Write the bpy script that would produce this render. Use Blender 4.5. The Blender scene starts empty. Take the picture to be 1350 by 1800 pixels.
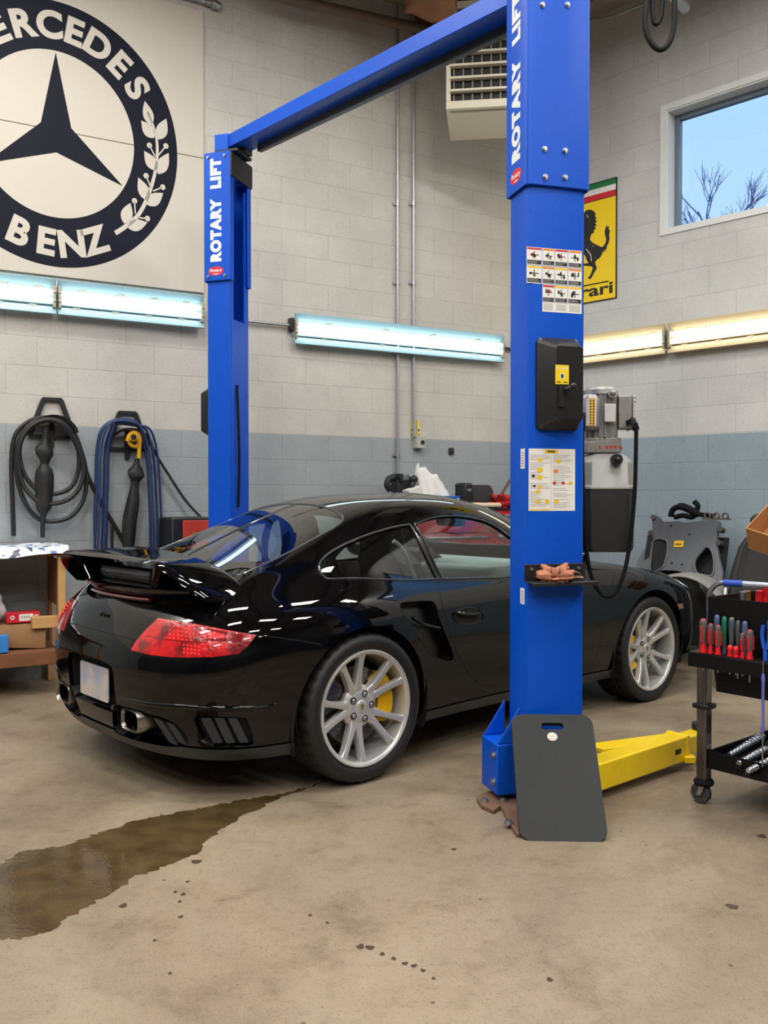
import bpy, bmesh, math, random
import numpy as np
from mathutils import Vector, Matrix
from mathutils.geometry import delaunay_2d_cdt

random.seed(7)
SC = bpy.context.scene
COL = SC.collection
PI = math.pi

# ------------------------------------------------------------------ camera
F_PX, CX, CY = 1570.0, 675.0, 900.0
CAM_Z = 1.265
PITCH = math.atan(26.0 / F_PX)
cam_data = bpy.data.cameras.new('camera')
cam_data.sensor_fit = 'VERTICAL'
cam_data.sensor_height = 36.0
cam_data.lens = F_PX / 1800.0 * 36.0
cam_data.clip_end = 200
cam = bpy.data.objects.new('camera', cam_data)
COL.objects.link(cam)
cam.location = (0, 0, CAM_Z)
cam.rotation_euler = (PI / 2 - PITCH, 0, 0)
SC.camera = cam

# ------------------------------------------------------------------ view, world
SC.view_settings.view_transform = 'Standard'
SC.view_settings.look = 'None'
SC.view_settings.gamma = 1.0
SC.view_settings.use_curve_mapping = False
SC.view_settings.exposure = 0.0
SC.cycles.max_bounces = 8
SC.cycles.transparent_max_bounces = 12
SC.cycles.sample_clamp_indirect = 6.0
SC.cycles.caustics_reflective = False
SC.cycles.caustics_refractive = False
SC.cycles.use_denoising = True

world = bpy.data.worlds.new('sky')
SC.world = world
world.use_nodes = True
wn = world.node_tree
wn.nodes.clear()
w_out = wn.nodes.new('ShaderNodeOutputWorld')
w_bg = wn.nodes.new('ShaderNodeBackground')
w_geo = wn.nodes.new('ShaderNodeTexCoord')
w_sep = wn.nodes.new('ShaderNodeSeparateXYZ')
w_ramp = wn.nodes.new('ShaderNodeValToRGB')
wn.links.new(w_geo.outputs['Generated'], w_sep.inputs[0])
wn.links.new(w_sep.outputs['Z'], w_ramp.inputs[0])
wn.links.new(w_ramp.outputs[0], w_bg.inputs[0])
wn.links.new(w_bg.outputs[0], w_out.inputs[0])
_r = w_ramp.color_ramp
_r.elements[0].position = 0.0
_r.elements[0].color = (0.50, 0.68, 0.96, 1)
_r.elements[1].position = 0.62
_r.elements[1].color = (0.24, 0.48, 0.92, 1)
w_bg.inputs[1].default_value = 1.5

# ------------------------------------------------------------------ lights of the hall (out of the picture)
def area_light(name, loc, sx, sy, power, color, target):
    d = bpy.data.lights.new(name, 'AREA')
    d.shape = 'RECTANGLE'; d.size = sx; d.size_y = sy
    d.energy = power; d.color = color
    o = bpy.data.objects.new(name, d); COL.objects.link(o)
    o.location = loc
    v = Vector(target) - Vector(loc)
    o.rotation_euler = v.to_track_quat('-Z', 'Y').to_euler()
    return o
CEIL_POWER = 72.0
for _i, _x in enumerate((-4.4, -1.6, 1.2, 4.0)):
    for _j, _y in enumerate((-2.6, -0.2, 2.2, 4.6)):
        area_light('ceiling_light', (_x, _y, 5.15), 1.25, 0.32, CEIL_POWER, (1.0, 0.975, 0.93), (_x, _y, 0))

# ------------------------------------------------------------------ pixel helpers (positions read off the photograph, put onto real planes)
def ray(px, py):
    a = (px - CX) / F_PX; b = (CY - py) / F_PX
    c, s = math.cos(PITCH), math.sin(PITCH)
    return Vector((a, c + b * s, -s + b * c))
def at_depth(px, py, y):
    d = ray(px, py); k = y / d.y
    return Vector((d.x * k, y, CAM_Z + d.z * k))
def on_floor(px, py, z=0.0):
    d = ray(px, py); k = (z - CAM_Z) / d.z
    return Vector((d.x * k, d.y * k, z))
def on_plane(px, py, p0, n):
    d = ray(px, py); o = Vector((0, 0, CAM_Z))
    k = (Vector(p0) - o).dot(Vector(n)) / d.dot(Vector(n))
    return o + d * k

# ------------------------------------------------------------------ materials
def lin(c):
    return tuple(((v / 255.0) / 12.92 if v / 255.0 <= 0.04045 else (((v / 255.0) + 0.055) / 1.055) ** 2.4) for v in c)
MATS = {}
def mat(name, rgb=(128, 128, 128), rough=0.5, metal=0.0, coat=0.0, spec=0.5, noise=0.0, nscale=8.0, bump=0.0, bscale=60.0, emit=0.0, rvar=0.0):
    if name in MATS: return MATS[name]
    m = bpy.data.materials.new(name); m.use_nodes = True
    nt = m.node_tree; b = nt.nodes['Principled BSDF']
    c = lin(rgb) + (1.0,)
    b.inputs['Base Color'].default_value = c
    b.inputs['Roughness'].default_value = rough
    b.inputs['Metallic'].default_value = metal
    b.inputs['Coat Weight'].default_value = coat
    b.inputs['Coat Roughness'].default_value = 0.03
    b.inputs['Specular IOR Level'].default_value = spec
    tc = None
    if noise or bump or rvar:
        tc = nt.nodes.new('ShaderNodeTexCoord')
    if noise or rvar:
        n = nt.nodes.new('ShaderNodeTexNoise'); n.inputs['Scale'].default_value = nscale
        n.inputs['Detail'].default_value = 6
        nt.links.new(tc.outputs['Object'], n.inputs['Vector'])
        if noise:
            mx = nt.nodes.new('ShaderNodeMix'); mx.data_type = 'RGBA'
            mx.inputs['A'].default_value = tuple(v * (1 - noise) for v in c[:3]) + (1,)
            mx.inputs['B'].default_value = tuple(min(1, v * (1 + noise)) for v in c[:3]) + (1,)
            nt.links.new(n.outputs['Fac'], mx.inputs['Factor'])
            nt.links.new(mx.outputs['Result'], b.inputs['Base Color'])
        if rvar:
            mr = nt.nodes.new('ShaderNodeMapRange')
            mr.inputs['To Min'].default_value = max(0.02, rough - rvar); mr.inputs['To Max'].default_value = rough + rvar
            nt.links.new(n.outputs['Fac'], mr.inputs['Value']); nt.links.new(mr.outputs[0], b.inputs['Roughness'])
    if bump:
        n2 = nt.nodes.new('ShaderNodeTexNoise'); n2.inputs['Scale'].default_value = bscale
        n2.inputs['Detail'].default_value = 4
        nt.links.new(tc.outputs['Object'], n2.inputs['Vector'])
        bp = nt.nodes.new('ShaderNodeBump'); bp.inputs['Strength'].default_value = bump; bp.inputs['Distance'].default_value = 0.01
        nt.links.new(n2.outputs['Fac'], bp.inputs['Height']); nt.links.new(bp.outputs[0], b.inputs['Normal'])
    if emit:
        b.inputs['Emission Color'].default_value = c
        b.inputs['Emission Strength'].default_value = emit
    MATS[name] = m
    return m
def glass_mat(name, tint, refl=0.06, rough=0.0):
    if name in MATS: return MATS[name]
    m = bpy.data.materials.new(name); m.use_nodes = True
    nt = m.node_tree; nt.nodes.clear()
    out = nt.nodes.new('ShaderNodeOutputMaterial'); mix = nt.nodes.new('ShaderNodeMixShader')
    tr = nt.nodes.new('ShaderNodeBsdfTransparent'); gl = nt.nodes.new('ShaderNodeBsdfGlossy'); lw = nt.nodes.new('ShaderNodeLayerWeight')
    tr.inputs[0].default_value = tuple(tint) + (1,)
    gl.inputs['Roughness'].default_value = rough; gl.inputs[0].default_value = (1, 1, 1, 1)
    lw.inputs[0].default_value = 0.5
    pw_ = nt.nodes.new('ShaderNodeMath'); pw_.operation = 'POWER'; pw_.inputs[1].default_value = 4.5; nt.links.new(lw.outputs['Facing'], pw_.inputs[0])
    fr = nt.nodes.new('ShaderNodeMath'); fr.operation = 'MULTIPLY_ADD'; fr.inputs[1].default_value = 1 - refl; fr.inputs[2].default_value = refl; nt.links.new(pw_.outputs[0], fr.inputs[0])
    nt.links.new(fr.outputs[0], mix.inputs[0]); nt.links.new(tr.outputs[0], mix.inputs[1]); nt.links.new(gl.outputs[0], mix.inputs[2])
    nt.links.new(mix.outputs[0], out.inputs[0])
    MATS[name] = m
    return m
def lamp_mat(name, color, strength):
    if name in MATS: return MATS[name]
    m = bpy.data.materials.new(name); m.use_nodes = True
    nt = m.node_tree; nt.nodes.clear()
    out = nt.nodes.new('ShaderNodeOutputMaterial'); e = nt.nodes.new('ShaderNodeEmission')
    e.inputs[0].default_value = tuple(color) + (1,); e.inputs[1].default_value = strength
    nt.links.new(e.outputs[0], out.inputs[0]); MATS[name] = m
    return m

BLACK_PLASTIC = mat('black_plastic', (24, 25, 27), 0.42, bump=0.05, bscale=180)
RUBBER = mat('black_rubber', (12, 12, 13), 0.75, spec=0.2, bump=0.08, bscale=90)
STEEL = mat('bright_steel', (185, 187, 190), 0.28, 1.0, rvar=0.08)
GALV = mat('galvanised_steel', (176, 178, 180), 0.38, 0.85, noise=0.12, nscale=20)
BOLT = mat('zinc_bolt', (170, 172, 172), 0.35, 0.9, rvar=0.1)
WHITE_PAINT = mat('white_enamel', (232, 233, 228), 0.4, noise=0.03)
PAPER = mat('white_paper', (228, 226, 220), 0.6, noise=0.03)
INK = mat('black_ink', (28, 28, 30), 0.6, noise=0.1)
RED_INK = mat('red_ink', (196, 42, 52), 0.5, noise=0.05)
YELLOW_INK = mat('yellow_ink', (236, 190, 40), 0.5, noise=0.05)
ORANGE_INK = mat('orange_ink', (226, 130, 48), 0.5, noise=0.05)
GREY_INK = mat('grey_ink', (150, 150, 150), 0.6, noise=0.1)

# ------------------------------------------------------------------ mesh builder
class MB:
    def __init__(self):
        self.v = []; self.f = []
    def add(self, verts, faces):
        k = len(self.v)
        self.v += [tuple(p) for p in verts]
        self.f += [tuple(i + k for i in f) for f in faces]
        return self
    def box(self, c, s, R=None):
        hx, hy, hz = s[0] / 2, s[1] / 2, s[2] / 2
        P = [Vector((x * hx, y * hy, z * hz)) for z in (-1, 1) for y in (-1, 1) for x in (-1, 1)]
        if R is not None: P = [R @ p for p in P]
        P = [p + Vector(c) for p in P]
        return self.add(P, [(0, 2, 3, 1), (4, 5, 7, 6), (0, 1, 5, 4), (2, 6, 7, 3), (0, 4, 6, 2), (1, 3, 7, 5)])
    def bar(self, a, b, w, h, up=(0, 0, 1)):
        a = Vector(a); b = Vector(b); d = b - a; L = d.length; d.normalize()
        u = Vector(up); x = d.cross(u)
        if x.length < 1e-5: x = d.cross(Vector((1, 0, 0)))
        x.normalize(); z = x.cross(d)
        R = Matrix((x, d, z)).transposed()
        return self.box((a + b) / 2, (w, L, h), R)
    def tube(self, path, r, n=12, cap=True, closed=False):
        P = [Vector(p) for p in path]; m = len(P)
        rs = r if isinstance(r, (list, tuple)) else [r] * m
        T = []
        for i in range(m):
            if closed: d = P[(i + 1) % m] - P[i - 1]
            else: d = P[min(i + 1, m - 1)] - P[max(i - 1, 0)]
            if d.length < 1e-9: d = Vector((0, 0, 1))
            T.append(d.normalized())
        ref = Vector((0, 0, 1)) if abs(T[0].z) < 0.9 else Vector((1, 0, 0))
        x = T[0].cross(ref).normalized()
        V = []; Fc = []
        for i in range(m):
            x = (x - T[i] * x.dot(T[i]))
            if x.length < 1e-6: x = T[i].cross(Vector((0.3, 0.5, 0.8)))
            x.normalize(); y = T[i].cross(x)
            for k in range(n):
                a = 2 * PI * k / n
                V.append(P[i] + (x * math.cos(a) + y * math.sin(a)) * rs[i])
        for i in range(m if closed else m - 1):
            j = (i + 1) % m
            for k in range(n):
                k2 = (k + 1) % n
                Fc.append((i * n + k, i * n + k2, j * n + k2, j * n + k))
        if cap and not closed:
            Fc.append(tuple(range(n - 1, -1, -1))); Fc.append(tuple((m - 1) * n + k for k in range(n)))
        return self.add(V, Fc)
    def cyl(self, a, b, r, n=24, r2=None):
        return self.tube([a, b], [r, r if r2 is None else r2], n)
    def lathe(self, prof, n=48, axis='z', c=(0, 0, 0), closed=False):
        V = []; Fc = []; m = len(prof)
        for k in range(n):
            a = 2 * PI * k / n; ca, sa = math.cos(a), math.sin(a)
            for (r, h) in prof:
                p = {'z': (r * ca, r * sa, h), 'y': (r * ca, h, r * sa), 'x': (h, r * ca, r * sa)}[axis]
                V.append((p[0] + c[0], p[1] + c[1], p[2] + c[2]))
        for k in range(n):
            k2 = (k + 1) % n
            for i in range(m if closed else m - 1):
                j = (i + 1) % m
                Fc.append((k * m + i, k2 * m + i, k2 * m + j, k * m + j))
        return self.add(V, Fc)
    def prism(self, poly, f0, f1):
        # poly: 2D outline; f0 / f1 turn a 2D point into the near and the far 3D point
        n = len(poly)
        V = [Vector(f0(p)) for p in poly] + [Vector(f1(p)) for p in poly]
        Fc = [tuple(range(n)), tuple(range(2 * n - 1, n - 1, -1))]
        for i in range(n):
            j = (i + 1) % n
            Fc.append((i, j + 0, n + j, n + i)[::-1])
        return self.add(V, Fc)
    def loft(self, rings, cap=True, closed_ring=True):
        m = len(rings); n = len(rings[0])
        V = [p for r in rings for p in r]; Fc = []
        for i in range(m - 1):
            for k in range(n if closed_ring else n - 1):
                k2 = (k + 1) % n
                Fc.append((i * n + k, i * n + k2, (i + 1) * n + k2, (i + 1) * n + k))
        if cap and closed_ring:
            Fc.append(tuple(range(n - 1, -1, -1))); Fc.append(tuple((m - 1) * n + k for k in range(n)))
        return self.add(V, Fc)
    def ball(self, c, r, n=20, m=12, s=(1, 1, 1)):
        prof = [(max(1e-5, math.sin(PI * i / m)), -math.cos(PI * i / m)) for i in range(m + 1)]
        k = len(self.v)
        self.lathe(prof, n)
        for i in range(k, len(self.v)):
            v = self.v[i]
            self.v[i] = (c[0] + v[0] * r * s[0], c[1] + v[1] * r * s[1], c[2] + v[2] * r * s[2])
        return self
    def xf(self, M, start=0):
        for i in range(start, len(self.v)):
            self.v[i] = tuple(M @ Vector(self.v[i]))
        return self
    def build(self, name, material, parent=None, smooth=35, bevel=0.0, seg=2, recalc=True, subsurf=0, uv=None):
        me = bpy.data.meshes.new(name)
        me.from_pydata(self.v, [], self.f); me.update()
        if recalc:
            bm = bmesh.new(); bm.from_mesh(me)
            bmesh.ops.recalc_face_normals(bm, faces=bm.faces)
            bm.to_mesh(me); bm.free()
        if smooth:
            me.polygons.foreach_set('use_smooth', [True] * len(me.polygons))
            me.set_sharp_from_angle(angle=math.radians(smooth))
        mats = material if isinstance(material, (list, tuple)) else [material]
        for m in mats: me.materials.append(m)
        o = bpy.data.objects.new(name, me); COL.objects.link(o)
        if parent is not None: o.parent = parent
        if bevel:
            b = o.modifiers.new('bevel', 'BEVEL'); b.width = bevel; b.segments = seg; b.limit_method = 'ANGLE'; b.angle_limit = math.radians(40)
            b.harden_normals = False
        if subsurf:
            s = o.modifiers.new('subd', 'SUBSURF'); s.levels = subsurf; s.render_levels = subsurf
        return o

def tag(o, label=None, cat=None, group=None, kind=None):
    if label: o['label'] = label
    if cat: o['category'] = cat
    if group: o['group'] = group
    if kind: o['kind'] = kind
    return o
def thing(name, label, cat, loc=(0, 0, 0), rz=0.0, group=None, M=None):
    o = bpy.data.objects.new(name, None); COL.objects.link(o)
    o.empty_display_size = 0.1
    if M is not None: o.matrix_world = M
    else:
        o.location = loc; o.rotation_euler = (0, 0, rz)
    return tag(o, label, cat, group)
def frame(origin, x, z=(0, 0, 1)):
    x = Vector(x).normalized(); z = Vector(z).normalized(); y = z.cross(x).normalized(); x = y.cross(z)
    M = Matrix((x, y, z)).transposed().to_4x4(); M.translation = Vector(origin)
    return M
def catmull(P, k=8, closed=False):
    P = [Vector(p) for p in P]; n = len(P); out = []
    rng = range(n) if closed else range(n - 1)
    for i in rng:
        if closed: a, b, c, d = P[i - 1], P[i], P[(i + 1) % n], P[(i + 2) % n]
        else: a, b, c, d = P[max(i - 1, 0)], P[i], P[i + 1], P[min(i + 2, n - 1)]
        for t in range(k):
            s = t / k
            out.append(0.5 * ((2 * b) + (c - a) * s + (2 * a - 5 * b + 4 * c - d) * s * s + (3 * b - a - 3 * c + d) * s ** 3))
    if not closed: out.append(P[-1])
    return out
def rrect(w, h, r, n=5, cx=0, cy=0):
    out = []
    for (sx, sy, a0) in ((1, 1, 0), (-1, 1, 90), (-1, -1, 180), (1, -1, 270)):
        for i in range(n + 1):
            a = math.radians(a0 + 90 * i / n)
            out.append((cx + sx * (w / 2 - r) + r * math.cos(a), cy + sy * (h / 2 - r) + r * math.sin(a)))
    return out
def text_mesh(s, size, bold=0.0, align='CENTER', shear=0.0, xscale=1.0, depth=0.0, spacing=1.0):
    """flat lettering as (verts, faces) in the xy plane, height measured along y"""
    cu = bpy.data.curves.new('lettering', 'FONT')
    cu.body = s; cu.size = size; cu.align_x = align; cu.align_y = 'CENTER'; cu.offset = bold; cu.shear = shear; cu.resolution_u = 6
    cu.extrude = depth; cu.space_character = spacing
    o = bpy.data.objects.new('lettering', cu); COL.objects.link(o)
    dg = bpy.context.evaluated_depsgraph_get()
    me = bpy.data.meshes.new_from_object(o.evaluated_get(dg))
    V = [(v.co.x * xscale, v.co.y, v.co.z) for v in me.vertices]; Fc = [tuple(p.vertices) for p in me.polygons]
    bpy.data.objects.remove(o); bpy.data.meshes.remove(me); bpy.data.curves.remove(cu)
    return V, Fc
def copy_thing(src, M=None, label=None):
    def cp(o, parent):
        c = o.copy(); COL.objects.link(c)
        if parent is not None: c.parent = parent; c.matrix_parent_inverse = o.matrix_parent_inverse
        for ch in o.children: cp(ch, c)
        return c
    r = cp(src, None)
    if M is not None: r.matrix_world = M
    if label: r['label'] = label
    return r
# ================================================================== the room
BW0 = Vector((0, 7.55, 0)); BT = Vector((1, 0.56, 0)).normalized(); BN = Vector((BT.y, -BT.x, 0))
CORNER = Vector((1.349, 8.306, 0)); RT = Vector((1, -1, 0)).normalized(); RN = Vector((-1, -1, 0)).normalized()
CEIL = 5.42
def bw_px(px, py, off=0.0): return on_plane(px, py, BW0 + BN * off, BN)
def rw_px(px, py, off=0.0): return on_plane(px, py, CORNER + RN * off, RN)
# frames: x along the wall to the right, y INTO the wall, z up
MBW = frame(BW0, BT); MRW = frame(CORNER, RT)
def bw_loc(px, py, off=0.0): return MBW.inverted() @ bw_px(px, py, off)
def rw_loc(px, py, off=0.0): return MRW.inverted() @ rw_px(px, py, off)

def block_material(name, k=1.0, shift=(0, 0), zsplit=1.765, lo=(164, 171, 174), hi=(208, 204, 196)):
    m = bpy.data.materials.new(name); m.use_nodes = True
    nt = m.node_tree; N = nt.nodes; L = nt.links; b = N['Principled BSDF']
    uv = N.new('ShaderNodeUVMap')
    mp = N.new('ShaderNodeMapping'); mp.inputs['Location'].default_value = (shift[0], shift[1], 0)
    L.new(uv.outputs[0], mp.inputs[0])
    br = N.new('ShaderNodeTexBrick'); br.offset = 0.5
    br.inputs['Scale'].default_value = 1.0
    br.inputs['Brick Width'].default_value = 0.4064 * k; br.inputs['Row Height'].default_value = 0.2032 * k
    br.inputs['Mortar Size'].default_value = 0.0045; br.inputs['Mortar Smooth'].default_value = 0.6
    br.inputs['Color1'].default_value = (1, 1, 1, 1); br.inputs['Color2'].default_value = (0.93, 0.93, 0.93, 1); br.inputs['Mortar'].default_value = (0.80, 0.80, 0.80, 1)
    br.inputs['Bias'].default_value = 0.0
    L.new(mp.outputs[0], br.inputs['Vector'])
    sep = N.new('ShaderNodeSeparateXYZ'); L.new(uv.outputs[0], sep.inputs[0])
    nz = N.new('ShaderNodeTexNoise'); nz.inputs['Scale'].default_value = 1.7; nz.inputs['Detail'].default_value = 8; nz.inputs['Roughness'].default_value = 0.65
    L.new(uv.outputs[0], nz.inputs['Vector'])
    nf = N.new('ShaderNodeTexNoise'); nf.inputs['Scale'].default_value = 75; nf.inputs['Detail'].default_value = 5; nf.inputs['Roughness'].default_value = 0.7
    L.new(uv.outputs[0], nf.inputs['Vector'])
    # painted band: pale grey below, warm white above
    ed = N.new('ShaderNodeMath'); ed.operation = 'GREATER_THAN'; ed.inputs[1].default_value = zsplit
    L.new(sep.outputs['Y'], ed.inputs[0])
    cm = N.new('ShaderNodeMix'); cm.data_type = 'RGBA'
    cm.inputs['A'].default_value = lin(lo) + (1,); cm.inputs['B'].default_value = lin(hi) + (1,)
    L.new(ed.outputs[0], cm.inputs['Factor'])
    m1 = N.new('ShaderNodeMix'); m1.data_type = 'RGBA'; m1.blend_type = 'MULTIPLY'; m1.inputs['Factor'].default_value = 0.75
    L.new(cm.outputs['Result'], m1.inputs['A']); L.new(br.outputs['Color'], m1.inputs['B'])
    # grime and pores
    r1 = N.new('ShaderNodeMapRange'); r1.inputs['From Min'].default_value = 0.3; r1.inputs['From Max'].default_value = 0.7; r1.inputs['To Min'].default_value = 0.84; r1.inputs['To Max'].default_value = 1.04
    L.new(nz.outputs['Fac'], r1.inputs['Value'])
    r2 = N.new('ShaderNodeMapRange'); r2.inputs['From Min'].default_value = 0.27; r2.inputs['From Max'].default_value = 0.45; r2.inputs['To Min'].default_value = 0.62; r2.inputs['To Max'].default_value = 1.0
    L.new(nf.outputs['Fac'], r2.inputs['Value'])
    mu = N.new('ShaderNodeMath'); mu.operation = 'MULTIPLY'; L.new(r1.outputs[0], mu.inputs[0]); L.new(r2.outputs[0], mu.inputs[1])
    m2 = N.new('ShaderNodeMix'); m2.data_type = 'RGBA'; m2.blend_type = 'MULTIPLY'; m2.inputs['Factor'].default_value = 1.0
    L.new(m1.outputs['Result'], m2.inputs['A']); L.new(mu.outputs[0], m2.inputs['B'])
    L.new(m2.outputs['Result'], b.inputs['Base Color'])
    b.inputs['Roughness'].default_value = 0.55
    hs = N.new('ShaderNodeMath'); hs.operation = 'MULTIPLY'; hs.inputs[1].default_value = -1.0; L.new(br.outputs['Fac'], hs.inputs[0])
    ha = N.new('ShaderNodeMath'); ha.operation = 'MULTIPLY_ADD'; ha.inputs[1].default_value = 0.25; L.new(nf.outputs['Fac'], ha.inputs[0]); L.new(hs.outputs[0], ha.inputs[2])
    bp = N.new('ShaderNodeBump'); bp.inputs['Strength'].default_value = 0.35; bp.inputs['Distance'].default_value = 0.006
    L.new(ha.outputs[0], bp.inputs['Height']); L.new(bp.outputs[0], b.inputs['Normal'])
    return m

def wall_mesh(name, M, x0, x1, z1, material, holes=(), thick=0.2):
    """wall slab in the frame's xz plane, thickness into +y, with rectangular openings and uv in metres"""
    xs = sorted({x0, x1} | {h[0] for h in holes} | {h[1] for h in holes})
    zs = sorted({0.0, z1} | {h[2] for h in holes} | {h[3] for h in holes})
    def solid(i, j):
        if not (0 <= i < len(xs) - 1 and 0 <= j < len(zs) - 1): return False
        xc = (xs[i] + xs[i + 1]) / 2; zc = (zs[j] + zs[j + 1]) / 2
        return not any(h[0] < xc < h[1] and h[2] < zc < h[3] for h in holes)
    b = MB()
    for i in range(len(xs) - 1):
        for j in range(len(zs) - 1):
            if not solid(i, j): continue
            a, c, d, e = xs[i], xs[i + 1], zs[j], zs[j + 1]
            b.add([(a, 0, d), (c, 0, d), (c, 0, e), (a, 0, e)], [(0, 1, 2, 3)])
            b.add([(a, thick, d), (c, thick, d), (c, thick, e), (a, thick, e)], [(3, 2, 1, 0)])
            for (di, dj, q) in ((-1, 0, ((a, d), (a, e))), (1, 0, ((c, e), (c, d))), (0, -1, ((c, d), (a, d))), (0, 1, ((a, e), (c, e)))):
                if not solid(i + di, j + dj):
                    (p, r), (s, t) = q
                    b.add([(p, 0, r), (p, thick, r), (s, thick, t), (s, 0, t)], [(0, 1, 2, 3)])
    o = b.build(name, material, smooth=0, recalc=False)
    me = o.data; uvl = me.uv_layers.new(name='UVMap')
    for lp in me.loops:
        v = me.vertices[lp.vertex_index].co
        uvl.data[lp.index].uv = (v.x + v.y * 0.5, v.z)
    o.matrix_world = M
    tag(o, kind='structure')
    return o
# mortar joints: on the back wall one joint lies at the top of the grey band
MAT_BLOCK_BACK = block_material('painted_block_back', 1.0, (-0.09, 0.2032 * 9 - 1.765))
MAT_BLOCK_RIGHT = block_material('painted_block_right', 1.09, (0.05, 0.2032 * 1.09 * 8 - 1.765), 1.762, lo=(150, 167, 176), hi=(206, 206, 203))
MAT_BLOCK_FAR = block_material('dark_painted_block', 1.0, lo=(70, 74, 80), hi=(104, 104, 102))

# window opening on the right wall
wl0 = rw_loc(1172, 205).x; wl1 = wl0 + 2.9
WZ0, WZ1 = 3.43, 4.42
LEFT_END, RIGHT_END = -8.2, 10.2
wall_mesh('wall_back', MBW, LEFT_END, (MBW.inverted() @ CORNER).x + 0.16, CEIL, MAT_BLOCK_BACK)
wall_mesh('wall_right', MRW, 0.0, RIGHT_END, CEIL, MAT_BLOCK_RIGHT, holes=[(wl0, wl1, WZ0, WZ1)])
PA = MBW @ Vector((LEFT_END, 0, 0)); PB = MRW @ Vector((RIGHT_END, 0, 0))
PC = Vector((PB.x, -5.5, 0)); PD = Vector((PA.x, -5.5, 0))
def plain_wall(name, a, b_, hole=None):
    d = (b_ - a); L_ = d.length
    return wall_mesh(name, frame(a, d), 0, L_, CEIL, MAT_BLOCK_FAR, holes=[hole] if hole else ())
plain_wall('wall_left', PD, PA)
plain_wall('wall_front', PC, PD)
plain_wall('wall_front_right', PB, PC)

# floor: worn brown concrete
def floor_material():
    m = bpy.data.materials.new('worn_concrete'); m.use_nodes = True
    nt = m.node_tree; N = nt.nodes; L = nt.links; b = N['Principled BSDF']
    tc = N.new('ShaderNodeTexCoord')
    def noise(scale, detail=8, rough=0.6, dist=0.0):
        n = N.new('ShaderNodeTexNoise'); n.inputs['Scale'].default_value = scale; n.inputs['Detail'].default_value = detail
        n.inputs['Roughness'].default_value = rough; n.inputs['Distortion'].default_value = dist
        L.new(tc.outputs['Object'], n.inputs['Vector']); return n.outputs['Fac']
    def ramp(src, stops):
        r = N.new('ShaderNodeValToRGB'); e = r.color_ramp.elements
        while len(e) < len(stops): e.new(0.5)
        for k, (p, c) in enumerate(stops):
            e[k].position = p; e[k].color = lin(c) + (1,) if max(c) > 1.5 else tuple(c) + (1,)
        L.new(src, r.inputs[0]); return r.outputs[0]
    def mult(a, c, f=1.0):
        x = N.new('ShaderNodeMix'); x.data_type = 'RGBA'; x.blend_type = 'MULTIPLY'; x.inputs['Factor'].default_value = f
        L.new(a, x.inputs['A']); L.new(c, x.inputs['B']); return x.outputs['Result']
    big = noise(0.55, 6, 0.6, 0.6); mid = noise(3.2, 8, 0.7, 0.3); fine = noise(26, 6, 0.75); grit = noise(120, 3, 0.6)
    c = ramp(big, [(0.30, (112, 99, 83)), (0.5, (140, 126, 107)), (0.70, (165, 151, 131))])
    c = mult(c, ramp(mid, [(0.30, (0.70, 0.67, 0.63)), (0.48, (0.98, 0.97, 0.95)), (0.7, (1.0, 1.0, 1.0))]))
    c = mult(c, ramp(fine, [(0.30, (0.80, 0.79, 0.78)), (0.5, (1.0, 1.0, 1.0)), (0.75, (1.0, 1.0, 1.0))]))
    c = mult(c, ramp(grit, [(0.32, (0.62, 0.6, 0.58)), (0.42, (1.0, 1.0, 1.0)), (0.75, (1.0, 1.0, 1.0))]))
    vo = N.new('ShaderNodeTexVoronoi'); vo.inputs['Scale'].default_value = 7.0; L.new(tc.outputs['Object'], vo.inputs['Vector'])
    c = mult(c, ramp(vo.outputs['Distance'], [(0.035, (0.45, 0.42, 0.4)), (0.055, (1, 1, 1)), (1.0, (1, 1, 1))]))
    # old oil soaked into the floor under the lift bay
    sep = N.new('ShaderNodeVectorMath'); sep.operation = 'DISTANCE'; sep.inputs[1].default_value = (-0.35, 4.15, 0)
    mp = N.new('ShaderNodeMapping'); mp.inputs['Scale'].default_value = (1, 1, 1)
    L.new(tc.outputs['Object'], mp.inputs[0]); L.new(mp.outputs[0], sep.inputs[0])
    ad = N.new('ShaderNodeMath'); ad.operation = 'MULTIPLY_ADD'; ad.inputs[1].default_value = 1.1; L.new(noise(1.6, 6, 0.65, 0.5), ad.inputs[0]); L.new(sep.outputs['Value'], ad.inputs[2])
    c = mult(c, ramp(ad.outputs[0], [(0.0, (0.55, 0.52, 0.5)), (1.0, (1, 1, 1))]), 0.0)
    L.new(c, b.inputs['Base Color'])
    rr = N.new('ShaderNodeMapRange'); rr.inputs['From Min'].default_value = 0.3; rr.inputs['From Max'].default_value = 0.7; rr.inputs['To Min'].default_value = 0.30; rr.inputs['To Max'].default_value = 0.50
    L.new(mid, rr.inputs['Value']); L.new(rr.outputs[0], b.inputs['Roughness'])
    b.inputs['Specular IOR Level'].default_value = 0.45
    bp = N.new('ShaderNodeBump'); bp.inputs['Strength'].default_value = 0.18; bp.inputs['Distance'].default_value = 0.004
    L.new(fine, bp.inputs['Height']); L.new(bp.outputs[0], b.inputs['Normal'])
    return m
MAT_FLOOR = floor_material()
fl = MB()
outer = [PA + BN * -0.2 + BT * -0.2, CORNER + Vector((0, 0.4, 0)), PB + RN * -0.2 + RT * 0.3, PC + Vector((0.3, -0.3, 0)), PD + Vector((-0.3, -0.3, 0))]
fl.add([(p.x, p.y, 0) for p in outer] + [(p.x, p.y, -0.15) for p in outer], [(0, 4, 3, 2, 1), (5, 6, 7, 8, 9)] + [(i, (i + 1) % 5, 5 + (i + 1) % 5, 5 + i) for i in range(5)])
floor = tag(fl.build('floor', MAT_FLOOR, smooth=0), kind='structure')

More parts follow.
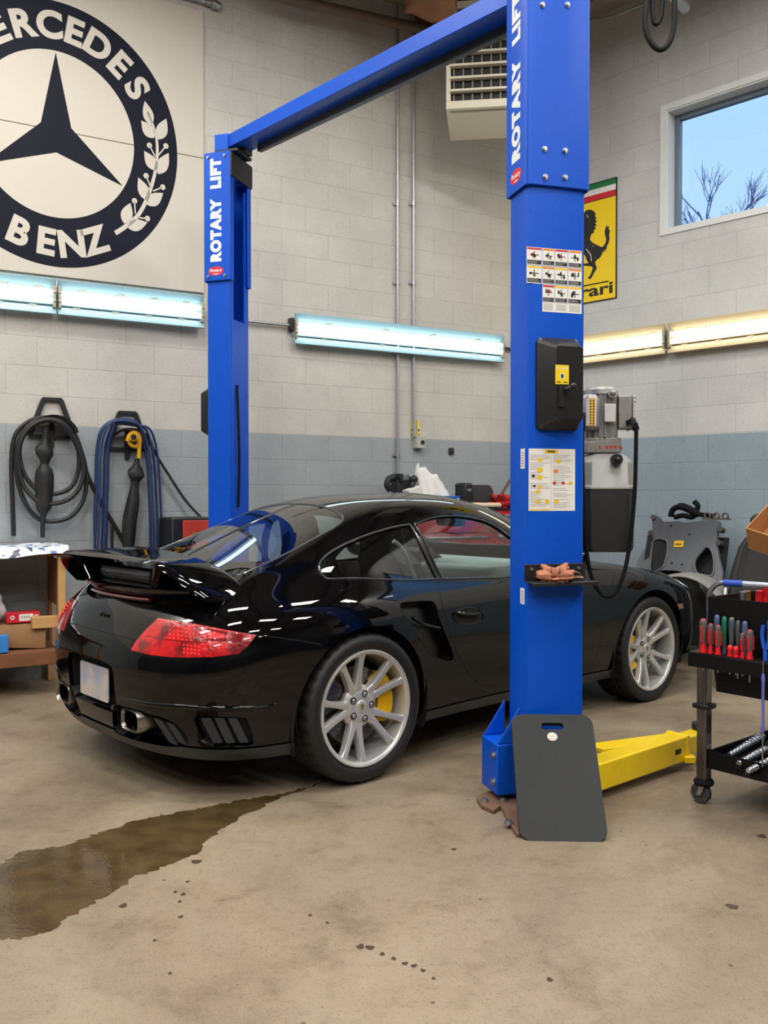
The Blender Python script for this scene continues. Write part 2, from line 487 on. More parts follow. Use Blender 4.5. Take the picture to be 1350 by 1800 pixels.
# roof deck with exposed timber joists and a steel ledger
MAT_WOOD_DARK = mat('aged_roof_timber', (108, 72, 44), 0.7, noise=0.35, nscale=5, bump=0.2, bscale=25)
MAT_DECK = mat('roof_decking', (150, 140, 126), 0.8, noise=0.2, nscale=3)
ce = MB(); ce.add([(p.x, p.y, CEIL) for p in outer] + [(p.x, p.y, CEIL + 0.15) for p in outer], [(0, 1, 2, 3, 4), (9, 8, 7, 6, 5)] + [(i, 5 + i, 5 + (i + 1) % 5, (i + 1) % 5) for i in range(5)])
tag(ce.build('ceiling', MAT_DECK, smooth=0), kind='structure')
def joist(px0, py0, px1, py1, d0, d1, w=0.09, h=0.24):
    a = at_depth(px0, py0, d0); b_ = at_depth(px1, py1, d1)
    a.z = b_.z = CEIL - h / 2 - 0.001
    o = MB().bar(a, b_, w, h).build('roof_joist', MAT_WOOD_DARK, bevel=0.006)
    return o
jd = BN  # joists run out from the back wall into the hall
for k, t in enumerate((-4.3, -3.1, -1.9, -0.72, 0.35, 1.2)):
    a = BW0 + BT * t + BN * 0.02; e = a + BN * 8.0
    a.z = e.z = CEIL - 0.115
    tag(MB().bar(a, e, 0.09, 0.22).build('trim_%d' % (k + 1), MAT_WOOD_DARK, bevel=0.006), kind='structure')

# window: white reveal, grey metal frame, pane
MAT_FRAME = mat('grey_window_metal', (112, 126, 140), 0.4, 0.4, noise=0.06)
MAT_REVEAL = mat('white_reveal_paint', (222, 224, 222), 0.5, noise=0.04)
win = MB()
fw = 0.045
def win_ring(b, x0, x1, z0, z1, w, y0, y1):
    for (a, c, d, e) in ((x0, x0 + w, z0, z1), (x1 - w, x1, z0, z1), (x0 + w, x1 - w, z0, z0 + w), (x0 + w, x1 - w, z1 - w, z1)):
        b.box(((a + c) / 2, (y0 + y1) / 2, (d + e) / 2), (c - a, y1 - y0, e - d))
win_ring(win, wl0 + 0.012, wl1 - 0.012, WZ0 + 0.012, WZ1 - 0.012, fw, 0.115, 0.165)
wo = win.build('window_1', MAT_FRAME, bevel=0.004); wo.matrix_world = MRW; tag(wo, kind='structure')
rv = MB(); win_ring(rv, wl0 - 0.05, wl1 + 0.05, WZ0 - 0.02, WZ1 + 0.05, 0.05, -0.012, 0.0)
win_ring(rv, wl0, wl1, WZ0, WZ1, 0.012, 0.0, 0.16)
o = rv.build('window_reveal', MAT_REVEAL, wo); 
pn = MB().box(((wl0 + wl1) / 2, 0.14, (WZ0 + WZ1) / 2), (wl1 - wl0 - 0.1, 0.006, WZ1 - WZ0 - 0.1))
pn.build('window_pane', glass_mat('clear_pane', (0.97, 0.98, 1.0)), wo, smooth=0)
# ================================================================== the car
TH = math.radians(41.5)
CO = np.array([-0.675, 4.609]); CU = np.array([math.cos(TH), math.sin(TH)]); CR = np.array([math.sin(TH), -math.cos(TH)])
car = thing('sports_car', 'glossy black two-door sports car with a high rear wing parked in the lift bay', 'car', (CO[0], CO[1], 0), TH)
PAINT = mat('black_car_paint', (5, 5, 7), 0.03, 0.0, coat=0.0, spec=0.42)
SATIN = mat('satin_dark_trim', (50, 53, 57), 0.42, spec=0.4)
GAPM = mat('panel_gap_black', (3, 3, 3), 0.9)
TRIM = mat('window_trim_black', (46, 48, 52), 0.25, coat=0.5)
CABIN = mat('cabin_black', (26, 27, 29), 0.7, bump=0.1, bscale=140)
GLASS = glass_mat('car_glass', (0.80, 0.88, 0.86), 0.05)
GLASS_DARK = glass_mat('car_glass_rear', (0.62, 0.74, 0.73), 0.09)
def to_px(P):
    P = np.asarray(P, float)
    X = CO[0] + P[..., 0] * CU[0] + P[..., 1] * CR[0]; Y = CO[1] + P[..., 0] * CU[1] + P[..., 1] * CR[1]; Z = P[..., 2] - CAM_Z
    c, s = math.cos(PITCH), math.sin(PITCH)
    d = Y * c - Z * s; h = Y * s + Z * c
    return np.stack([CX + F_PX * X / d, CY - F_PX * h / d], -1)
# rails run along the car (sill ... roof centre); stations run nose -> tail and wrap round to the rear centre line
FR = [(0.19, 0.80), (0.25, 0.83), (0.41, 0.85), (0.58, 0.86)]
def st(x, sides, ups):
    """sides: s at z = .19 .26 .42 .58 ; ups: (s, z[, x]) for the seven rails above"""
    out = [(x, sides[0], 0.19), (x, sides[1], 0.26), (x, sides[2], 0.42), (x, sides[3], 0.58)]
    for q in ups: out.append((q[2] if len(q) > 2 else x, q[0], q[1]))
    return out
ST = [
 [(3.20, 0, .20), (3.27, 0, .27), (3.31, 0, .42), (3.28, 0, .55), (3.22, 0, .62), (3.12, 0, .67), (3.02, 0, .70), (2.94, 0, .725), (2.88, 0, .74), (2.84, 0, .75), (2.80, 0, .757)],
 [(3.17, .36, .20), (3.24, .37, .27), (3.275, .38, .42), (3.24, .38, .55), (3.18, .37, .62), (3.08, .34, .67), (2.99, .29, .70), (2.92, .22, .725), (2.865, .15, .74), (2.83, .08, .75), (2.78, 0, .762)],
 [(3.06, .62, .20), (3.12, .64, .27), (3.14, .66, .42), (3.10, .665, .55), (3.04, .65, .63), (2.96, .60, .685), (2.90, .52, .715), (2.86, .41, .735), (2.82, .29, .75), (2.79, .15, .76), (2.75, 0, .77)],
 [(2.88, .765, .19), (2.93, .795, .26), (2.94, .81, .42), (2.92, .815, .55), (2.89, .80, .645), (2.85, .735, .70), (2.81, .64, .735), (2.78, .53, .745), (2.75, .38, .755), (2.72, .20, .77), (2.70, 0, .78)],
 st(2.73, (.80, .835, .858, .868), [(.85, .675), (.785, .735), (.69, .77), (.58, .772), (.42, .777, 2.70), (.22, .79, 2.66), (0, .80, 2.62)]),
 st(2.54, (.81, .85, .875, .886), [(.87, .70), (.805, .77), (.71, .80), (.60, .80), (.44, .805), (.23, .82), (0, .828)]),
 st(2.35, (.815, .85, .88, .892), [(.876, .715), (.812, .795), (.72, .828), (.61, .83), (.45, .835), (.23, .85), (0, .858)]),
 st(2.15, (.81, .845, .872, .886), [(.865, .725), (.80, .82), (.72, .855), (.62, .86), (.46, .87), (.24, .885), (0, .893)]),
 st(1.95, (.80, .835, .855, .868), [(.846, .73), (.79, .825), (.735, .862), (.65, .89), (.53, .925), (.30, .965), (0, .98)]),
 st(1.70, (.80, .832, .847, .856), [(.836, .735), (.79, .825), (.757, .86), (.69, .935), (.575, 1.03), (.33, 1.10), (0, 1.12)]),
 st(1.40, (.80, .83, .845, .852), [(.833, .735), (.79, .82), (.762, .855), (.70, .975), (.60, 1.095), (.36, 1.20), (0, 1.235)]),
 st(1.10, (.80, .83, .845, .852), [(.834, .735), (.79, .818), (.765, .85), (.705, 1.005), (.60, 1.165), (.35, 1.262), (0, 1.286)]),
 st(0.80, (.80, .832, .85, .86), [(.842, .735), (.795, .82), (.767, .855), (.707, 1.02), (.59, 1.195), (.335, 1.272), (0, 1.290)]),
 st(0.50, (.81, .85, .87, .882), [(.864, .735), (.81, .825), (.77, .865), (.705, 1.015), (.575, 1.18), (.33, 1.255), (0, 1.272)]),
 st(0.25, (.84, .88, .90, .91), [(.895, .735), (.832, .838), (.775, .886), (.708, 1.0), (.572, 1.125), (.33, 1.20), (0, 1.222)]),
 st(0.00, (.86, .895, .918, .926), [(.91, .735), (.848, .84), (.77, .905), (.70, .985), (.575, 1.055), (.33, 1.115), (0, 1.138)]),
 st(-.20, (.86, .895, .915, .922), [(.905, .73), (.845, .825), (.757, .885), (.68, .94), (.57, .99), (.33, 1.04), (0, 1.058)]),
 st(-.41, (.83, .868, .888, .90), [(.885, .715), (.825, .80), (.735, .855), (.66, .893), (.555, .93), (.32, .96), (0, .97)]),
 [(-.575, .77, .19), (-.60, .81, .26), (-.61, .835, .42), (-.61, .845, .58), (-.59, .825, .70), (-.57, .765, .78), (-.56, .68, .825), (-.55, .59, .853), (-.54, .46, .878), (-.53, .25, .898), (-.52, 0, .905)],
 [(-.70, .64, .19), (-.728, .68, .26), (-.748, .70, .42), (-.748, .705, .58), (-.712, .69, .69), (-.68, .64, .755), (-.66, .56, .798), (-.64, .47, .828), (-.625, .35, .850), (-.61, .18, .865), (-.595, 0, .872)],
 [(-.78, .43, .19), (-.815, .45, .26), (-.84, .46, .42), (-.842, .46, .58), (-.798, .45, .68), (-.765, .42, .74), (-.738, .37, .778), (-.71, .30, .808), (-.69, .22, .828), (-.672, .11, .842), (-.655, 0, .85)],
 [(-.808, .20, .19), (-.846, .21, .26), (-.873, .21, .42), (-.876, .21, .58), (-.832, .20, .68), (-.80, .19, .737), (-.777, .16, .772), (-.752, .12, .80), (-.732, .09, .818), (-.715, .045, .83), (-.70, 0, .837)],
 [(-.812, 0, .19), (-.85, 0, .26), (-.878, 0, .42), (-.88, 0, .58), (-.836, 0, .68), (-.805, 0, .736), (-.785, 0, .768), (-.765, 0, .795), (-.75, 0, .812), (-.735, 0, .823), (-.72, 0, .83)],
]
NP = np.array(ST, float); NU, NV = NP.shape[0] - 1, NP.shape[1] - 1
MIR = np.array([1, -1, 1.0])
def pad(A, ax):
    A = np.moveaxis(A, ax, 0)
    if ax == 0: lo, hi = A[1] * MIR, A[-2] * MIR
    else: lo, hi = 2 * A[0] - A[1], A[-2] * MIR
    return np.moveaxis(np.concatenate([lo[None], A, hi[None]], 0), 0, ax)
def sharpen(A, ax):
    for _ in range(2):
        B = pad(A, ax); B = np.moveaxis(B, ax, 0)
        sm = np.moveaxis((B[:-2] + 4 * B[1:-1] + B[2:]) / 6, 0, ax)
        A = A + 0.9 * (NP - sm) if _ == 0 else A
    return A
def pre(A, ax):
    B = np.moveaxis(pad(A, ax), ax, 0)
    return np.moveaxis(B[1:-1] - (B[:-2] - 2 * B[1:-1] + B[2:]) / 6, 0, ax)
CP = pad(pad(pre(pre(NP, 0), 1), 0), 1)
def basis(t):
    t2, t3 = t * t, t * t * t
    return np.stack([(1 - 3 * t + 3 * t2 - t3), (4 - 6 * t2 + 3 * t3), (1 + 3 * t + 3 * t2 - 3 * t3), t3], -1) / 6
def dbasis(t):
    t2 = t * t
    return np.stack([(-3 + 6 * t - 3 * t2), (-12 * t + 9 * t2), (3 + 6 * t - 9 * t2), 3 * t2], -1) / 6
def surf(uv, deriv=False):
    uv = np.atleast_2d(np.asarray(uv, float))
    u = np.clip(uv[:, 0], 0, NU); v = np.clip(uv[:, 1], 0, NV)
    iu = np.minimum(u.astype(int), NU - 1); iv = np.minimum(v.astype(int), NV - 1)
    fu, fv = u - iu, v - iv
    G = CP[iu[:, None, None] + np.arange(4)[None, :, None], iv[:, None, None] + np.arange(4)[None, None, :]]
    bu, bv = basis(fu), basis(fv)
    P = np.einsum('ni,nj,nijk->nk', bu, bv, G)
    if not deriv: return P
    du = np.einsum('ni,nj,nijk->nk', dbasis(fu), bv, G); dv = np.einsum('ni,nj,nijk->nk', bu, dbasis(fv), G)
    n = np.cross(du, dv); L_ = np.linalg.norm(n, axis=1, keepdims=True); n = n / np.maximum(L_, 1e-9)
    return P, du, dv, n
_t = surf([[11.0, 3.0]], True)[3]
NSIGN = 1.0 if _t[0, 1] > 0 else -1.0
def normals(uv): return surf(uv, True)[3] * NSIGN
_gu, _gv = np.meshgrid(np.linspace(0, NU, 265), np.linspace(0, NV, 151), indexing='ij')
GUV = np.stack([_gu.ravel(), _gv.ravel()], -1)
GP, _, _, GN = surf(GUV, True); GN = GN * NSIGN
GPX = to_px(GP)
_eye = np.array([(-CO).dot(CU), (-CO).dot(CR), CAM_Z])
GFACE = np.einsum('nk,nk->n', GN, _eye - GP) > 0
def inv(target, proj, mask, it=8):
    q = np.asarray(target, float); d = ((proj(GP) - q) ** 2).sum(1); d = np.where(mask, d, 1e18)
    uv = GUV[int(d.argmin())].copy()
    for _ in range(it):
        e = 1e-4
        B = np.array([uv, uv + [e, 0], uv + [0, e]]); B[:, 0] = np.where(B[:, 0] > NU, B[:, 0] - 2 * e, B[:, 0]); 
        p = proj(surf(B)); J = np.stack([(p[1] - p[0]) / (B[1, 0] - B[0, 0] or e), (p[2] - p[0]) / (B[2, 1] - B[0, 1] or e)], 1)
        try: stp = np.linalg.solve(J, q - p[0])
        except np.linalg.LinAlgError: break
        stp = np.clip(stp, -0.25, 0.25); uv = np.clip(uv + stp, [0, 0], [NU, NV])
    return tuple(uv)
def px_uv(pts): return [inv(p, to_px, GFACE) for p in pts]
def side_uv(pts):
    m = (GP[:, 1] > 0.3) & (GUV[:, 1] < 8.3); return [inv(p, lambda P: P[:, [0, 2]], m) for p in pts]
def top_uv(pts):
    m = GUV[:, 1] > 5.2; return [inv(p, lambda P: P[:, [0, 1]], m) for p in pts]
def rear_uv(pts):
    m = (GP[:, 0] < -0.45) & (GUV[:, 1] < 6); return [inv(p, lambda P: P[:, [1, 2]], m) for p in pts]
def smooth2(P, k=6, closed=True):
    return [(p.x, p.y) for p in catmull([(a, b, 0) for a, b in P], k, closed)]
def dens(P, step=0.06, closed=True):
    out = []; n = len(P)
    for i in range(n if closed else n - 1):
        a = np.array(P[i]); b = np.array(P[(i + 1) % n]); k = max(1, int(math.ceil(np.hypot(*(b - a)) / step)))
        for t in range(k): out.append(tuple(a + (b - a) * t / k))
    if not closed: out.append(tuple(P[-1]))
    return out
def arch(cx, cz, r):
    P = [(cx + r * math.cos(a), cz + r * math.sin(a)) for a in np.linspace(math.radians(-24), math.radians(204), 60)]
    P = [p for p in P if p[1] > 0.20]
    uv = side_uv(P)
    return [(uv[0][0], -0.4)] + uv + [(uv[-1][0], -0.4)]
LOOPS = {}
LOOPS['arch_rear'] = arch(0.0, 0.318, 0.378)
LOOPS['arch_front'] = arch(2.35, 0.325, 0.368)
LOOPS['quarter_window'] = smooth2(px_uv([(561.5, 1000), (565, 985), (587, 967), (627, 947.5), (675, 931), (716, 922.5), (722, 924), (742, 962), (766, 1012), (764, 1017.5), (675, 1018.6), (587.6, 1017.6), (569, 1012.8)]), 5)
LOOPS['door_window'] = smooth2(px_uv([(730, 924), (733, 920), (757, 911), (789.6, 907), (832, 911), (864.6, 922), (897, 944.3), (940, 975), (975, 999)]) + side_uv([(1.68, .872), (1.58, .862)]) + px_uv([(895, 1013.5), (840, 1016), (782, 1017.5), (775, 1013), (750, 960)]), 4)
LOOPS['rear_window'] = dens(smooth2(top_uv([(-.485, .02), (-.48, .25), (-.45, .46), (-.425, .535), (-.37, .55), (-.1, .535), (.14, .505), (.215, .47), (.25, .38), (.275, .2), (.28, .02)]), 5, False), 0.1, False)
_a, _b = LOOPS['rear_window'][0], LOOPS['rear_window'][-1]
LOOPS['rear_window'] = [(_a[0], 10.4)] + LOOPS['rear_window'] + [(_b[0], 10.4)]
_w = smooth2(top_uv([(2.02, .02), (2.0, .3), (1.92, .50), (1.86, .56), (1.78, .575), (1.6, .545), (1.45, .49), (1.39, .40), (1.36, .2), (1.35, .02)]), 5, False)
LOOPS['windscreen'] = [(_w[0][0], 10.4)] + _w + [(_w[-1][0], 10.4)]
LOOPS['tail_light'] = smooth2(dens(px_uv([(279, 1087), (330, 1095), (392, 1107), (450, 1116.5), (436, 1135), (419, 1149), (380, 1154.5), (305, 1155.5), (262, 1151), (231, 1143), (241, 1126), (258, 1106)]), 0.12), 2)
LOOPS['side_intake'] = smooth2(px_uv([(703, 1063), (715, 1058), (755, 1056), (766, 1064), (776, 1095), (797, 1150), (793, 1162), (772, 1158), (752, 1144), (728, 1108), (708, 1078)]), 5)
LOOPS['vent_tail'] = smooth2(px_uv([(199, 1243), (222, 1243), (258, 1254), (290, 1263), (318, 1281), (331, 1307), (300, 1311), (262, 1305), (235, 1298), (203, 1284)]), 4)
LOOPS['vent_side'] = smooth2(px_uv([(342, 1261), (385, 1260), (425, 1261.5), (436, 1269), (445, 1308), (400, 1310), (368, 1310)]), 4)
LOOPS['plate_recess'] = [(NU + .4, 2.9)] + rear_uv([(.15, .545), (.225, .535), (.25, .505), (.25, .36), (.235, .325)]) + [(NU + .4, 1.45)]
_vp = LOOPS['plate_recess']; _vp[0] = (NU + .4, _vp[1][1]); _vp[-1] = (NU + .4, _vp[-2][1])
_lid = px_uv([(205, 1116), (236, 1124)])
_tail_in = px_uv([(231, 1143), (241, 1126), (258, 1106), (279, 1087)])
_shut = px_uv([(450, 1117), (480, 1119.5), (520, 1125.5), (566, 1134)])
_bumper_edge = [(NU + .4, _lid[0][1])] + _lid + [_tail_in[0]] + px_uv([(262, 1152), (305, 1157), (380, 1156), (419, 1150.5), (437, 1136)]) + _shut
LOOPS['rear_bumper'] = _bumper_edge + [(_shut[-1][0], -0.4), (NU + .4, -0.4)]
_lid_side = top_uv([(-.62, .50), (-.52, .525), (-.47, .47), (-.495, .25), (-.50, .02)])
LOOPS['engine_lid'] = [(NU + .4, _lid[0][1])] + _lid + _tail_in + _lid_side + [(_lid_side[-1][0], 10.4), (NU + .4, 10.4)]
_dseam = px_uv([(728, 917), (770, 1018), (775, 1052), (778, 1068), (788, 1100), (801, 1143), (825, 1186), (845, 1203), (897, 1208)])
LOOPS['door'] = _dseam + side_uv([(1.5, .285), (1.78, .30), (1.83, .40), (1.83, .70), (1.80, .865)]) + px_uv([(978, 996), (940, 970), (897, 938), (864, 917), (832, 906), (789, 902), (757, 906), (738, 912)])
_fseam = side_uv([(2.67, .24), (2.68, .40), (2.72, .56), (2.80, .66)])
LOOPS['front_bumper'] = [(-.4, -.4), (_fseam[0][0], -.4)] + _fseam + side_uv([(2.93, .69)]) + [(1.0, 5.2), (-.4, 5.2)]
LOOPS['lower_trim'] = [(-.4, -.4), (-.4, .80), (NU + .4, .80), (NU + .4, -.4)]
LOOPS['fuel_flap'] = px_uv([(1099 + 21 * math.cos(a), 1021 + 15.5 * math.sin(a)) for a in np.linspace(0, 2 * PI, 28, endpoint=False)])
LOOPS['side_marker'] = px_uv([(1184, 1063), (1199, 1060.5), (1201, 1069), (1187, 1073)])
ORDER = ['arch_rear', 'arch_front', 'quarter_window', 'door_window', 'rear_window', 'windscreen', 'tail_light', 'side_intake', 'vent_tail', 'vent_side', 'plate_recess', 'side_marker', 'fuel_flap', 'lower_trim', 'rear_bumper', 'engine_lid', 'front_bumper', 'door']
VS = 0.6  # v is compressed so that triangles come out even
du_, dv_ = 1 / 13.0, 1 / 8.0
pts = []; edges = []
def add_poly(P, closed=True):
    k = len(pts)
    for p in P: pts.append((p[0], p[1] * VS))
    n = len(P)
    for i in range(n if closed else n - 1): edges.append((k + i, k + (i + 1) % n))
allseg = []
for nm in ORDER:
    D = dens(LOOPS[nm], 0.07); LOOPS[nm] = D; add_poly(D); allseg.append(np.array(D))
add_poly(dens([(0, 0), (NU, 0), (NU, NV), (0, NV)], 0.08))
AS = np.concatenate(allseg); AS = AS * [1, VS]
gx = np.arange(0.04, NU, du_); gy = np.arange(0.06, NV, dv_)
for a in gx:
    near = AS[np.abs(AS[:, 0] - a) < 0.05]
    for b in gy:
        if len(near) and (((near - [a, b * VS]) ** 2).sum(1).min() < 0.036 ** 2): continue
        pts.append((a, b * VS))
_cd = delaunay_2d_cdt([Vector(p) for p in pts], edges, [], 0, 1e-6)
CUV = np.array([(p.x, p.y / VS) for p in _cd[0]]); TRI = np.array([f for f in _cd[2]])
CEN = CUV[TRI].mean(1)
keep = (CEN[:, 0] > 0) & (CEN[:, 0] < NU) & (CEN[:, 1] > 0) & (CEN[:, 1] < NV)
TRI = TRI[keep]; CEN = CEN[keep]
def inpoly(P, Q):
    Q = np.asarray(Q); x, y = P[:, 0], P[:, 1]; r = np.zeros(len(P), bool); j = len(Q) - 1
    for i in range(len(Q)):
        xi, yi, xj, yj = Q[i, 0], Q[i, 1], Q[j, 0], Q[j, 1]
        if yi != yj:
            r ^= ((yi > y) != (yj > y)) & (x < (xj - xi) * (y - yi) / (yj - yi) + xi)
        j = i
    return r
CLS = np.full(len(TRI), len(ORDER))
for k in range(len(ORDER) - 1, -1, -1):
    CLS[inpoly(CEN, LOOPS[ORDER[k]])] = k
VP, _, _, VN = surf(CUV, True); VN = VN * NSIGN
# centre lines: keep normals in the symmetry plane
VN[(VP[:, 1] < 1e-4), 1] = 0; VN /= np.maximum(np.linalg.norm(VN, axis=1, keepdims=True), 1e-9)
# orient triangles outward
_fn = np.cross(VP[TRI[:, 1]] - VP[TRI[:, 0]], VP[TRI[:, 2]] - VP[TRI[:, 0]])
_flip = np.einsum('nk,nk->n', _fn, VN[TRI].mean(1)) < 0
TRI[_flip] = TRI[_flip][:, ::-1]
HOLES = {'arch_rear', 'arch_front', 'quarter_window', 'door_window', 'rear_window', 'windscreen', 'side_intake', 'vent_tail', 'vent_side', 'plate_recess'}
def panel(name, classes, material, parent=car, sides=(1, -1), offset=0.0, flange=0.0, wall=False, merge=True):
    """one body panel; sides 1 = right, -1 = left; flange folds free edges inward; wall joins an offset floor to the skin"""
    ids = [ORDER.index(c) if c in ORDER else len(ORDER) for c in classes]
    T = TRI[np.isin(CLS, ids)]
    out = []
    def one(sds, nm):
        V = []; Fc = []; Nn = []
        for sd in sds:
            used, invx = np.unique(T, return_inverse=True); t = invx.reshape(T.shape)
            P = VP[used] + VN[used] * offset; N_ = VN[used]
            M_ = np.array([1, -sd, 1.0]); k = len(V)
            V += (P * M_).tolist(); Nn += (N_ * M_).tolist()
            # (x, s, z) -> (x, -s, z) mirrors, so the right side needs its winding turned
            tt = t[:, ::-1] if sd == 1 else t
            Fc += (tt + k).tolist()
            if flange or wall:
                from collections import Counter
                E = {}
                for a, b, c in t.tolist():
                    for e in ((a, b), (b, c), (c, a)): E[e] = 1
                for (a, b) in list(E):
                    if (b, a) in E: continue
                    pa, pb = used[a], used[b]
                    if abs(VP[pa][1]) < 1e-4 and abs(VP[pb][1]) < 1e-4: continue
                    if wall: A0, B0, A1, B1 = VP[pa], VP[pb], VP[pa] + VN[pa] * offset, VP[pb] + VN[pb] * offset
                    else: A0, B0, A1, B1 = VP[pa] + VN[pa] * offset, VP[pb] + VN[pb] * offset, VP[pa] - VN[pa] * flange, VP[pb] - VN[pb] * flange
                    k2 = len(V); V += [(A0 * M_).tolist(), (B0 * M_).tolist(), (B1 * M_).tolist(), (A1 * M_).tolist()]
                    mid = VN[pa]; e_ = B0 - A0; nn = np.cross(e_, mid); nn = nn / max(np.linalg.norm(nn), 1e-9)
                    if wall: nn = -nn
                    Nn += [(nn * M_).tolist()] * 4
                    q = (k2, k2 + 1, k2 + 2, k2 + 3)
                    Fc.append(q if sd == -1 else q[::-1])
        me = bpy.data.meshes.new(nm); me.from_pydata(V, [], Fc); me.update()
        me.polygons.foreach_set('use_smooth', [True] * len(me.polygons))
        me.normals_split_custom_set_from_vertices([tuple(n) for n in Nn])
        me.materials.append(material)
        o = bpy.data.objects.new(nm, me); COL.objects.link(o); o.parent = parent
        return o
    if merge: out.append(one(sides, name))
    else:
        for sd in sides: out.append(one((sd,), name))
    return out
def uv_path(uv, off=0.0, sd=1):
    uv = np.array(uv); uv = np.clip(uv, [0, 0], [NU, NV]); P, _, _, n = surf(uv, True); P = P + n * NSIGN * off
    return [(p[0], -sd * p[1], p[2]) for p in P]
body = panel('body', ['body'], PAINT, flange=0.025)[0]
panel('rear_bumper', ['rear_bumper'], PAINT, flange=0.02)
panel('engine_lid', ['engine_lid'], PAINT)
panel('front_bumper', ['front_bumper'], PAINT, flange=0.02)
doors = panel('door', ['door'], PAINT, flange=0.02, merge=False)
panel('lower_valance', ['lower_trim'], SATIN, offset=0.006, flange=0.05)
panel('fuel_flap', ['fuel_flap'], PAINT, sides=(1,))
panel('body_infill', ['fuel_flap'], PAINT, sides=(-1,), parent=body)
panel('quarter_window', ['quarter_window'], GLASS, offset=-0.004, merge=False)
panel('door_window', ['door_window'], GLASS, offset=-0.005, merge=False)
panel('rear_window', ['rear_window'], GLASS_DARK, offset=-0.002)
panel('windscreen', ['windscreen'], GLASS, offset=-0.002)
AMBER = mat('amber_lens', (150, 112, 84), 0.15, coat=0.6, noise=0.2, nscale=60)
for o in panel('side_marker', ['side_marker'], AMBER, offset=0.002, flange=0.01, merge=False): o['label'] = 'small amber side marker lens'
# tail lights: red lens over banded reflectors
def lens_mat():
    m = bpy.data.materials.new('red_tail_lens'); m.use_nodes = True; nt = m.node_tree; N = nt.nodes; L = nt.links; b = N['Principled BSDF']
    tc = N.new('ShaderNodeTexCoord'); vo = N.new('ShaderNodeTexVoronoi'); vo.inputs['Scale'].default_value = 70
    L.new(tc.outputs['Object'], vo.inputs['Vector'])
    br = N.new('ShaderNodeTexNoise'); br.inputs['Scale'].default_value = 13; L.new(tc.outputs['Object'], br.inputs['Vector'])
    r = N.new('ShaderNodeValToRGB'); r.color_ramp.elements[0].position = 0.36; r.color_ramp.elements[0].color = lin((96, 2, 8)) + (1,)
    r.color_ramp.elements[1].position = 0.6; r.color_ramp.elements[1].color = lin((200, 10, 20)) + (1,)
    L.new(br.outputs['Fac'], r.inputs[0]); L.new(r.outputs[0], b.inputs['Base Color'])
    bp = N.new('ShaderNodeBump'); bp.inputs['Strength'].default_value = 0.25; bp.inputs['Distance'].default_value = 0.004
    L.new(vo.outputs['Distance'], bp.inputs['Height']); L.new(bp.outputs[0], b.inputs['Normal'])
    b.inputs['Roughness'].default_value = 0.25; b.inputs['Coat Weight'].default_value = 1.0; b.inputs['Coat Roughness'].default_value = 0.02
    b.inputs['Emission Color'].default_value = lin((226, 20, 30)) + (1,); b.inputs['Emission Strength'].default_value = 0.06
    return m
LENS = lens_mat()
LED = mat('lit_red_led', (255, 60, 50), 0.2, emit=0.9)
DARKRED = mat('dark_red_lens', (116, 8, 18), 0.12, coat=1.0, noise=0.3, nscale=60)
lights = panel('tail_light', ['tail_light'], LENS, offset=0.003, flange=0.012, merge=False)
for o, sd in zip(lights, (1, -1)):
    o['label'] = 'red tail light lens'
    b = MB()
    for (x0, x1, y0, y1, nx, ny) in ((299, 336, 1101, 1122, 6, 4), (324, 350, 1134, 1147, 5, 3)):
        for i in range(nx):
            for j in range(ny):
                fx, fy = i / (nx - 1), j / (ny - 1)
                q = uv_path(px_uv([(x0 + (x1 - x0) * fx, y0 + (y1 - y0) * fy + (x1 - x0) * fx * 0.12)]), 0.003, sd)[0]
                b.ball(q, 0.0036, 8, 5)
    b.build('led_cluster', LED, o)
    b = MB(); row = px_uv([(256, 1118), (300, 1125.5), (360, 1129), (441, 1127)])
    b.tube(catmull(uv_path(row, 0.002, sd), 6), 0.0028, 6); b.build('lens_divider', DARKRED, o)
    b = MB()
    rings = []
    for t in np.linspace(0, 1, 12):
        q = px_uv([(344 + 84 * t, 1101.5 + 14.5 * t), (344 + 80 * t, 1126 + 3 * t)])
        rings.append(uv_path(q, 0.0038, sd))
    b.loft(rings, cap=False, closed_ring=False); b.build('smoked_band', DARKRED, o)
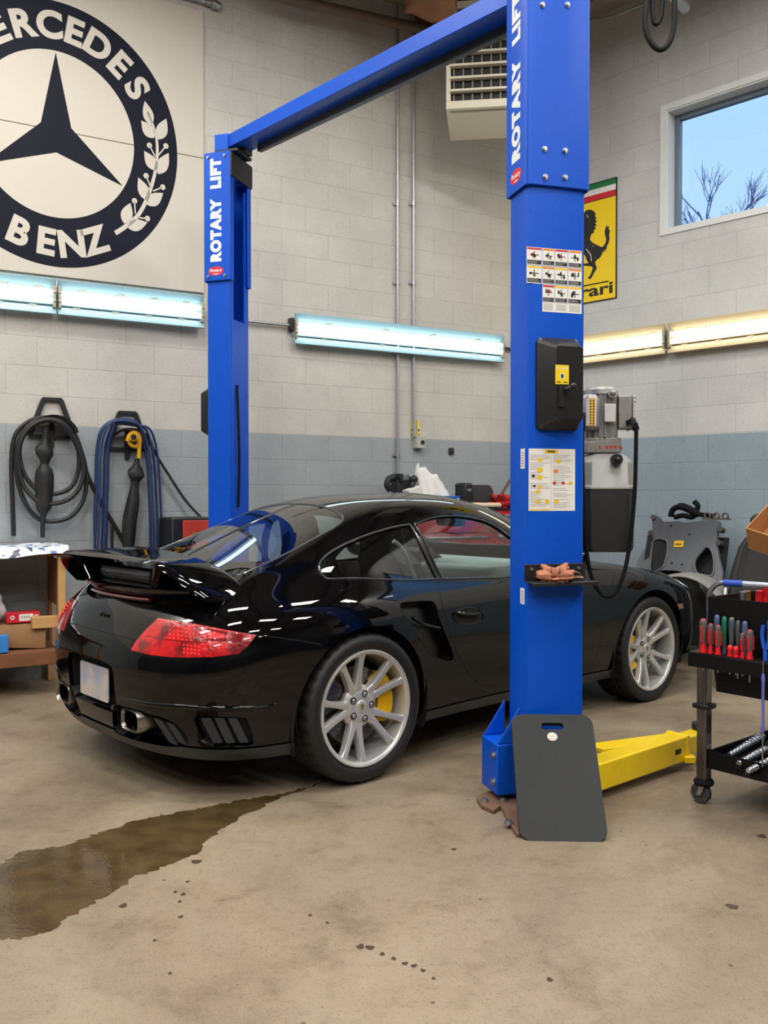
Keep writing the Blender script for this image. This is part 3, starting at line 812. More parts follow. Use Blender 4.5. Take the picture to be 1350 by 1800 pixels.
# recesses
DARK = mat('recess_black', (8, 8, 9), 0.75)
for o in panel('side_intake', ['side_intake'], mat('intake_black', (7, 7, 8), .3), offset=-0.055, wall=True, merge=False): o['label'] = 'recessed side air intake'
panel('exhaust_recess', ['vent_tail'], DARK, offset=-0.09, wall=True, merge=False)
panel('bumper_vent', ['vent_side'], DARK, offset=-0.03, wall=True, merge=False)
panel('plate_recess', ['plate_recess'], DARK, offset=-0.05, wall=True)
for sd in (1, -1):
    vane = MB()
    A = uv_path(px_uv([(728, 1082), (745, 1092), (766, 1099), (776, 1101)]), -0.012, sd); B = uv_path(px_uv([(730, 1090), (748, 1100), (767, 1104.5), (777, 1106)]), -0.012, sd)
    n_ = uv_path(px_uv([(750, 1095)]), -0.05, sd)
    vane.tube(catmull([(Vector(a) + Vector(c)) / 2 for a, c in zip(A, B)], 5), 0.008, 8); vane.build('intake_vane', PAINT, car)
    for (t, b_) in (((268, 1263), (296, 1306)), ((290, 1270), (314, 1307))):
        q = px_uv([t, ((t[0] * .55 + b_[0] * .45), (t[1] * .55 + b_[1] * .45)), b_])
        p0 = uv_path(q, -0.004, sd); p1 = uv_path(q, -0.06, sd)
        wv = Vector(uv_path(px_uv([(t[0] + 14, t[1] + 6)]), -0.004, sd)[0]) - Vector(p0[0])
        MB().loft([[p, tuple(Vector(p) + wv), tuple(Vector(r) + wv * .9), r] for p, r in zip(p0, p1)]).build('bumper_louvre', SATIN, car, bevel=0.002)
    for (t, b_) in (((352, 1264), (374, 1308)), ((376, 1263), (397, 1308)), ((400, 1263), (421, 1307))):
        q = px_uv([t, ((t[0] + b_[0]) / 2, (t[1] + b_[1]) / 2), b_])
        p0 = uv_path(q, -0.003, sd); p1 = uv_path(q, -0.026, sd)
        wv = Vector(uv_path(px_uv([(t[0] + 17, t[1])]), -0.008, sd)[0]) - Vector(p0[0])
        MB().loft([[p, tuple(Vector(p) + wv), tuple(Vector(r) + wv * .9), r] for p, r in zip(p0, p1)]).build('bumper_louvre', SATIN, car, bevel=0.002)
# panel gaps and window trims
gap = MB(); trim = MB()
for sd in (1, -1):
    for P in (_dseam, _shut, LOOPS['door'][len(dens(_dseam, 0.07, False)) - 1:], [(NU, _lid[0][1])] + _lid + [_tail_in[0]], _lid_side[:2] , _fseam):
        gap.tube(uv_path(dens(P, 0.1, False), -0.0005, sd), 0.0024, 6)
    if sd == 1: gap.tube(uv_path(LOOPS['fuel_flap'], -0.0006, sd), 0.0018, 6, closed=True)
    for nm in ('tail_light', 'side_intake'):
        gap.tube(uv_path(LOOPS[nm], -0.001, sd), 0.0028, 6, closed=True)
    for nm in ('quarter_window', 'door_window'):
        trim.tube(uv_path(LOOPS[nm], 0.0, sd), 0.0055, 8, closed=True)
    for nm in ('rear_window', 'windscreen'):
        trim.tube(uv_path(LOOPS[nm][1:-1], -0.002, sd), 0.006, 8)
    for x in (0.96, 1.13):
        gap.tube(uv_path(top_uv([(x, s_) for s_ in np.linspace(.02, .44, 12)]), -0.001, sd), 0.0024, 6)
    gap.tube(uv_path(top_uv([(x, .44) for x in np.linspace(.3, 1.13, 14)]), -0.001, sd), 0.002, 6)
gap.build('panel_gap', GAPM, car); trim.build('window_trim', TRIM, car)
# raised crease along the rear bumper
for sd in (1, -1):
    cp_ = px_uv([(208, 1226), (235, 1233), (270, 1239), (330, 1243.5), (400, 1245.5), (455, 1244), (490, 1238)])
    cq = uv_path(smooth2(cp_, 6, False), -.004, sd); nq = len(cq)
    MB().tube(cq, [.004 + .008 * math.sin(PI * i / (nq - 1)) ** .5 for i in range(nq)], 10).build('bumper_crease', PAINT, car, smooth=60)
# door handles
for o, sd in zip(doors, (1, -1)):
    q = [(821.5 + 27 * math.cos(a), 1083 + 14.5 * math.sin(a)) for a in np.linspace(0, 2 * PI, 24, endpoint=False)]
    b = MB().tube(uv_path(px_uv(q), 0.0, sd), 0.004, 8, closed=True)
    h = uv_path(px_uv([(800, 1078), (812, 1080), (826, 1080.5), (840, 1079)]), 0.012, sd)
    b.tube(catmull(h, 5), [0.009] * (5 * 3 + 1), 10)
    b.build('door_handle', PAINT, o)
    dish = MB(); c0 = uv_path(px_uv([(821.5, 1086)]), 0.0012, sd)[0]
    ring = uv_path(px_uv([(821.5 + 25 * math.cos(a), 1084 + 12.5 * math.sin(a)) for a in np.linspace(0, 2 * PI, 24, endpoint=False)]), 0.0015, sd)
    dish.add([c0] + ring, [(0, 1 + i, 1 + (i + 1) % 24) for i in range(24)]); dish.build('handle_dish', DARK, o, recalc=False)
# exhaust tips
TIP = mat('brushed_exhaust', (150, 146, 140), 0.3, 1.0, rvar=0.1)
for sd in (1, -1):
    R_ = lambda w, h, r: rrect(w, h, r, 5)
    b = MB(); cx_, cz_ = -sd * 0.36, 0.318
    mk = lambda P, x, k=0.0: [(x, cx_ + p[0], cz_ + p[1]) for p in P]
    b.loft([mk(R_(.158, .090, .030), -.70), mk(R_(.160, .092, .030), -.852), mk(R_(.154, .086, .028), -.860), mk(R_(.146, .078, .027), -.853), mk(R_(.142, .074, .026), -.74)], cap=False)
    b.box((-.80, cx_, cz_), (.08, .008, .068))
    e = b.build('exhaust_tip', TIP, car, smooth=40)
    for sg in (-1, 1):
        MB().loft([[(x, cx_ + p[0], cz_ + p[1]) for p in rrect(.062, .066, .024, 5, sg * .036, 0)] for x in (-.846, -.80)]).build('exhaust_bore', mat('bore_shade_black', (3, 3, 3), 1.0, spec=0.0), e)  # black plugs near the rim; their colour stands in for shade inside the bores
# number plate
PLATE = bpy.data.materials.new('pale_number_plate'); PLATE.use_nodes = True
_n = PLATE.node_tree.nodes; _l = PLATE.node_tree.links
_tc = _n.new('ShaderNodeTexCoord'); _gr = _n.new('ShaderNodeTexNoise'); _gr.inputs['Scale'].default_value = 7
_cr = _n.new('ShaderNodeValToRGB'); _cr.color_ramp.elements[0].color = lin((150, 166, 196)) + (1,); _cr.color_ramp.elements[0].position = .35; _cr.color_ramp.elements[1].color = lin((200, 190, 184)) + (1,); _cr.color_ramp.elements[1].position = .6
_l.new(_tc.outputs['Object'], _gr.inputs['Vector']); _l.new(_gr.outputs['Fac'], _cr.inputs[0]); _l.new(_cr.outputs[0], _n['Principled BSDF'].inputs['Base Color'])
pl = MB(); P = rrect(.30, .152, .012, 4)
pl.loft([[(x, p[0], .43 + p[1]) for p in P] for x in (-.852, -.857)]); pl.build('number_plate', PLATE, car)
b = MB()
for y in (.20, -.20): MB().cyl((-.835, y, .345), (-.862, y, .345), 0.012, 12).build('reversing_sensor', SATIN, car)
# badge on the lid
b = MB()
for (px, w, h) in ((176, .030, .020), (170.5, .022, .018), (187, .020, .024)):
    c = px_uv([(px, 1081 + (px - 176) * .25)])[0]; c = uv_path([c], 0.001)[0]
    b.tube([(c[0] - math.sin(a) * h * .25, c[1] + w * .7 * math.cos(a), c[2] + h * .7 * math.sin(a)) for a in np.linspace(0, 2 * PI, 18, endpoint=False)], 0.0035, 6, closed=True)
b.build('lid_badge', mat('black_chrome', (20, 20, 22), 0.12, 0.8), car)
# rear wing
secs = [(0, -.575, 1.022, -.805, .992, .030), (.22, -.56, 1.008, -.812, .991, .030), (.40, -.525, .980, -.815, .992, .032), (.50, -.495, .948, -.808, .982, .034),
        (.57, -.468, .910, -.775, .940, .034), (.62, -.450, .868, -.725, .890, .032), (.655, -.440, .820, -.665, .838, .026)]
def wing_ring(s, lx, lz, tx, tz, th, n=18):
    out = []
    for k in range(2 * n):
        t = k / n if k < n else (2 * n - k) / n
        up = k < n
        x = lx + (tx - lx) * t; z = lz + (tz - lz) * t
        env = (max(0.0, t) ** .5) * (1 - t) ** .55 * 1.65
        z += th * (0.62 * env + 0.012 * 0) * (1 if up else -0.38) + 0.004 * (1 if up else -1) * (1 if 0.02 < t else 0)
        out.append((x, s, z))
    return out
def dense_secs(k=5):
    A = np.array(secs); A = np.concatenate([A[1:3][::-1] * np.array([-1, 1, 1, 1, 1, 1]), A])
    out = []
    for i in range(2, len(A) - 1):
        for t in range(k):
            s_ = t / k; a, b, c, d = A[i - 1], A[i], A[i + 1], A[min(i + 2, len(A) - 1)]
            out.append(0.5 * ((2 * b) + (c - a) * s_ + (2 * a - 5 * b + 4 * c - d) * s_ ** 2 + (3 * b - a - 3 * c + d) * s_ ** 3))
    out.append(A[-1]); return out
DS = dense_secs()
rings = [[(x, s, z) for (x, s, z) in wing_ring(*d)] for d in DS]
full = [[(x, s, z) for (x, s, z) in r] for r in rings[::-1]] + [[(x, -s, z) for (x, s, z) in r] for r in rings[1:]]
full = [[(x, -s, z) for (x, s, z) in r] for r in full]
wing = MB().loft(full).build('rear_wing', PAINT, car, smooth=50)
# lower deck of the wing with its own lip, and the uprights between
low = MB()
def deck_ring(s_, f):
    # section in x-z at lateral s: top at the deck, lip at the tail, tapering in below to the lid
    xr = -.79 + .12 * abs(s_ / .5) ** 2.4
    return [(-.50, s_, .880), (-.62, s_, .880), (xr + .02, s_, .874), (xr - .004, s_, .866), (xr, s_, .852), (xr + .030, s_ * .97, .825), (xr + .055, s_ * .94, .790), (-.60, s_ * .94, .80), (-.50, s_ * .95, .83)]
low.loft([[(x, -s, z) for (x, s, z) in deck_ring(s_, 1)] for s_ in np.linspace(-.52, .52, 33)])
low.build('wing_base', PAINT, car, smooth=40)
for sd in (1, -1):
    b = MB(); rr = []
    for (z, x0, x1) in ((.865, -.55, -.74), (.92, -.56, -.75), (.985, -.60, -.76)):
        s0 = .33 + (z - .865) * .5
        rr.append([(x, -sd * (s0 + w), z) for (x, w) in ((x0, 0), (x0 - .03, .022), (x1 + .03, .022), (x1, 0), (x1 + .03, -.022), (x0 - .03, -.022))])
    b.loft(rr); b.build('wing_upright', PAINT, car, smooth=50)
ds = MB(); ds.loft([[(x, y, z) for (x, z) in ((-.56, .872), (-.70, .872), (-.715, .905), (-.70, .945), (-.58, .95))] for y in np.linspace(-.26, .26, 5)])
ds.build('wing_mechanism', mat('mechanism_dark', (16, 18, 24), 0.25, coat=0.4, noise=.3, nscale=12), car, bevel=0.01)
tl = MB(); tl.loft([[(-.775 + .12 * abs(y / .5) ** 2.4 + dx, y, z) for (dx, z) in ((0.012, .806), (.0, .815), (.004, .822), (.02, .822))] for y in np.linspace(-.3, .3, 13)])
tl.build('high_brake_light', DARKRED, car)
# underbody and wheel housings
ub = MB().box((1.2, 0, .30), (3.4, 1.30, .22)).box((1.18, 0, .34), (1.55, 1.56, .24)); ub.build('underbody', CABIN, car)
LINER = mat('wheel_liner', (10, 10, 11), 0.9)
for cx_, cz_, r in ((0, .318, .395), (2.35, .325, .385)):
    for sd in (1, -1):
        b = MB(); A = np.linspace(math.radians(-20), math.radians(200), 28)
        inn, outr = .50, (.885 if cx_ == 0 else .855)
        b.loft([[(cx_ + r * math.cos(a), -sd * outr, cz_ + r * math.sin(a)), (cx_ + r * math.cos(a), -sd * inn, cz_ + r * math.sin(a)), (cx_ + .02 * math.cos(a), -sd * inn, cz_ + .02 * math.sin(a))] for a in A], cap=False, closed_ring=False)
        b.build('wheel_housing', LINER, car)
# ------------------------------------------------ wheels
RIM = mat('silver_wheel_paint', (206, 205, 202), 0.33, 0.55)
TYRE = mat('tyre_rubber', (23, 23, 24), 0.55, bump=0.1, bscale=70)
DISC = mat('brake_disc_iron', (110, 108, 106), 0.35, 0.9, rvar=0.1)
CALI = mat('yellow_caliper', (232, 182, 8), 0.3, coat=0.5)
def wheel(cx_, s_, R, W, sd, cal):
    w = MB()
    w.lathe([(.2590, -.006), (.2575, .002), (.2530, .004), (.2400, -.002), (.2385, -.004), (.2370, -.012), (.2350, -.030), (.2320, -.055), (.2280, -.10), (.2280, -W + .03), (.2500, -W + .01), (.2590, -W + .012)], 96, 'y')
    w.lathe([(.0001, -.040), (.030, -.040), (.034, -.038), (.058, -.038), (.078, -.046), (.096, -.058), (.098, -.075), (.06, -.09), (.0001, -.09)], 60, 'y')
    for k in range(5):
        for q in (-1, 1):
            a1 = math.radians(37 + 72 * k + q * 14.5); a0 = math.radians(37 + 72 * k + q * 9.5)
            rings = []
            for (r, h, wd, th) in ((.050, -.046, .060, .040), (.085, -.042, .042, .042), (.115, -.034, .031, .040), (.165, -.022, .027, .036), (.21, -.012, .029, .032), (.236, -.006, .039, .028), (.243, -.005, .048, .022)):
                t = (r - .05) / .1975; a = a0 + (a1 - a0) * (t ** .8)
                er = np.array([math.cos(a), math.sin(a)]); et = np.array([-math.sin(a), math.cos(a)])
                prof = [(-.5, -th), (-.5, -.007), (-.40, -.0015), (-.16, 0.0), (.16, 0.0), (.40, -.0015), (.5, -.007), (.5, -th)]
                rings.append([(*(er * r + et * wd * p)[:1], h + d, (er * r + et * wd * p)[1]) for p, d in prof])
            w.loft(rings)
    for i in range(len(w.v)): w.v[i] = (w.v[i][0], -w.v[i][1], w.v[i][2])   # +h points out of the car (right side = -y)
    wo = w.build('wheel', RIM, car, smooth=45); wo.location = (cx_, -s_ * sd, R)
    if sd == -1: wo.rotation_euler = (0, 0, PI)
    t = MB(); n = 144; V = []
    prof = [(.2575, -.012), (.263, -.001), (.275, .006), (.292, .010), (.308, .007), (.320, -.003), (.3285, -.018), (R - .0015, -.036), (R, -.052), (R, -.066), (R - .008, -.068), (R - .008, -.077), (R, -.079), (R, -.118), (R - .008, -.12), (R - .008, -.13), (R, -.132), (R, -W + .132) , (R, -W + .079), (R - .008, -W + .077), (R - .008, -W + .068), (R, -W + .066), (R, -W + .05), (R - .002, -W + .034), (.3285, -W + .016), (.30, -W - .008), (.2575, -W + .012)]
    prof = [(min(r, R), h) for r, h in prof]; m = len(prof)
    for k in range(n):
        a = 2 * PI * k / n; notch = (k % 4 == 0)
        for i, (r, h) in enumerate(prof):
            rr = r - (0.006 if notch and i in (6, 7, 8, 9, 21, 22, 23) else 0)
            V.append((rr * math.cos(a), -h, rr * math.sin(a)))
    t.add(V, [(k * m + i, ((k + 1) % n) * m + i, ((k + 1) % n) * m + i + 1, k * m + i + 1) for k in range(n) for i in range(m - 1)])
    t.build('tyre', TYRE, wo, smooth=30)
    d = MB().lathe([(.06, .085), (.172, .085), (.176, .089), (.176, .114), (.172, .118), (.06, .118)], 72, 'y')
    d.lathe([(.0001, .078), (.095, .078), (.098, .088), (.098, .12)], 48, 'y'); d.build('brake_disc', DISC, wo)
    hm = MB()
    for k in range(30):
        for j, r in enumerate((.112, .128, .146, .161)):
            a = 2 * PI * k / 30 + j * .07
            c = (r * math.cos(a), .0845, r * math.sin(a)); hm.cyl(c, (c[0], .0852, c[2]), .0035, 8)
    hm.build('disc_drilling', DARK, wo)
    c = MB(); rings = []
    for a in np.linspace(math.radians(cal - 46), math.radians(cal + 46), 17):
        e = 1 - (abs(a - math.radians(cal)) / math.radians(48)) ** 6
        r0, r1 = .118, .118 + .094 * e
        P = [(r0, .060), (r1 - .01, .056), (r1, .068), (r1, .135), (r0, .135)]
        rings.append([(r * math.cos(a), h, r * math.sin(a)) for r, h in P])
    c.loft(rings); c.build('brake_caliper', CALI, wo, bevel=0.004)
    nb = MB()
    for k in range(5):
        a = math.radians(1 + 72 * k); p = (.058 * math.cos(a), 0, .058 * math.sin(a))
        b = MB().lathe([(.0001, .034), (.005, .034), (.0085, .037), (.0105, .046), (.0105, .060)], 12, 'y', (p[0], 0, p[2])); 
        b.build('wheel_bolt', BOLT, wo)
        MB().lathe([(.0115, .0365), (.0165, .0372), (.0165, .045), (.0115, .045)], 16, 'y', (p[0], 0, p[2])).build('bolt_recess', DISC, wo)
    cc = MB().lathe([(.0001, .0345), (.022, .0345), (.0285, .037), (.031, .040), (.031, .05)], 36, 'y'); cc = cc.build('centre_cap', RIM, wo)
    em = MB(); em.prism([(x, z) for x, z in ((-.010, .012), (0, .013), (.010, .012), (.0095, -.002), (.006, -.010), (0, -.015), (-.006, -.010), (-.0095, -.002))], lambda p: (p[0], .0335, p[1]), lambda p: (p[0], .036, p[1]))
    em.build('cap_crest', mat('crest_gold', (176, 142, 88), 0.35, 0.6, noise=0.3, nscale=200), cc)
    return wo
wheel(0, .908, .333, .300, 1, 8)
wheel(0, .908, .333, .300, -1, 172)
wheel(2.35, .868, .325, .240, 1, 186)
wheel(2.35, .868, .325, .240, -1, -6)
# ------------------------------------------------ cabin
SEAT = mat('seat_leather', (34, 34, 35), 0.5, bump=0.06, bscale=160)
DASH = mat('dash_grey', (176, 190, 190), 0.5, noise=0.06)
floorp = MB().box((0.95, 0, .33), (2.0, 1.5, .05)); floorp.build('cabin_floor', CABIN, car)
b = MB()
for sd in (1, -1):
    b.loft([[(x, sd * .735, .33), (x, sd * .755, .80), (x, sd * .70, .845), (x, sd * .68, .80), (x, sd * .70, .33)] for x in (-.1, .3, .9, 1.75)])
b.build('door_card', CABIN, car, bevel=0.01)
b = MB().loft([[(x, y, z) for (x, z) in ((1.38, .60), (1.34, .78), (1.38, .845), (1.55, .872), (1.85, .872), (1.88, .80), (1.86, .55))] for y in np.linspace(-.70, .70, 9)])
b.build('dashboard', DASH, car, bevel=0.02, seg=3)
b = MB().loft([[(1.40, -sd_ * .10 + .36, .86 + 0 * sd_), (1.36, -sd_ * .10 + .36, .92), (1.50, -sd_ * .10 + .36, .935), (1.60, -sd_ * .10 + .36, .87)] for sd_ in (-1.6, -1, 0, 1, 1.6)]); b.build('instrument_hood', CABIN, car, bevel=0.01)
sw = MB(); A = np.linspace(0, 2 * PI, 40, endpoint=False)
sw.tube([(1.27 - .08 * math.sin(a), .36 + .185 * math.cos(a), .86 + .165 * math.sin(a)) for a in A], 0.015, 10, closed=True)
for a in (0, PI, 1.5 * PI): sw.bar((1.29, .36, .86), (1.27 - .08 * math.sin(a), .36 + .18 * math.cos(a), .86 + .16 * math.sin(a)), .03, .014)
sw.ball((1.29, .36, .86), .055, 16, 10, (.5, 1, 1)); sw.cyl((1.29, .36, .86), (1.48, .36, .82), .03); sw.build('steering_wheel', SEAT, car)
for sd in (1, -1):
    b = MB(); y0 = -sd * .36
    b.loft([[(x, y0 + yy, z + (0.05 if abs(yy) > .2 else 0)) for yy in (-.25, -.2, -.1, .1, .2, .25)] + [(x, y0 + yy, .40) for yy in (.25, -.25)] for (x, z) in ((.78, .50), (.95, .50), (1.2, .54), (1.27, .52))])
    for (zz, xx, w, t) in ((0, 0, 0, 0),):
        rings = []
        for (z, x, hw) in ((.48, .80, .24), (.62, .74, .25), (.80, .66, .25), (.92, .60, .22), (.99, .57, .15), (1.06, .55, .13), (1.13, .535, .125), (1.16, .53, .10)):
            rings.append([(x + .05, y0 - hw, z), (x + .075, y0 - hw * .8, z), (x + .03, y0 - hw * .5, z), (x + .03, y0 + hw * .5, z), (x + .075, y0 + hw * .8, z), (x + .05, y0 + hw, z), (x - .06, y0 + hw * .8, z), (x - .075, y0, z), (x - .06, y0 - hw * .8, z)])
        b.loft(rings)
    b.build('seat', SEAT, car, bevel=0.012, seg=3)
    MB().tube(catmull([(.38, y0 - sd * .30, 1.05), (.46, y0 - sd * .30, .98), (.62, y0 - sd * .26, .72), (.72, y0 - sd * .24, .50)], 6), .012, 8).build('seat_belt', mat('belt_grey', (120, 122, 122), 0.7, noise=.1), car)
b = MB().loft([[(x, y, z) for (x, z) in ((.30, .42), (.22, .78), (.10, .80), (-.05, .80), (-.30, .86), (-.36, .80), (-.3, .42))] for y in np.linspace(-.66, .66, 7)]); b.build('rear_bench', SEAT, car, bevel=0.03, seg=3)
b = MB(); P = rrect(.23, .062, .026, 5); b.loft([[(x, p[0] * k, 1.115 + p[1] * k + p[0] * .02) for p in P] for x, k in ((1.44, .96), (1.45, 1.0), (1.475, .98), (1.485, .6))]); b.cyl((1.48, 0, 1.13), (1.50, 0, 1.20), .008); b.build('interior_mirror', BLACK_PLASTIC, car)
for sd in (1, -1):
    MB().tube(catmull([(-.05, -sd * .55, .82), (.10, -sd * .53, .98), (.28, -sd * .50, 1.10)], 5), .018, 10).build('roof_pillar', CABIN, car)
# door mirrors, behind the near lift post
for sd in (1, -1):
    b = MB(); b.ball((1.47, -sd * .925, .925), .095, 18, 12, (.75, 1.0, .72)); b.bar((1.50, -sd * .78, .86), (1.48, -sd * .88, .90), .06, .03)
    b.build('door_mirror', PAINT, car, smooth=60)
# headlights
HL = mat('headlamp_lens', (190, 196, 200), 0.08, coat=1.0)
for sd in (1, -1):
    c = uv_path(side_uv([(2.86, .70)]), -0.01, sd)[0]; n_ = Vector(normals(side_uv([(2.86, .70)]))[0]); n_ = Vector((n_.x, -sd * n_.y, n_.z))
    b = MB().lathe([(.0001, .022), (.05, .019), (.085, .010), (.10, .0)], 32, 'z'); M_ = n_.to_track_quat('Z', 'Y').to_matrix().to_4x4(); M_.translation = Vector(c); b.xf(M_)
    b.build('headlight', HL, car)
# ================================================================== helpers for flat prints
class Print:
    """coloured flat shapes on one surface, joined into one mesh with a material slot per colour"""
    def __init__(self, f): self.f = f; self.items = []; self.k = 0
    def poly(self, P, m, lift=0):
        self.items.append(([tuple(self.f(p[0], p[1], 0.0006 + 0.0004 * lift)) for p in P], [tuple(range(len(P)))], m)); return self
    def rect(self, x0, x1, y0, y1, m, lift=0): return self.poly([(x0, y0), (x1, y0), (x1, y1), (x0, y1)], m, lift)
    def mesh(self, VF, m, dx=0, dy=0, sx=1, sy=1, lift=1):
        V, Fc = VF
        self.items.append(([tuple(self.f(dx + v[0] * sx, dy + v[1] * sy, 0.0006 + 0.0004 * lift)) for v in V], Fc, m)); return self
    def build(self, name, parent=None, label=None):
        ms = []; V = []; Fc = []; mi = []
        for (v, f, m) in self.items:
            if m not in ms: ms.append(m)
            k = len(V); V += v; Fc += [tuple(i + k for i in q) for q in f]; mi += [ms.index(m)] * len(f)
        me = bpy.data.meshes.new(name); me.from_pydata(V, [], Fc); me.update()
        for m in ms: me.materials.append(m)
        me.polygons.foreach_set('material_index', mi)
        o = bpy.data.objects.new(name, me); COL.objects.link(o)
        if parent is not None: o.parent = parent
        if label: o['label'] = label
        return o
def fit_text(s, length, height, bold=0.02, spacing=1.0):
    """lettering scaled to a length and height, centred on 0"""
    V, Fc = text_mesh(s, 1.0, bold, spacing=spacing)
    xs_ = [v[0] for v in V]; ys_ = [v[1] for v in V]
    cx, cy = (max(xs_) + min(xs_)) / 2, (max(ys_) + min(ys_)) / 2
    kx, ky = length / (max(xs_) - min(xs_)), height / (max(ys_) - min(ys_))
    return [((v[0] - cx) * kx, (v[1] - cy) * ky, 0) for v in V], Fc
def ellipse(cx, cy, a, b, n=28): return [(cx + a * math.cos(2 * PI * k / n), cy + b * math.sin(2 * PI * k / n)) for k in range(n)]
def plate_with_holes(b, outer, holes, f0, f1, step=None):
    pts = []; ed = []
    for L_ in [outer] + list(holes):
        k = len(pts); pts += [Vector(p) for p in L_]; n = len(L_); ed += [(k + i, k + (i + 1) % n) for i in range(n)]
    if step:
        xs = [p[0] for p in outer]; ys = [p[1] for p in outer]
        g = [(x, y) for x in np.arange(min(xs), max(xs), step) for y in np.arange(min(ys), max(ys), step)]
        A = np.array([tuple(p) for p in pts])
        for q in g:
            if ((A - q) ** 2).sum(1).min() > (step * .6) ** 2: pts.append(Vector(q))
    r = delaunay_2d_cdt(pts, ed, [], 0, 1e-6)
    P = [(v.x, v.y) for v in r[0]]; T = np.array([f for f in r[2]])
    C = np.array(P)[T].mean(1)
    keep = inpoly(C, outer)
    for h in holes: keep &= ~inpoly(C, h)
    T = T[keep].tolist(); n = len(P); E = {}
    for t in T:
        for e in ((t[0], t[1]), (t[1], t[2]), (t[2], t[0])): E[e] = 1
    Fc = [tuple(t) for t in T] + [tuple(i + n for i in t[::-1]) for t in T]
    for (a, c) in E:
        if (c, a) not in E: Fc.append((c, a, a + n, c + n))
    b.add([f0(p) for p in P] + [f1(p) for p in P], Fc); return b

# ================================================================== two-post vehicle lift
BLUE = mat('blue_lift_enamel', (0, 78, 194), 0.42, spec=0.28, noise=0.06, nscale=7)
BLUE_DK = BLUE
YEL = mat('yellow_arm_enamel', (242, 206, 6), 0.33, coat=0.3, noise=0.05, nscale=9)
RUST = mat('rusty_steel', (112, 84, 66), 0.75, noise=0.3, nscale=14, bump=0.2, bscale=50)
BLK_STEEL = mat('black_powder_coat', (26, 27, 29), 0.45, noise=0.15, nscale=30)
LETTER = mat('white_lettering', (228, 232, 236), 0.45, noise=0.02)
ROT_RED = mat('red_oval', (206, 34, 52), 0.4, noise=0.05)
CW, CD = 0.262, 0.17
N0 = Vector((0.687, 3.76, 0)); NA = math.radians(-74.0)
F0 = Vector((-0.175 * 5.93, 5.95, 0)); FA = math.radians(-18.5)
lift = thing('vehicle_lift', 'blue two-post vehicle lift standing either side of the black car', 'car lift', (N0.x, N0.y, 0))
ML = lift.matrix_world.copy(); ML.translation = N0
MN = frame(N0, (math.cos(NA + PI / 2), math.sin(NA + PI / 2), 0))      # y points at the car
yf = Vector((math.cos(FA), math.sin(FA), 0)); MF = frame(F0, (yf.y, -yf.x, 0))
def to_lift(M): return Matrix.Translation(-N0) @ M
def lp(name, mb, m, M, parent=lift, **k):
    """a part of the lift, written in a post's own frame"""
    mb.xf(to_lift(M)); return mb.build(name, m, parent, **k)
def c_profile(w, d, c=0.022, t=0.010, lip=0.055):
    return [(-w / 2 + lip, d / 2), (-w / 2, d / 2), (-w / 2, -d / 2 + c), (-w / 2 + c * .3, -d / 2 + c * .3), (-w / 2 + c, -d / 2), (w / 2 - c, -d / 2), (w / 2 - c * .3, -d / 2 + c * .3), (w / 2, -d / 2 + c), (w / 2, d / 2), (w / 2 - lip, d / 2),
            (w / 2 - lip, d / 2 - t), (w / 2 - t, d / 2 - t), (w / 2 - t, -d / 2 + c), (w / 2 - c, -d / 2 + t), (-w / 2 + c, -d / 2 + t), (-w / 2 + t, -d / 2 + c), (-w / 2 + t, d / 2 - t), (-w / 2 + lip, d / 2 - t)]
SZ0N = at_depth(960, 328, 3.66).z; SZ0F = at_depth(380, 497, 5.87).z; SZ1 = at_depth(378, 273, 5.87).z
def post(M, sz0, side, lab):
    P = c_profile(CW, CD)
    col = lp('column', MB().prism(P, lambda p: (p[0], p[1], .016), lambda p: (p[0], p[1], 3.3)), BLUE, M, smooth=25)
    col['label'] = lab
    P2 = c_profile(CW + .030, CD + .030, .022, .008, .05)
    ext = lp('column_extension', MB().prism(P2, lambda p: (p[0], p[1], sz0), lambda p: (p[0], p[1], SZ1)), BLUE, M, smooth=25, bevel=0.003)
    return col, ext
colN, extN = post(MN, SZ0N, -1, 'near column beside the car door')
colF, extF = post(MF, SZ0F, 1, 'far column against the left wall')
# lettering on the side of both extensions, reading upwards
def side_text(M, ext, side, z0, z1, hgt, y0):
    x = side * (CW / 2 + .015)
    # letter tops point away from the viewer's right
    sgn = -1 if side > 0 else 1
    f = lambda tx, ty, h: to_lift(M) @ Vector((x + side * h, y0 + sgn * ty, tx))
    p = Print(f)
    p.mesh(fit_text('ROTARY  LIFT', z1 - z0, hgt, 0.075, 1.2), LETTER, (z0 + z1) / 2, 0.0)
    p.build('lettering', ext)
    # small red oval plate with white script, upright
    g = lambda a, b, h: to_lift(M) @ Vector((x + side * h, y0 + (a if side > 0 else -a), b))
    q = Print(g); zc = z0 - .06
    q.poly(ellipse(0, zc, .055, .030), ROT_RED); q.mesh(fit_text('Rotary', .085, .026, 0.02), LETTER, 0, zc + .002); q.rect(-.018, .018, zc - .022, zc - .017, LETTER, 1)
    q.build('oval_emblem', ext)
side_text(MF, extF, 1, at_depth(378, 464, 5.87).z, at_depth(378, 284, 5.87).z, .082, -.005)
zt0 = at_depth(905, 281, 3.70).z; side_text(MN, extN, -1, zt0, zt0 + .69, .085, .0)
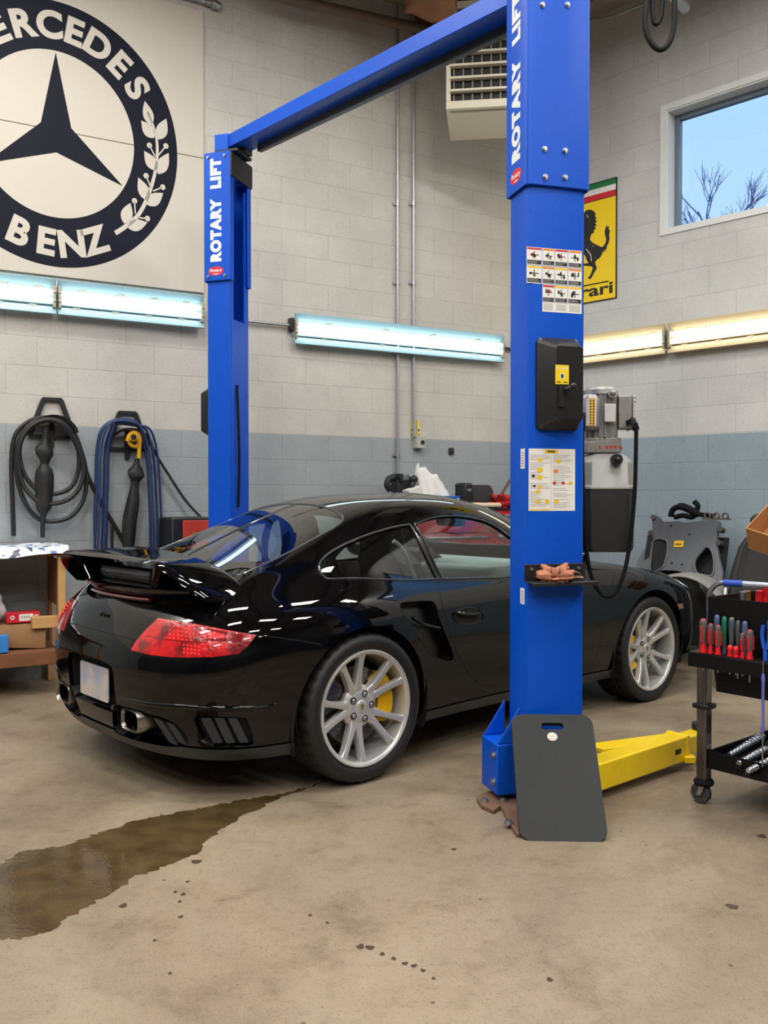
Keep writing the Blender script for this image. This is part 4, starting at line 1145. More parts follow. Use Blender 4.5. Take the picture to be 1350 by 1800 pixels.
# bolts
def bolts(name, M, L_, parent, r=.011):
    for (x, y, z, n) in L_:
        b = MB(); c = Vector((x, y, z)); nn = Vector(n)
        b.cyl(c - nn * .002, c + nn * .003, r * 1.35, 16); b.cyl(c, c + nn * .011, r, 6); lp(name, b, BOLT, M, parent)
MNi = MN.inverted()
def nface(px, py, y=-CD / 2):  # pixel -> near column back face, column frame
    p0 = MN @ Vector((0, y, 0)); n = (MN.to_3x3() @ Vector((0, 1, 0)))
    return MNi @ on_plane(px, py, p0, n)
be = []
for (px, py) in ((957, 262), (993, 265), (958, 311), (993, 312), (953, 9), (997, 9)):
    q = nface(px, py, -CD / 2 - .015); be.append((q.x, -CD / 2 - .015, q.z, (0, -1, 0)))
bolts('column_bolt', MN, be, extN, .0085)
bf = [(CW / 2 + .015, y, z, (1, 0, 0)) for y, z in ((-.06, SZ1 - .03), (.06, SZ1 - .03), (.06, SZ0F + .03), (-.06, SZ0F + .03))]
bolts('column_bolt', MF, bf, extF, .007)
# base plates
def base_plate(M, P, Z):
    return lp('base_plate', MB().prism(P, lambda p: (p[0], p[1], 0.001), lambda p: (p[0], p[1], Z)), RUST, M, bevel=0.003)
bpN = base_plate(MN, [tuple((MN.inverted() @ on_floor(a, b, .018))[:2]) for a, b in ((838, 1402), (858, 1390), (1035, 1388), (1062, 1420), (1010, 1462), (908, 1464), (893, 1440), (880, 1416), (868, 1424), (846, 1414))], .018)
bpF = base_plate(MF, [(-.22, -.2), (.22, -.2), (.22, .2), (-.22, .2)], .018)
for (px, py) in ((884, 1406), (894, 1447), (852, 1408)):
    q = MNi @ on_floor(px, py, .018); bolts('anchor_bolt', MN, [(q.x, q.y, .018, (0, 0, 1))], bpN, .014)
# blue carriage foot beside the near column, and the black one on the far side
cb = MB().box((-.205, .03, .145), (.085, .17, .21)); cb.loft([[(-.245, y, .25), (-.145, y, .40), (-.145, y, .25)] for y in (-.05, -.04)]); cb.loft([[(-.245, y, .25), (-.145, y, .40), (-.145, y, .25)] for y in (.10, .11)])
carr = lp('carriage', cb, BLUE, MN, bevel=0.006); bolts('carriage_bolt', MN, [(-.248, -.02, .20, (-1, 0, 0)), (-.248, -.02, .09, (-1, 0, 0))], carr, .011)
lp('carriage', MB().box((0, .06, 1.25), (.20, .06, 2.35)), BLUE, MF, bevel=0.004)
lp('lift_cable', MB().cyl((.03, .03, .5), (.03, .03, SZ1 - .02), .006, 8), mat('cable_silver', (200, 202, 205), .3, .8, noise=.1), MF)
lp('control_hose', MB().tube(catmull([(.05, CD / 2 + .01, 2.0), (.055, CD / 2 + .02, 1.8), (.04, CD / 2 + .02, 1.5), (.045, CD / 2 + .015, 1.2)], 6), .008, 8), RUBBER, MF)
# cross beam between the post tops
A = at_depth(900, 9, 3.93); B = at_depth(422, 251, 5.9)
dirb = (B - A).normalized(); A2 = A - dirb * .32; B2 = B + dirb * .06
def beam_pt(t, a, b): return a + (b - a) * t
bm_ = MB().bar(A2 - N0, B2 - N0, .15, .085)
beam = bm_.build('cross_beam', BLUE, lift, bevel=0.004)
rt = Vector((dirb.y, -dirb.x, 0)).normalized()
if rt.y > 0: rt = -rt            # rt points at the viewer
off = -rt * .055 + Vector((0, 0, -.062))
MB().bar(A2 + off - N0, B2 - dirb * .22 + off - N0, .035, .045).build('shut_off_bar', BLK_STEEL, beam, bevel=0.003)
# top brackets
for M, z in ((MF, SZ1),):
    br = MB().box((.0, .105, z - .085), (CW + .032, .012, .15)); br.box((0.02, .06, z + .012), (.20, .16, .02)); br.box((.0, .10, z + .045), (.10, .12, .05))
    lp('top_bracket', br, BLK_STEEL, M, bevel=0.003)
    tb = MB().box((.03, .0, z + .06), (.10, .10, .16)); lp('beam_saddle', tb, BLUE, M, bevel=0.004)
lp('beam_saddle', MB().box((0, 0, SZ1 + .0), (.24, .16, .10)), BLUE, MN, bevel=0.004)
# lock housings
LOCKM = mat('moulded_black', (26, 27, 29), 0.36, coat=0.15, bump=0.04, bscale=220)
def lock_cover(M, cx, z0, z1, w, h, par):
    zc = (z0 + z1) / 2; H = z1 - z0; yb = -CD / 2
    def rg(w_, h_, r, y, dx=0, dz=0): return [(cx + p[0] + dx, y, zc + p[1] + dz) for p in rrect(w_, h_, r, 5)]
    b = MB().loft([rg(w, H, .022, yb), rg(w, H, .022, yb - .016), rg(w * .93, H * .96, .02, yb - .022), rg(w * .66, H * .80, .014, yb - h, w * .10, 0), rg(w * .63, H * .78, .012, yb - h - .003, w * .10, 0)])
    return lp('lock_cover', b, LOCKM, M, par, smooth=30)
q0 = nface(941, 756); q1 = nface(1015, 598); lw = q1.x - q0.x; lc = (q0.x + q1.x) / 2
lcN = lock_cover(MN, lc, q0.z, q1.z, lw, .075, colN)
yl = -CD / 2 - .0785
fN = lambda x, z, h: to_lift(MN) @ Vector((x, yl - h, z))
a = nface(976, 675, yl); b_ = nface(1000, 642, yl)
pr = Print(fN); pr.rect(a.x, b_.x, a.z, b_.z, mat('yellow_label', (240, 205, 20), .45, noise=.04))
w_, h_ = b_.x - a.x, b_.z - a.z
pr.mesh(fit_text('Rotary', w_ * .8, h_ * .16, .02), PAPER, (a.x + b_.x) / 2, a.z + h_ * .82)
pr.poly(ellipse((a.x + b_.x) / 2, a.z + h_ * .42, w_ * .17, h_ * .17), PAPER, 1); pr.poly(ellipse((a.x + b_.x) / 2, a.z + h_ * .42, w_ * .10, h_ * .12), INK, 2)
for k in range(2): pr.rect(a.x + w_ * .1 + k * w_ * .5, a.x + w_ * .4 + k * w_ * .5, a.z + h_ * .08, a.z + h_ * .13, INK, 1)
pr.build('lock_label', lcN, 'yellow label with a black symbol')
hb = MB(); h0 = nface(986, 682, yl); hb.box((h0.x, yl - .004, h0.z - .035), (.022, .01, .08)); lp('release_slot', hb, DARK, MN, lcN)
hb = MB(); hb.tube(catmull([(h0.x + .012, yl - .003, h0.z - .004), (h0.x + .016, yl - .03, h0.z - .006), (h0.x + .028, yl - .045, h0.z + .002)], 5), .008, 10); hb.ball((h0.x + .03, yl - .048, h0.z + .004), .012); lp('release_lever', hb, BLK_STEEL, MN, lcN)
lcF = lock_cover(MF, 0, at_depth(352, 768, 5.95).z, at_depth(352, 682, 5.95).z, .19, .07, colF)
# warning labels on the near column
fN2 = lambda x, z, h: to_lift(MN) @ Vector((x, -CD / 2 - h, z))
GRID = (925, 953, 975, 998, 1023)
def cell(pr, x0, x1, z0, z1, head, seed):
    rnd = random.Random(seed); w = x1 - x0; h = z1 - z0
    pr.rect(x0, x1, z0, z1, PAPER)
    pr.rect(x0 + w * .03, x1 - w * .03, z1 - h * .14, z1 - h * .03, head, 1)
    pr.rect(x0 + w * .04, x1 - w * .04, z0 + h * .05, z0 + h * .28, INK, 1)
    for k in range(3): pr.rect(x0 + w * .1, x1 - w * (.1 + .3 * rnd.random()), z0 + h * (.09 + .06 * k), z0 + h * (.115 + .06 * k), GREY_INK, 2)
    cx, cz = (x0 + x1) / 2, z0 + h * .57
    for k in range(3):
        ex, ez = cx + w * rnd.uniform(-.28, .28), cz + h * rnd.uniform(-.12, .12)
        pr.poly(ellipse(ex, ez, w * rnd.uniform(.05, .13), h * rnd.uniform(.05, .12), 14), RED_INK if head is RED_INK and k == 1 else INK, 1)
    pr.rect(cx - w * .3, cx + w * .3, cz - h * .02, cz + h * .02, INK, 2); pr.rect(cx - w * .04, cx + w * .02, cz - h * .2, cz + h * .2, INK, 2)
def nx(px): return nface(px, 500).x
def nz(py, px=975): return nface(px, py).z
pr = Print(fN2); heads = [[RED_INK, ORANGE_INK, RED_INK, ORANGE_INK], [YELLOW_INK, ORANGE_INK, YELLOW_INK, ORANGE_INK], [None, RED_INK, YELLOW_INK, YELLOW_INK]]
XS = [nx(p) for p in GRID]; ZS = [nz(p) for p in (437, 469, 501, 533)]
for r in range(3):
    for c in range(4):
        if heads[r][c] is None: continue
        cell(pr, XS[c] + .001, XS[c + 1] - .001, ZS[r + 1] + .001, ZS[r] - .001, heads[r][c], r * 7 + c)
pr.rect(XS[1] + .001, XS[4] - .001, nz(549), ZS[3], PAPER)
for k in range(5):
    for c in range(1, 4): pr.rect(XS[c] + .006, XS[c + 1] - .008, nz(536 + 2.4 * k), nz(535.2 + 2.4 * k), GREY_INK, 1)
pr.build('safety_label', colN, 'white grid of pictogram warning labels')
pr = Print(fN2); x0, x1, z0, z1 = nx(930), nx(1012), nz(898), nz(789); w = x1 - x0; h = z1 - z0
pr.rect(x0, x1, z0, z1, PAPER); pr.rect(x0 + w * .34, x0 + w * .62, z1 - h * .075, z1 - h * .015, YELLOW_INK, 1); pr.rect(x0 + w * .4, x0 + w * .56, z1 - h * .055, z1 - h * .032, INK, 2)
pr.rect(x0 + w * .475, x0 + w * .48, z0 + h * .03, z1 - h * .1, GREY_INK, 1)
rnd = random.Random(5)
for cidx in range(2):
    for k in range(34):
        zz = z1 - h * (.10 + .0255 * k); a = x0 + w * (.03 + .49 * cidx)
        if rnd.random() < .8: pr.rect(a, a + w * rnd.uniform(.18, .42), zz - h * .006, zz, GREY_INK, 1)
for (u, v, m, s) in ((.24, .82, YELLOW_INK, 1), (.64, .80, YELLOW_INK, 1), (.24, .66, YELLOW_INK, 1.3), (.58, .64, ORANGE_INK, 1), (.24, .54, YELLOW_INK, 1.2), (.24, .38, YELLOW_INK, .9), (.2, .31, YELLOW_INK, .9), (.55, .45, RED_INK, .8), (.74, .45, RED_INK, .8), (.9, .45, YELLOW_INK, .9), (.2, .15, YELLOW_INK, 1), (.4, .15, YELLOW_INK, 1), (.6, .15, YELLOW_INK, 1), (.1, .56, INK, .7), (.12, .40, INK, .6)):
    pr.poly(ellipse(x0 + w * u, z0 + h * v, w * .05 * s, h * .032 * s, 14), m, 2)
pr.rect(x0 + w * .02, x0 + w * .45, z0 + h * .012, z0 + h * .03, YELLOW_INK, 1)
pr.build('instruction_sheet', colN, 'white instruction sheet with yellow drawings')
fS = lambda y, z, h: to_lift(MN) @ Vector((-CW / 2 - h, y, z))
for (py0, py1) in ((789, 824), (1033, 1061)):
    z1_, z0_ = at_depth(912, py0, 3.7).z, at_depth(912, py1, 3.7).z
    pr = Print(fS); pr.rect(-.062, -.02, z0_, z1_, PAPER)
    for k in range(6): pr.rect(-.055, -.028, z0_ + (z1_ - z0_) * (.12 + .13 * k), z0_ + (z1_ - z0_) * (.17 + .13 * k), GREY_INK, 1)
    pr.build('serial_label', colN)
# black shelf on the near column
s0 = nface(921, 992); s1 = nface(1027, 1018)
sh = MB().box(((s0.x + s1.x) / 2, -CD / 2 - .004, (s0.z + s1.z) / 2), (s1.x - s0.x, .006, s0.z - s1.z))
sh.box(((s0.x + s1.x) / 2 + .006, -CD / 2 - .045, s1.z - .003), (s1.x - s0.x + .02, .085, .005)); sh.box(((s0.x + s1.x) / 2 + .006, -CD / 2 - .087, s1.z - .009), (s1.x - s0.x + .02, .004, .014))
shelf = lp('tool_shelf', sh, BLK_STEEL, MN, colN, bevel=0.002)
bolts('shelf_screw', MN, [(s0.x + .03, -CD / 2 - .007, s0.z - .02, (0, -1, 0)), (s1.x - .03, -CD / 2 - .007, s0.z - .02, (0, -1, 0))], colN, .005)
SHELF_TOP = MN @ Vector(((s0.x + s1.x) / 2, -CD / 2 - .045, s1.z))
# yellow swing arm lying low beside the column
a0 = Vector((.86, 3.73, .098)); a1 = Vector((1.372, 4.165, .098)); a2 = Vector((1.56, 4.325, .098))
arm = MB().bar(a0 - N0, a1 - N0, .105, .115).build('swing_arm', YEL, lift, bevel=0.006, seg=3)
MB().bar(a1 - (a1 - a0).normalized() * .05 - N0, a2 - N0, .082, .088).build('arm_extension', YEL, arm, bevel=0.006, seg=3)
g0 = at_depth(1046, 1316, 3.98); g1 = at_depth(1176, 1298, 4.24)
MB().bar(g0 - N0, g1 - N0, .10, .022).build('arm_gusset', YEL, arm, bevel=0.004)
dA = (a1 - a0).normalized(); nA = Vector((dA.y, -dA.x, 0))
MB().bar(a1 - dA * .005 - N0, a1 + dA * .02 - N0, .115, .125).box(a1 + nA * .062 + Vector((0, 0, -.045)) - N0, (.05, .05, .03)).build('arm_collar', YEL, arm, bevel=0.004)
MB().cyl(a2 - dA * .03 + Vector((0, 0, .04)) - N0, a2 - dA * .03 + Vector((0, 0, .075)) - N0, .045, 24).build('lift_pad', BLK_STEEL, arm)
bp_ = MB(); c = a2 - dA * .05 + nA * .041 - N0; bp_.cyl(c, c + nA * .004, .012, 16); bp_.build('locking_pin', DARK, arm)
st_ = Print(lambda x, z, h: (a0 + dA * x + nA * (.0525 + h) + Vector((0, 0, z)) - N0)); L1 = (a1 - a0).length
st_.rect(L1 - .10, L1 - .05, -.012, .012, INK); st_.build('arm_marking', arm)
lp('swing_arm', MB().bar((0.12, .1, .1), (0.75, .55, .1), .11, .11), YEL, MF, bevel=.006)

# ================================================================== power unit beside the near column
ALU = mat('dusty_aluminium', (150, 148, 143), 0.45, 0.55, noise=0.2, nscale=18, bump=0.1, bscale=60)
PU_D = 3.86
def pu(px, py): q = at_depth(px, py, PU_D); return q.x, q.z
pc = pu(1072, 874)[0]
power = thing('power_unit', 'grey electric hydraulic power unit with black tank on the near lift post', 'pump', (pc, PU_D + .11, 0))
def pz(py): return pu(1072, py)[1]
def pw(n): return n * PU_D / F_PX
def pxx(px): return pu(px, 874)[0] - pc
tk = []
for (py, wd, c) in ((858, 92, .03), (900, 92, .03), (962, 91, .03), (971, 86, .035)):
    w = pw(wd); x0 = pxx(1072); tk.append([(x0 + p[0], p[1], pz(py)) for p in [(-w / 2 + c, -w / 2), (w / 2 - c, -w / 2), (w / 2, -w / 2 + c), (w / 2, w / 2 - c), (w / 2 - c, w / 2), (-w / 2 + c, w / 2), (-w / 2, w / 2 - c), (-w / 2, -w / 2 + c)]])
MB().loft(tk).build('tank', mat('black_tank_plastic', (34, 35, 37), .5, noise=.25, nscale=14), power, smooth=40, bevel=0.004)
tk = []
for (py, wd, c) in ((860, 95, .03), (855, 95, .03), (852, 90, .03), (812, 88, .03), (801, 70, .03), (797, 60, .028)):
    w = pw(wd); x0 = pxx(1072); tk.append([(x0 + p[0], p[1], pz(py)) for p in [(-w / 2 + c, -w / 2), (w / 2 - c, -w / 2), (w / 2, -w / 2 + c), (w / 2, w / 2 - c), (w / 2 - c, w / 2), (-w / 2 + c, w / 2), (-w / 2, w / 2 - c), (-w / 2, -w / 2 + c)]])
MB().loft(tk).build('tank_lid', mat('grey_tank_lid', (150, 150, 145), .45, noise=.15, nscale=20), power, smooth=40, bevel=0.003)
vb = MB().box((pxx(1067), 0, (pz(768) + pz(795)) / 2), (pw(60), pw(55), pz(768) - pz(795))); vb.box((pxx(1042), -.01, pz(785)), (pw(18), pw(50), pw(20))); vb.cyl((pxx(1098), -.02, pz(785)), (pxx(1104), -.02, pz(785)), .008)
vblk = vb.build('valve_block', ALU, power, bevel=0.004)
pr = Print(lambda x, z, h: (x, -pw(27.5) - h, z))
for k, px in enumerate((1058, 1071, 1078, 1086, 1094)): pr.poly(ellipse(pxx(px), pz(785 - (k == 0) * -1), pw(2.6 if k else 1.6), pw(3)), RED_INK)
for k in range(8): pr.rect(pxx(1052 + 5 * k), pxx(1055 + 5 * k), pz(776), pz(773), GREY_INK)
pr.build('valve_marking', vblk)
mo = MB(); n = 40; prof = []
for k in range(n * 2): a = 2 * PI * k / (n * 2); r = pw(30) * (1.0 if k % 4 < 2 else .93); prof.append((r * math.cos(a), r * math.sin(a)))
mo.prism(prof, lambda p: (p[0] + pxx(1066), p[1], pz(768)), lambda p: (p[0] + pxx(1066), p[1], pz(684)))
mo.lathe([(.0001, pz(677)), (pw(26), pz(677)), (pw(30), pz(682)), (pw(31), pz(690)), (.0001, pz(690))], 40, 'z', (pxx(1066), 0, 0))
motor = mo.build('motor', ALU, power, smooth=30)
MB().box((pxx(1074), -pw(33), pz(725)), (pw(20), pw(8), pw(32))).build('motor_plate', mat('pale_motor_tag', (206, 204, 198), .5, noise=.05), motor, bevel=.003)
MB().cyl((pxx(1078), -pw(24), pz(692)), (pxx(1078), -pw(38), pz(690)), pw(8), 20).ball((pxx(1078), -pw(38), pz(690)), pw(6)).build('lifting_eye', ALU, motor)
cpb = MB(); cpb.tube([(pxx(1041), -pw(22), pz(y)) for y in (755, 750, 700, 692)], [pw(14), pw(19), pw(19), pw(13)], 28); cap_ = cpb.build('capacitor', ALU, motor, smooth=40)
pr = Print(lambda x, z, h: (pxx(1041) + (pw(19) + h + .001) * math.sin(x), -pw(22) - (pw(19) + h + .001) * math.cos(x), z))
for k in range(6): pr.rect(-.55 + .16 * k, -.40 + .16 * k, pz(748), pz(700), YELLOW_INK if k in (2, 3) else ORANGE_INK if k == 4 else PAPER)
for k in range(9): pr.rect(-.2, .2, pz(745 - 5 * k), pz(743 - 5 * k), INK, 2)
pr.build('warning_sticker', cap_)
sb = MB().box((pxx(1105), -.0, pz(722)), (pw(24), pw(44), pw(58))); sb.box((pxx(1119), 0, pz(722)), (pw(3), pw(46), pw(62)))
sw_ = sb.build('switch_box', ALU, power, bevel=.005)
for (dy, dz) in ((-20, 695), (-20, 702)): MB().cyl((pxx(1119), pw(dy), pz(dz)), (pxx(1124), pw(dy), pz(dz)), .006, 8).build('box_screw', BOLT, sw_)
MB().cyl((pxx(1083), -pw(40), pz(808)), (pxx(1083), -pw(52), pz(808)), pw(10), 24).ball((pxx(1083), -pw(53), pz(808)), pw(5)).build('filler_cap', BLK_STEEL, power)
cab = MB(); pts_ = [(1019, 735), (1019.5, 760), (1020, 800), (1021, 850), (1023, 900), (1027, 960), (1036, 1010), (1052, 1040), (1067, 1047), (1082, 1035), (1095, 1000), (1104, 950), (1109, 900), (1112, 850), (1113, 800), (1113.5, 760), (1113, 745)]
cab.tube(catmull([(pxx(a), -pw(60), pz(b)) for a, b in pts_], 6), pw(3.6), 12)
cab.tube([(pxx(1019), -pw(60), pz(757)), (pxx(1019), -pw(56), pz(730))], pw(6.5), 12); cab.tube([(pxx(1113), -pw(60), pz(755)), (pxx(1112), -pw(40), pz(738))], pw(6), 12)
cab.bar((pxx(1112), -pw(45), pz(742)), (pxx(1108), 0, pz(740)), .02, .02); cab.bar((pxx(1019), -pw(58), pz(732)), (pxx(1030), -pw(20), pz(725)), .02, .02)
cab.build('power_cable', RUBBER, power)
MB().box((pxx(1020), .06, pz(700)), (.12, .04, .10)).build('mounting_plate', BLK_STEEL, power)

# ================================================================== kneeling mat leaning on the near column
BL = on_floor(914, 1478); BR = BL + Vector((.324, -.014, 0)); TL = at_depth(903, 1255, 3.61); 
mx = (BR - BL); mw = mx.length; up = (TL - BL); up = up - mx.normalized() * up.dot(mx.normalized()); mh = up.length
MM = Matrix((mx.normalized(), up.normalized(), mx.normalized().cross(up.normalized()))).transposed().to_4x4(); MM.translation = (BL + BR) / 2
matt = thing('kneeling_mat', 'dark grey foam kneeling mat leaning on the near lift post', 'kneeling mat', M=MM)
FOAM = mat('dark_grey_foam', (33, 35, 37), 0.75, bump=0.06, bscale=250)
b = MB(); out = rrect(mw, mh, .045, 8, 0, mh / 2); hol = rrect(.088, .028, .013, 6, 0, mh - .052)
plate_with_holes(b, out, [hol], lambda p: (p[0], p[1], .0), lambda p: (p[0], p[1], -.026))
b.build('foam_pad', FOAM, matt, bevel=0.005, seg=3, smooth=30)
pr = Print(lambda x, y, h: (x, y, .0004 + h)); pr.poly(ellipse(-.005, mh - .098, .020, .018), PAPER); pr.poly(ellipse(-.005, mh - .098, .017, .015), ORANGE_INK, 1); pr.poly(ellipse(-.005, mh - .098, .014, .012), PAPER, 2); pr.rect(-.013, .003, mh - .101, mh - .095, GREY_INK, 3)
pr.build('round_sticker', matt, 'small white and orange round sticker')

# crumpled rag on the shelf
def crumple(name, label, cat, c, sx, sy, sz, m, seed, amp=.35, n=40, rz=0):
    rnd = random.Random(seed); ph = [(rnd.uniform(2, 6), rnd.uniform(2, 6), rnd.uniform(2, 6), rnd.uniform(0, 6)) for _ in range(9)]
    b = MB().ball((0, 0, 0), 1.0, n, n // 2)
    for i, v in enumerate(b.v):
        d = Vector(v); k = 1.0
        for j, (a, bb, cc, e) in enumerate(ph): k += amp * (.5 ** (j // 3)) * abs(math.sin(a * (1 + j // 3) * d.x + e) * math.cos(bb * (1 + j // 3) * d.y - e) * math.sin(cc * d.z + e * 2)) - amp * .12
        z = d.z * k * sz; z = max(z, -sz * .45)
        b.v[i] = (d.x * k * sx, d.y * k * sy, z + sz * .45)
    o = b.build(name, m, smooth=55); o.location = c; o.rotation_euler = (0, 0, rz)
    if label: tag(o, label, cat)
    return o
RAG = mat('brown_shop_rag', (178, 118, 92), 0.85, noise=0.2, nscale=40, bump=0.3, bscale=80)
crumple('shop_rag', 'crumpled reddish brown rag on the black shelf of the near lift post', 'rag', MN @ Vector((s0.x + .112, -CD / 2 - .05, s1.z)), .055, .035, .034, RAG, 3, .75, 56, .2)
cl = MB().ball((0, 0, 0.014), .014); cl.tube([(0, 0, .01), (.03, .01, .012), (.055, .0, .011)], .008, 8); cl.tube([(.02 + .022 * math.cos(a), 0.0, .022 + .014 * math.sin(a)) for a in np.linspace(0, PI, 9)], .003, 6)
o = cl.build('hose_clip', mat('dull_brass', (120, 96, 74), .4, .6, noise=.1)); o.matrix_world = Matrix.Translation(MN @ Vector((s0.x + .185, -CD / 2 - .045, s1.z))); tag(o, 'small dark metal clip lying right of the rag on the shelf', 'clip')
# ================================================================== puddle and drips
WET = bpy.data.materials.new('wet_concrete'); WET.use_nodes = True
_N = WET.node_tree.nodes; _L = WET.node_tree.links; _b = _N['Principled BSDF']
_tc = _N.new('ShaderNodeTexCoord'); _nz = _N.new('ShaderNodeTexNoise'); _nz.inputs['Scale'].default_value = 9; _nz.inputs['Detail'].default_value = 8
_L.new(_tc.outputs['Object'], _nz.inputs['Vector'])
_rp = _N.new('ShaderNodeValToRGB'); _rp.color_ramp.elements[0].position = .3; _rp.color_ramp.elements[0].color = lin((64, 50, 31)) + (1,); _rp.color_ramp.elements[1].position = .7; _rp.color_ramp.elements[1].color = lin((90, 74, 49)) + (1,)
_L.new(_nz.outputs['Fac'], _rp.inputs[0]); _L.new(_rp.outputs[0], _b.inputs['Base Color'])
_b.inputs['Roughness'].default_value = 0.07; _b.inputs['Specular IOR Level'].default_value = 0.5
_n2 = _N.new('ShaderNodeTexNoise'); _n2.inputs['Scale'].default_value = 60; _L.new(_tc.outputs['Object'], _n2.inputs['Vector'])
_bp = _N.new('ShaderNodeBump'); _bp.inputs['Strength'].default_value = .12; _bp.inputs['Distance'].default_value = .004; _L.new(_n2.outputs['Fac'], _bp.inputs['Height']); _L.new(_bp.outputs[0], _b.inputs['Normal'])
pud = [(-60, 1545), (0, 1518), (40, 1498), (110, 1487), (170, 1466), (240, 1443), (285, 1434), (330, 1425), (440, 1405), (500, 1394), (566, 1378), (540, 1388), (487, 1404), (462, 1418), (425, 1437), (385, 1461), (352, 1490), (345, 1501), (290, 1523), (240, 1540), (210, 1560), (160, 1590), (120, 1612), (80, 1640), (40, 1651), (0, 1648), (-60, 1640)]
P = [on_floor(a, b) for a, b in dens(pud, 9)]
rnd = random.Random(11)
P = [Vector((p.x + rnd.uniform(-.014, .014), p.y + rnd.uniform(-.014, .014), 0)) for p in P]
b = MB(); n = len(P); b.add([(p.x, p.y, .0014) for p in P] + [(p.x, p.y, .0002) for p in P], [tuple(range(n))] + [(i, n + i, n + (i + 1) % n, (i + 1) % n) for i in range(n)])
tag(b.build('puddle', WET, smooth=0), 'brown wet puddle spreading across the floor behind the car', 'puddle')
DRIP = mat('oil_drip', (74, 62, 48), 0.3, noise=.1)
b = MB()
for (px, py, r) in ((217, 1592, 6), (345, 1515, 8), (330, 1550, 3), (322, 1572, 4), (316, 1585, 3), (318, 1612, 4), (299, 1711, 3), (308, 1568, 3), (634, 1664, 6), (650, 1666, 7), (672, 1677, 4), (692, 1685, 4), (712, 1694, 5), (728, 1698, 5), (743, 1706, 4), (762, 1720, 3), (1287, 1594, 9), (966, 1722, 5), (1340, 1470, 7), (798, 1493, 4), (272, 1653, 3), (545, 1609, 3), (575, 1622, 3)):
    c = on_floor(px, py); k = c.y / F_PX * r; ang = rnd.uniform(0, 6)
    ring = [(c.x + k * 1.1 * math.cos(a) * (1 + .25 * math.sin(3 * a + ang)), c.y + k * 1.3 * math.sin(a) * (1 + .25 * math.cos(2 * a + ang)), .0009) for a in np.linspace(0, 2 * PI, 14, endpoint=False)]
    b.add(ring, [tuple(range(14))])
tag(b.build('oil_drips', DRIP, smooth=0, recalc=False), 'scattered dark oil drips on the concrete floor', 'oil stain', kind='stuff')

# ================================================================== fluorescent wall lights
TUBE_C = lamp_mat('cool_tube', (0.80, 0.95, 1.0), 6.0)
TUBE_W = lamp_mat('warm_tube', (1.0, 0.94, 0.82), 6.0)
FIX_C = mat('pale_fixture_enamel', (150, 182, 190), 0.35, noise=.03)
FIX_W = mat('cream_fixture_enamel', (190, 174, 138), 0.35, noise=.03)
CLIPM = mat('fixture_clip_metal', (168, 164, 146), 0.4, .6, noise=.1)
def wall_light(M, x0, x1, z, tm, fm, label):
    t = thing('wall_light', label, 'fluorescent light', group='fluorescent wall lights', M=M @ Matrix.Translation((x0, 0, z)))
    L_ = x1 - x0
    b = MB().box((L_ / 2, -.025, 0), (L_, .05, .10)); b.build('housing', fm, t, bevel=.003)
    for sg in (1, -1):
        b = MB().loft([[(x, -.045, sg * .062), (x, -.062, sg * .070), (x, -.088, sg * .118), (x, -.080, sg * .124), (x, -.050, sg * .080), (x, -.035, sg * .068)] for x in (0, L_)])
        b.build('reflector', fm, t, smooth=20)
    for sg in (1, -1):
        b = MB().cyl((.03, -.082, sg * .030), (L_ - .03, -.082, sg * .030), .0195, 20); b.build('lamp_tube', tm, t)
    for x in (.012, L_ - .012):
        b = MB().box((x, -.06, 0), (.02, .06, .15)); b.cyl((x - .012, -.082, .03), (x + .012, -.082, .03), .013, 12); b.cyl((x - .012, -.082, -.03), (x + .012, -.082, -.03), .013, 12)
        b.build('lamp_holder', CLIPM, t, bevel=.003)
    for k, fx in enumerate((.14, .40, .63, .86)):
        for sg in (1, -1):
            MB().box((L_ * fx + .02 * sg, -.055, sg * .066), (.05, .018, .012)).build('reflector_clip', FIX_W if fm is FIX_W else CLIPM, t, bevel=.002)
    return t
zl = bw_loc(178, 530, .08).z; zb = bw_loc(700, 595, .08).z; zr = rw_loc(1187, 593, .08).z
bx = lambda px, py: bw_loc(px, py, .06).x
rx = lambda px, py: rw_loc(px, py, .06).x
wall_light(MBW, bx(-170, 500), bx(98, 523), zl, TUBE_C, FIX_C, 'bluish white fluorescent light under the star emblem, cut by the left edge of the photo')
wall_light(MBW, bx(101, 523), bx(357, 548), zl, TUBE_C, FIX_C, 'bluish white fluorescent light ending at the far lift post')
wall_light(MBW, bx(517, 574), bx(884, 612), zb, TUBE_C, FIX_C, 'bluish white fluorescent light between the two lift posts')
wall_light(MRW, rx(985, 625), rx(1171, 596), zr, TUBE_W, FIX_W, 'warm white fluorescent light beside the near lift post below the yellow sign')
wall_light(MRW, rx(1176, 595), rx(1420, 545), zr, TUBE_W, FIX_W, 'warm white fluorescent light below the window at the right edge')
# ================================================================== big round emblem board
BOARD = mat('cream_board', (206, 199, 186), 0.5, spec=.3, noise=.05, nscale=1.5)
NAVY = mat('dark_navy_vinyl', (20, 24, 38), 0.6, spec=.15, noise=.05)
BR_ = bw_loc(357, 300); bx0 = bw_loc(-260, 300).x; zs_ = bw_loc(357, 280).z; zbt = bw_loc(357, 516).z; ztp = bw_loc(358, 22).z
EM = bw_loc(98, 235)
sign = thing('emblem_board', 'cream wall board with a big dark round star emblem and laurel', 'wall sign', M=MBW @ Matrix.Translation((EM.x, 0, 0)))
W1, W0 = BR_.x - EM.x, bx0 - EM.x
MB().box(((W0 + W1) / 2, -.010, (zs_ + ztp) / 2 + .001), (W1 - W0, .018, ztp - zs_ - .003)).build('board_panel', BOARD, sign, bevel=.002)
MB().box(((W0 + W1) / 2, -.010, (zs_ + zbt) / 2 - .001), (W1 - W0, .018, zs_ - zbt - .003)).build('board_panel', BOARD, sign, bevel=.002)
EX = .93
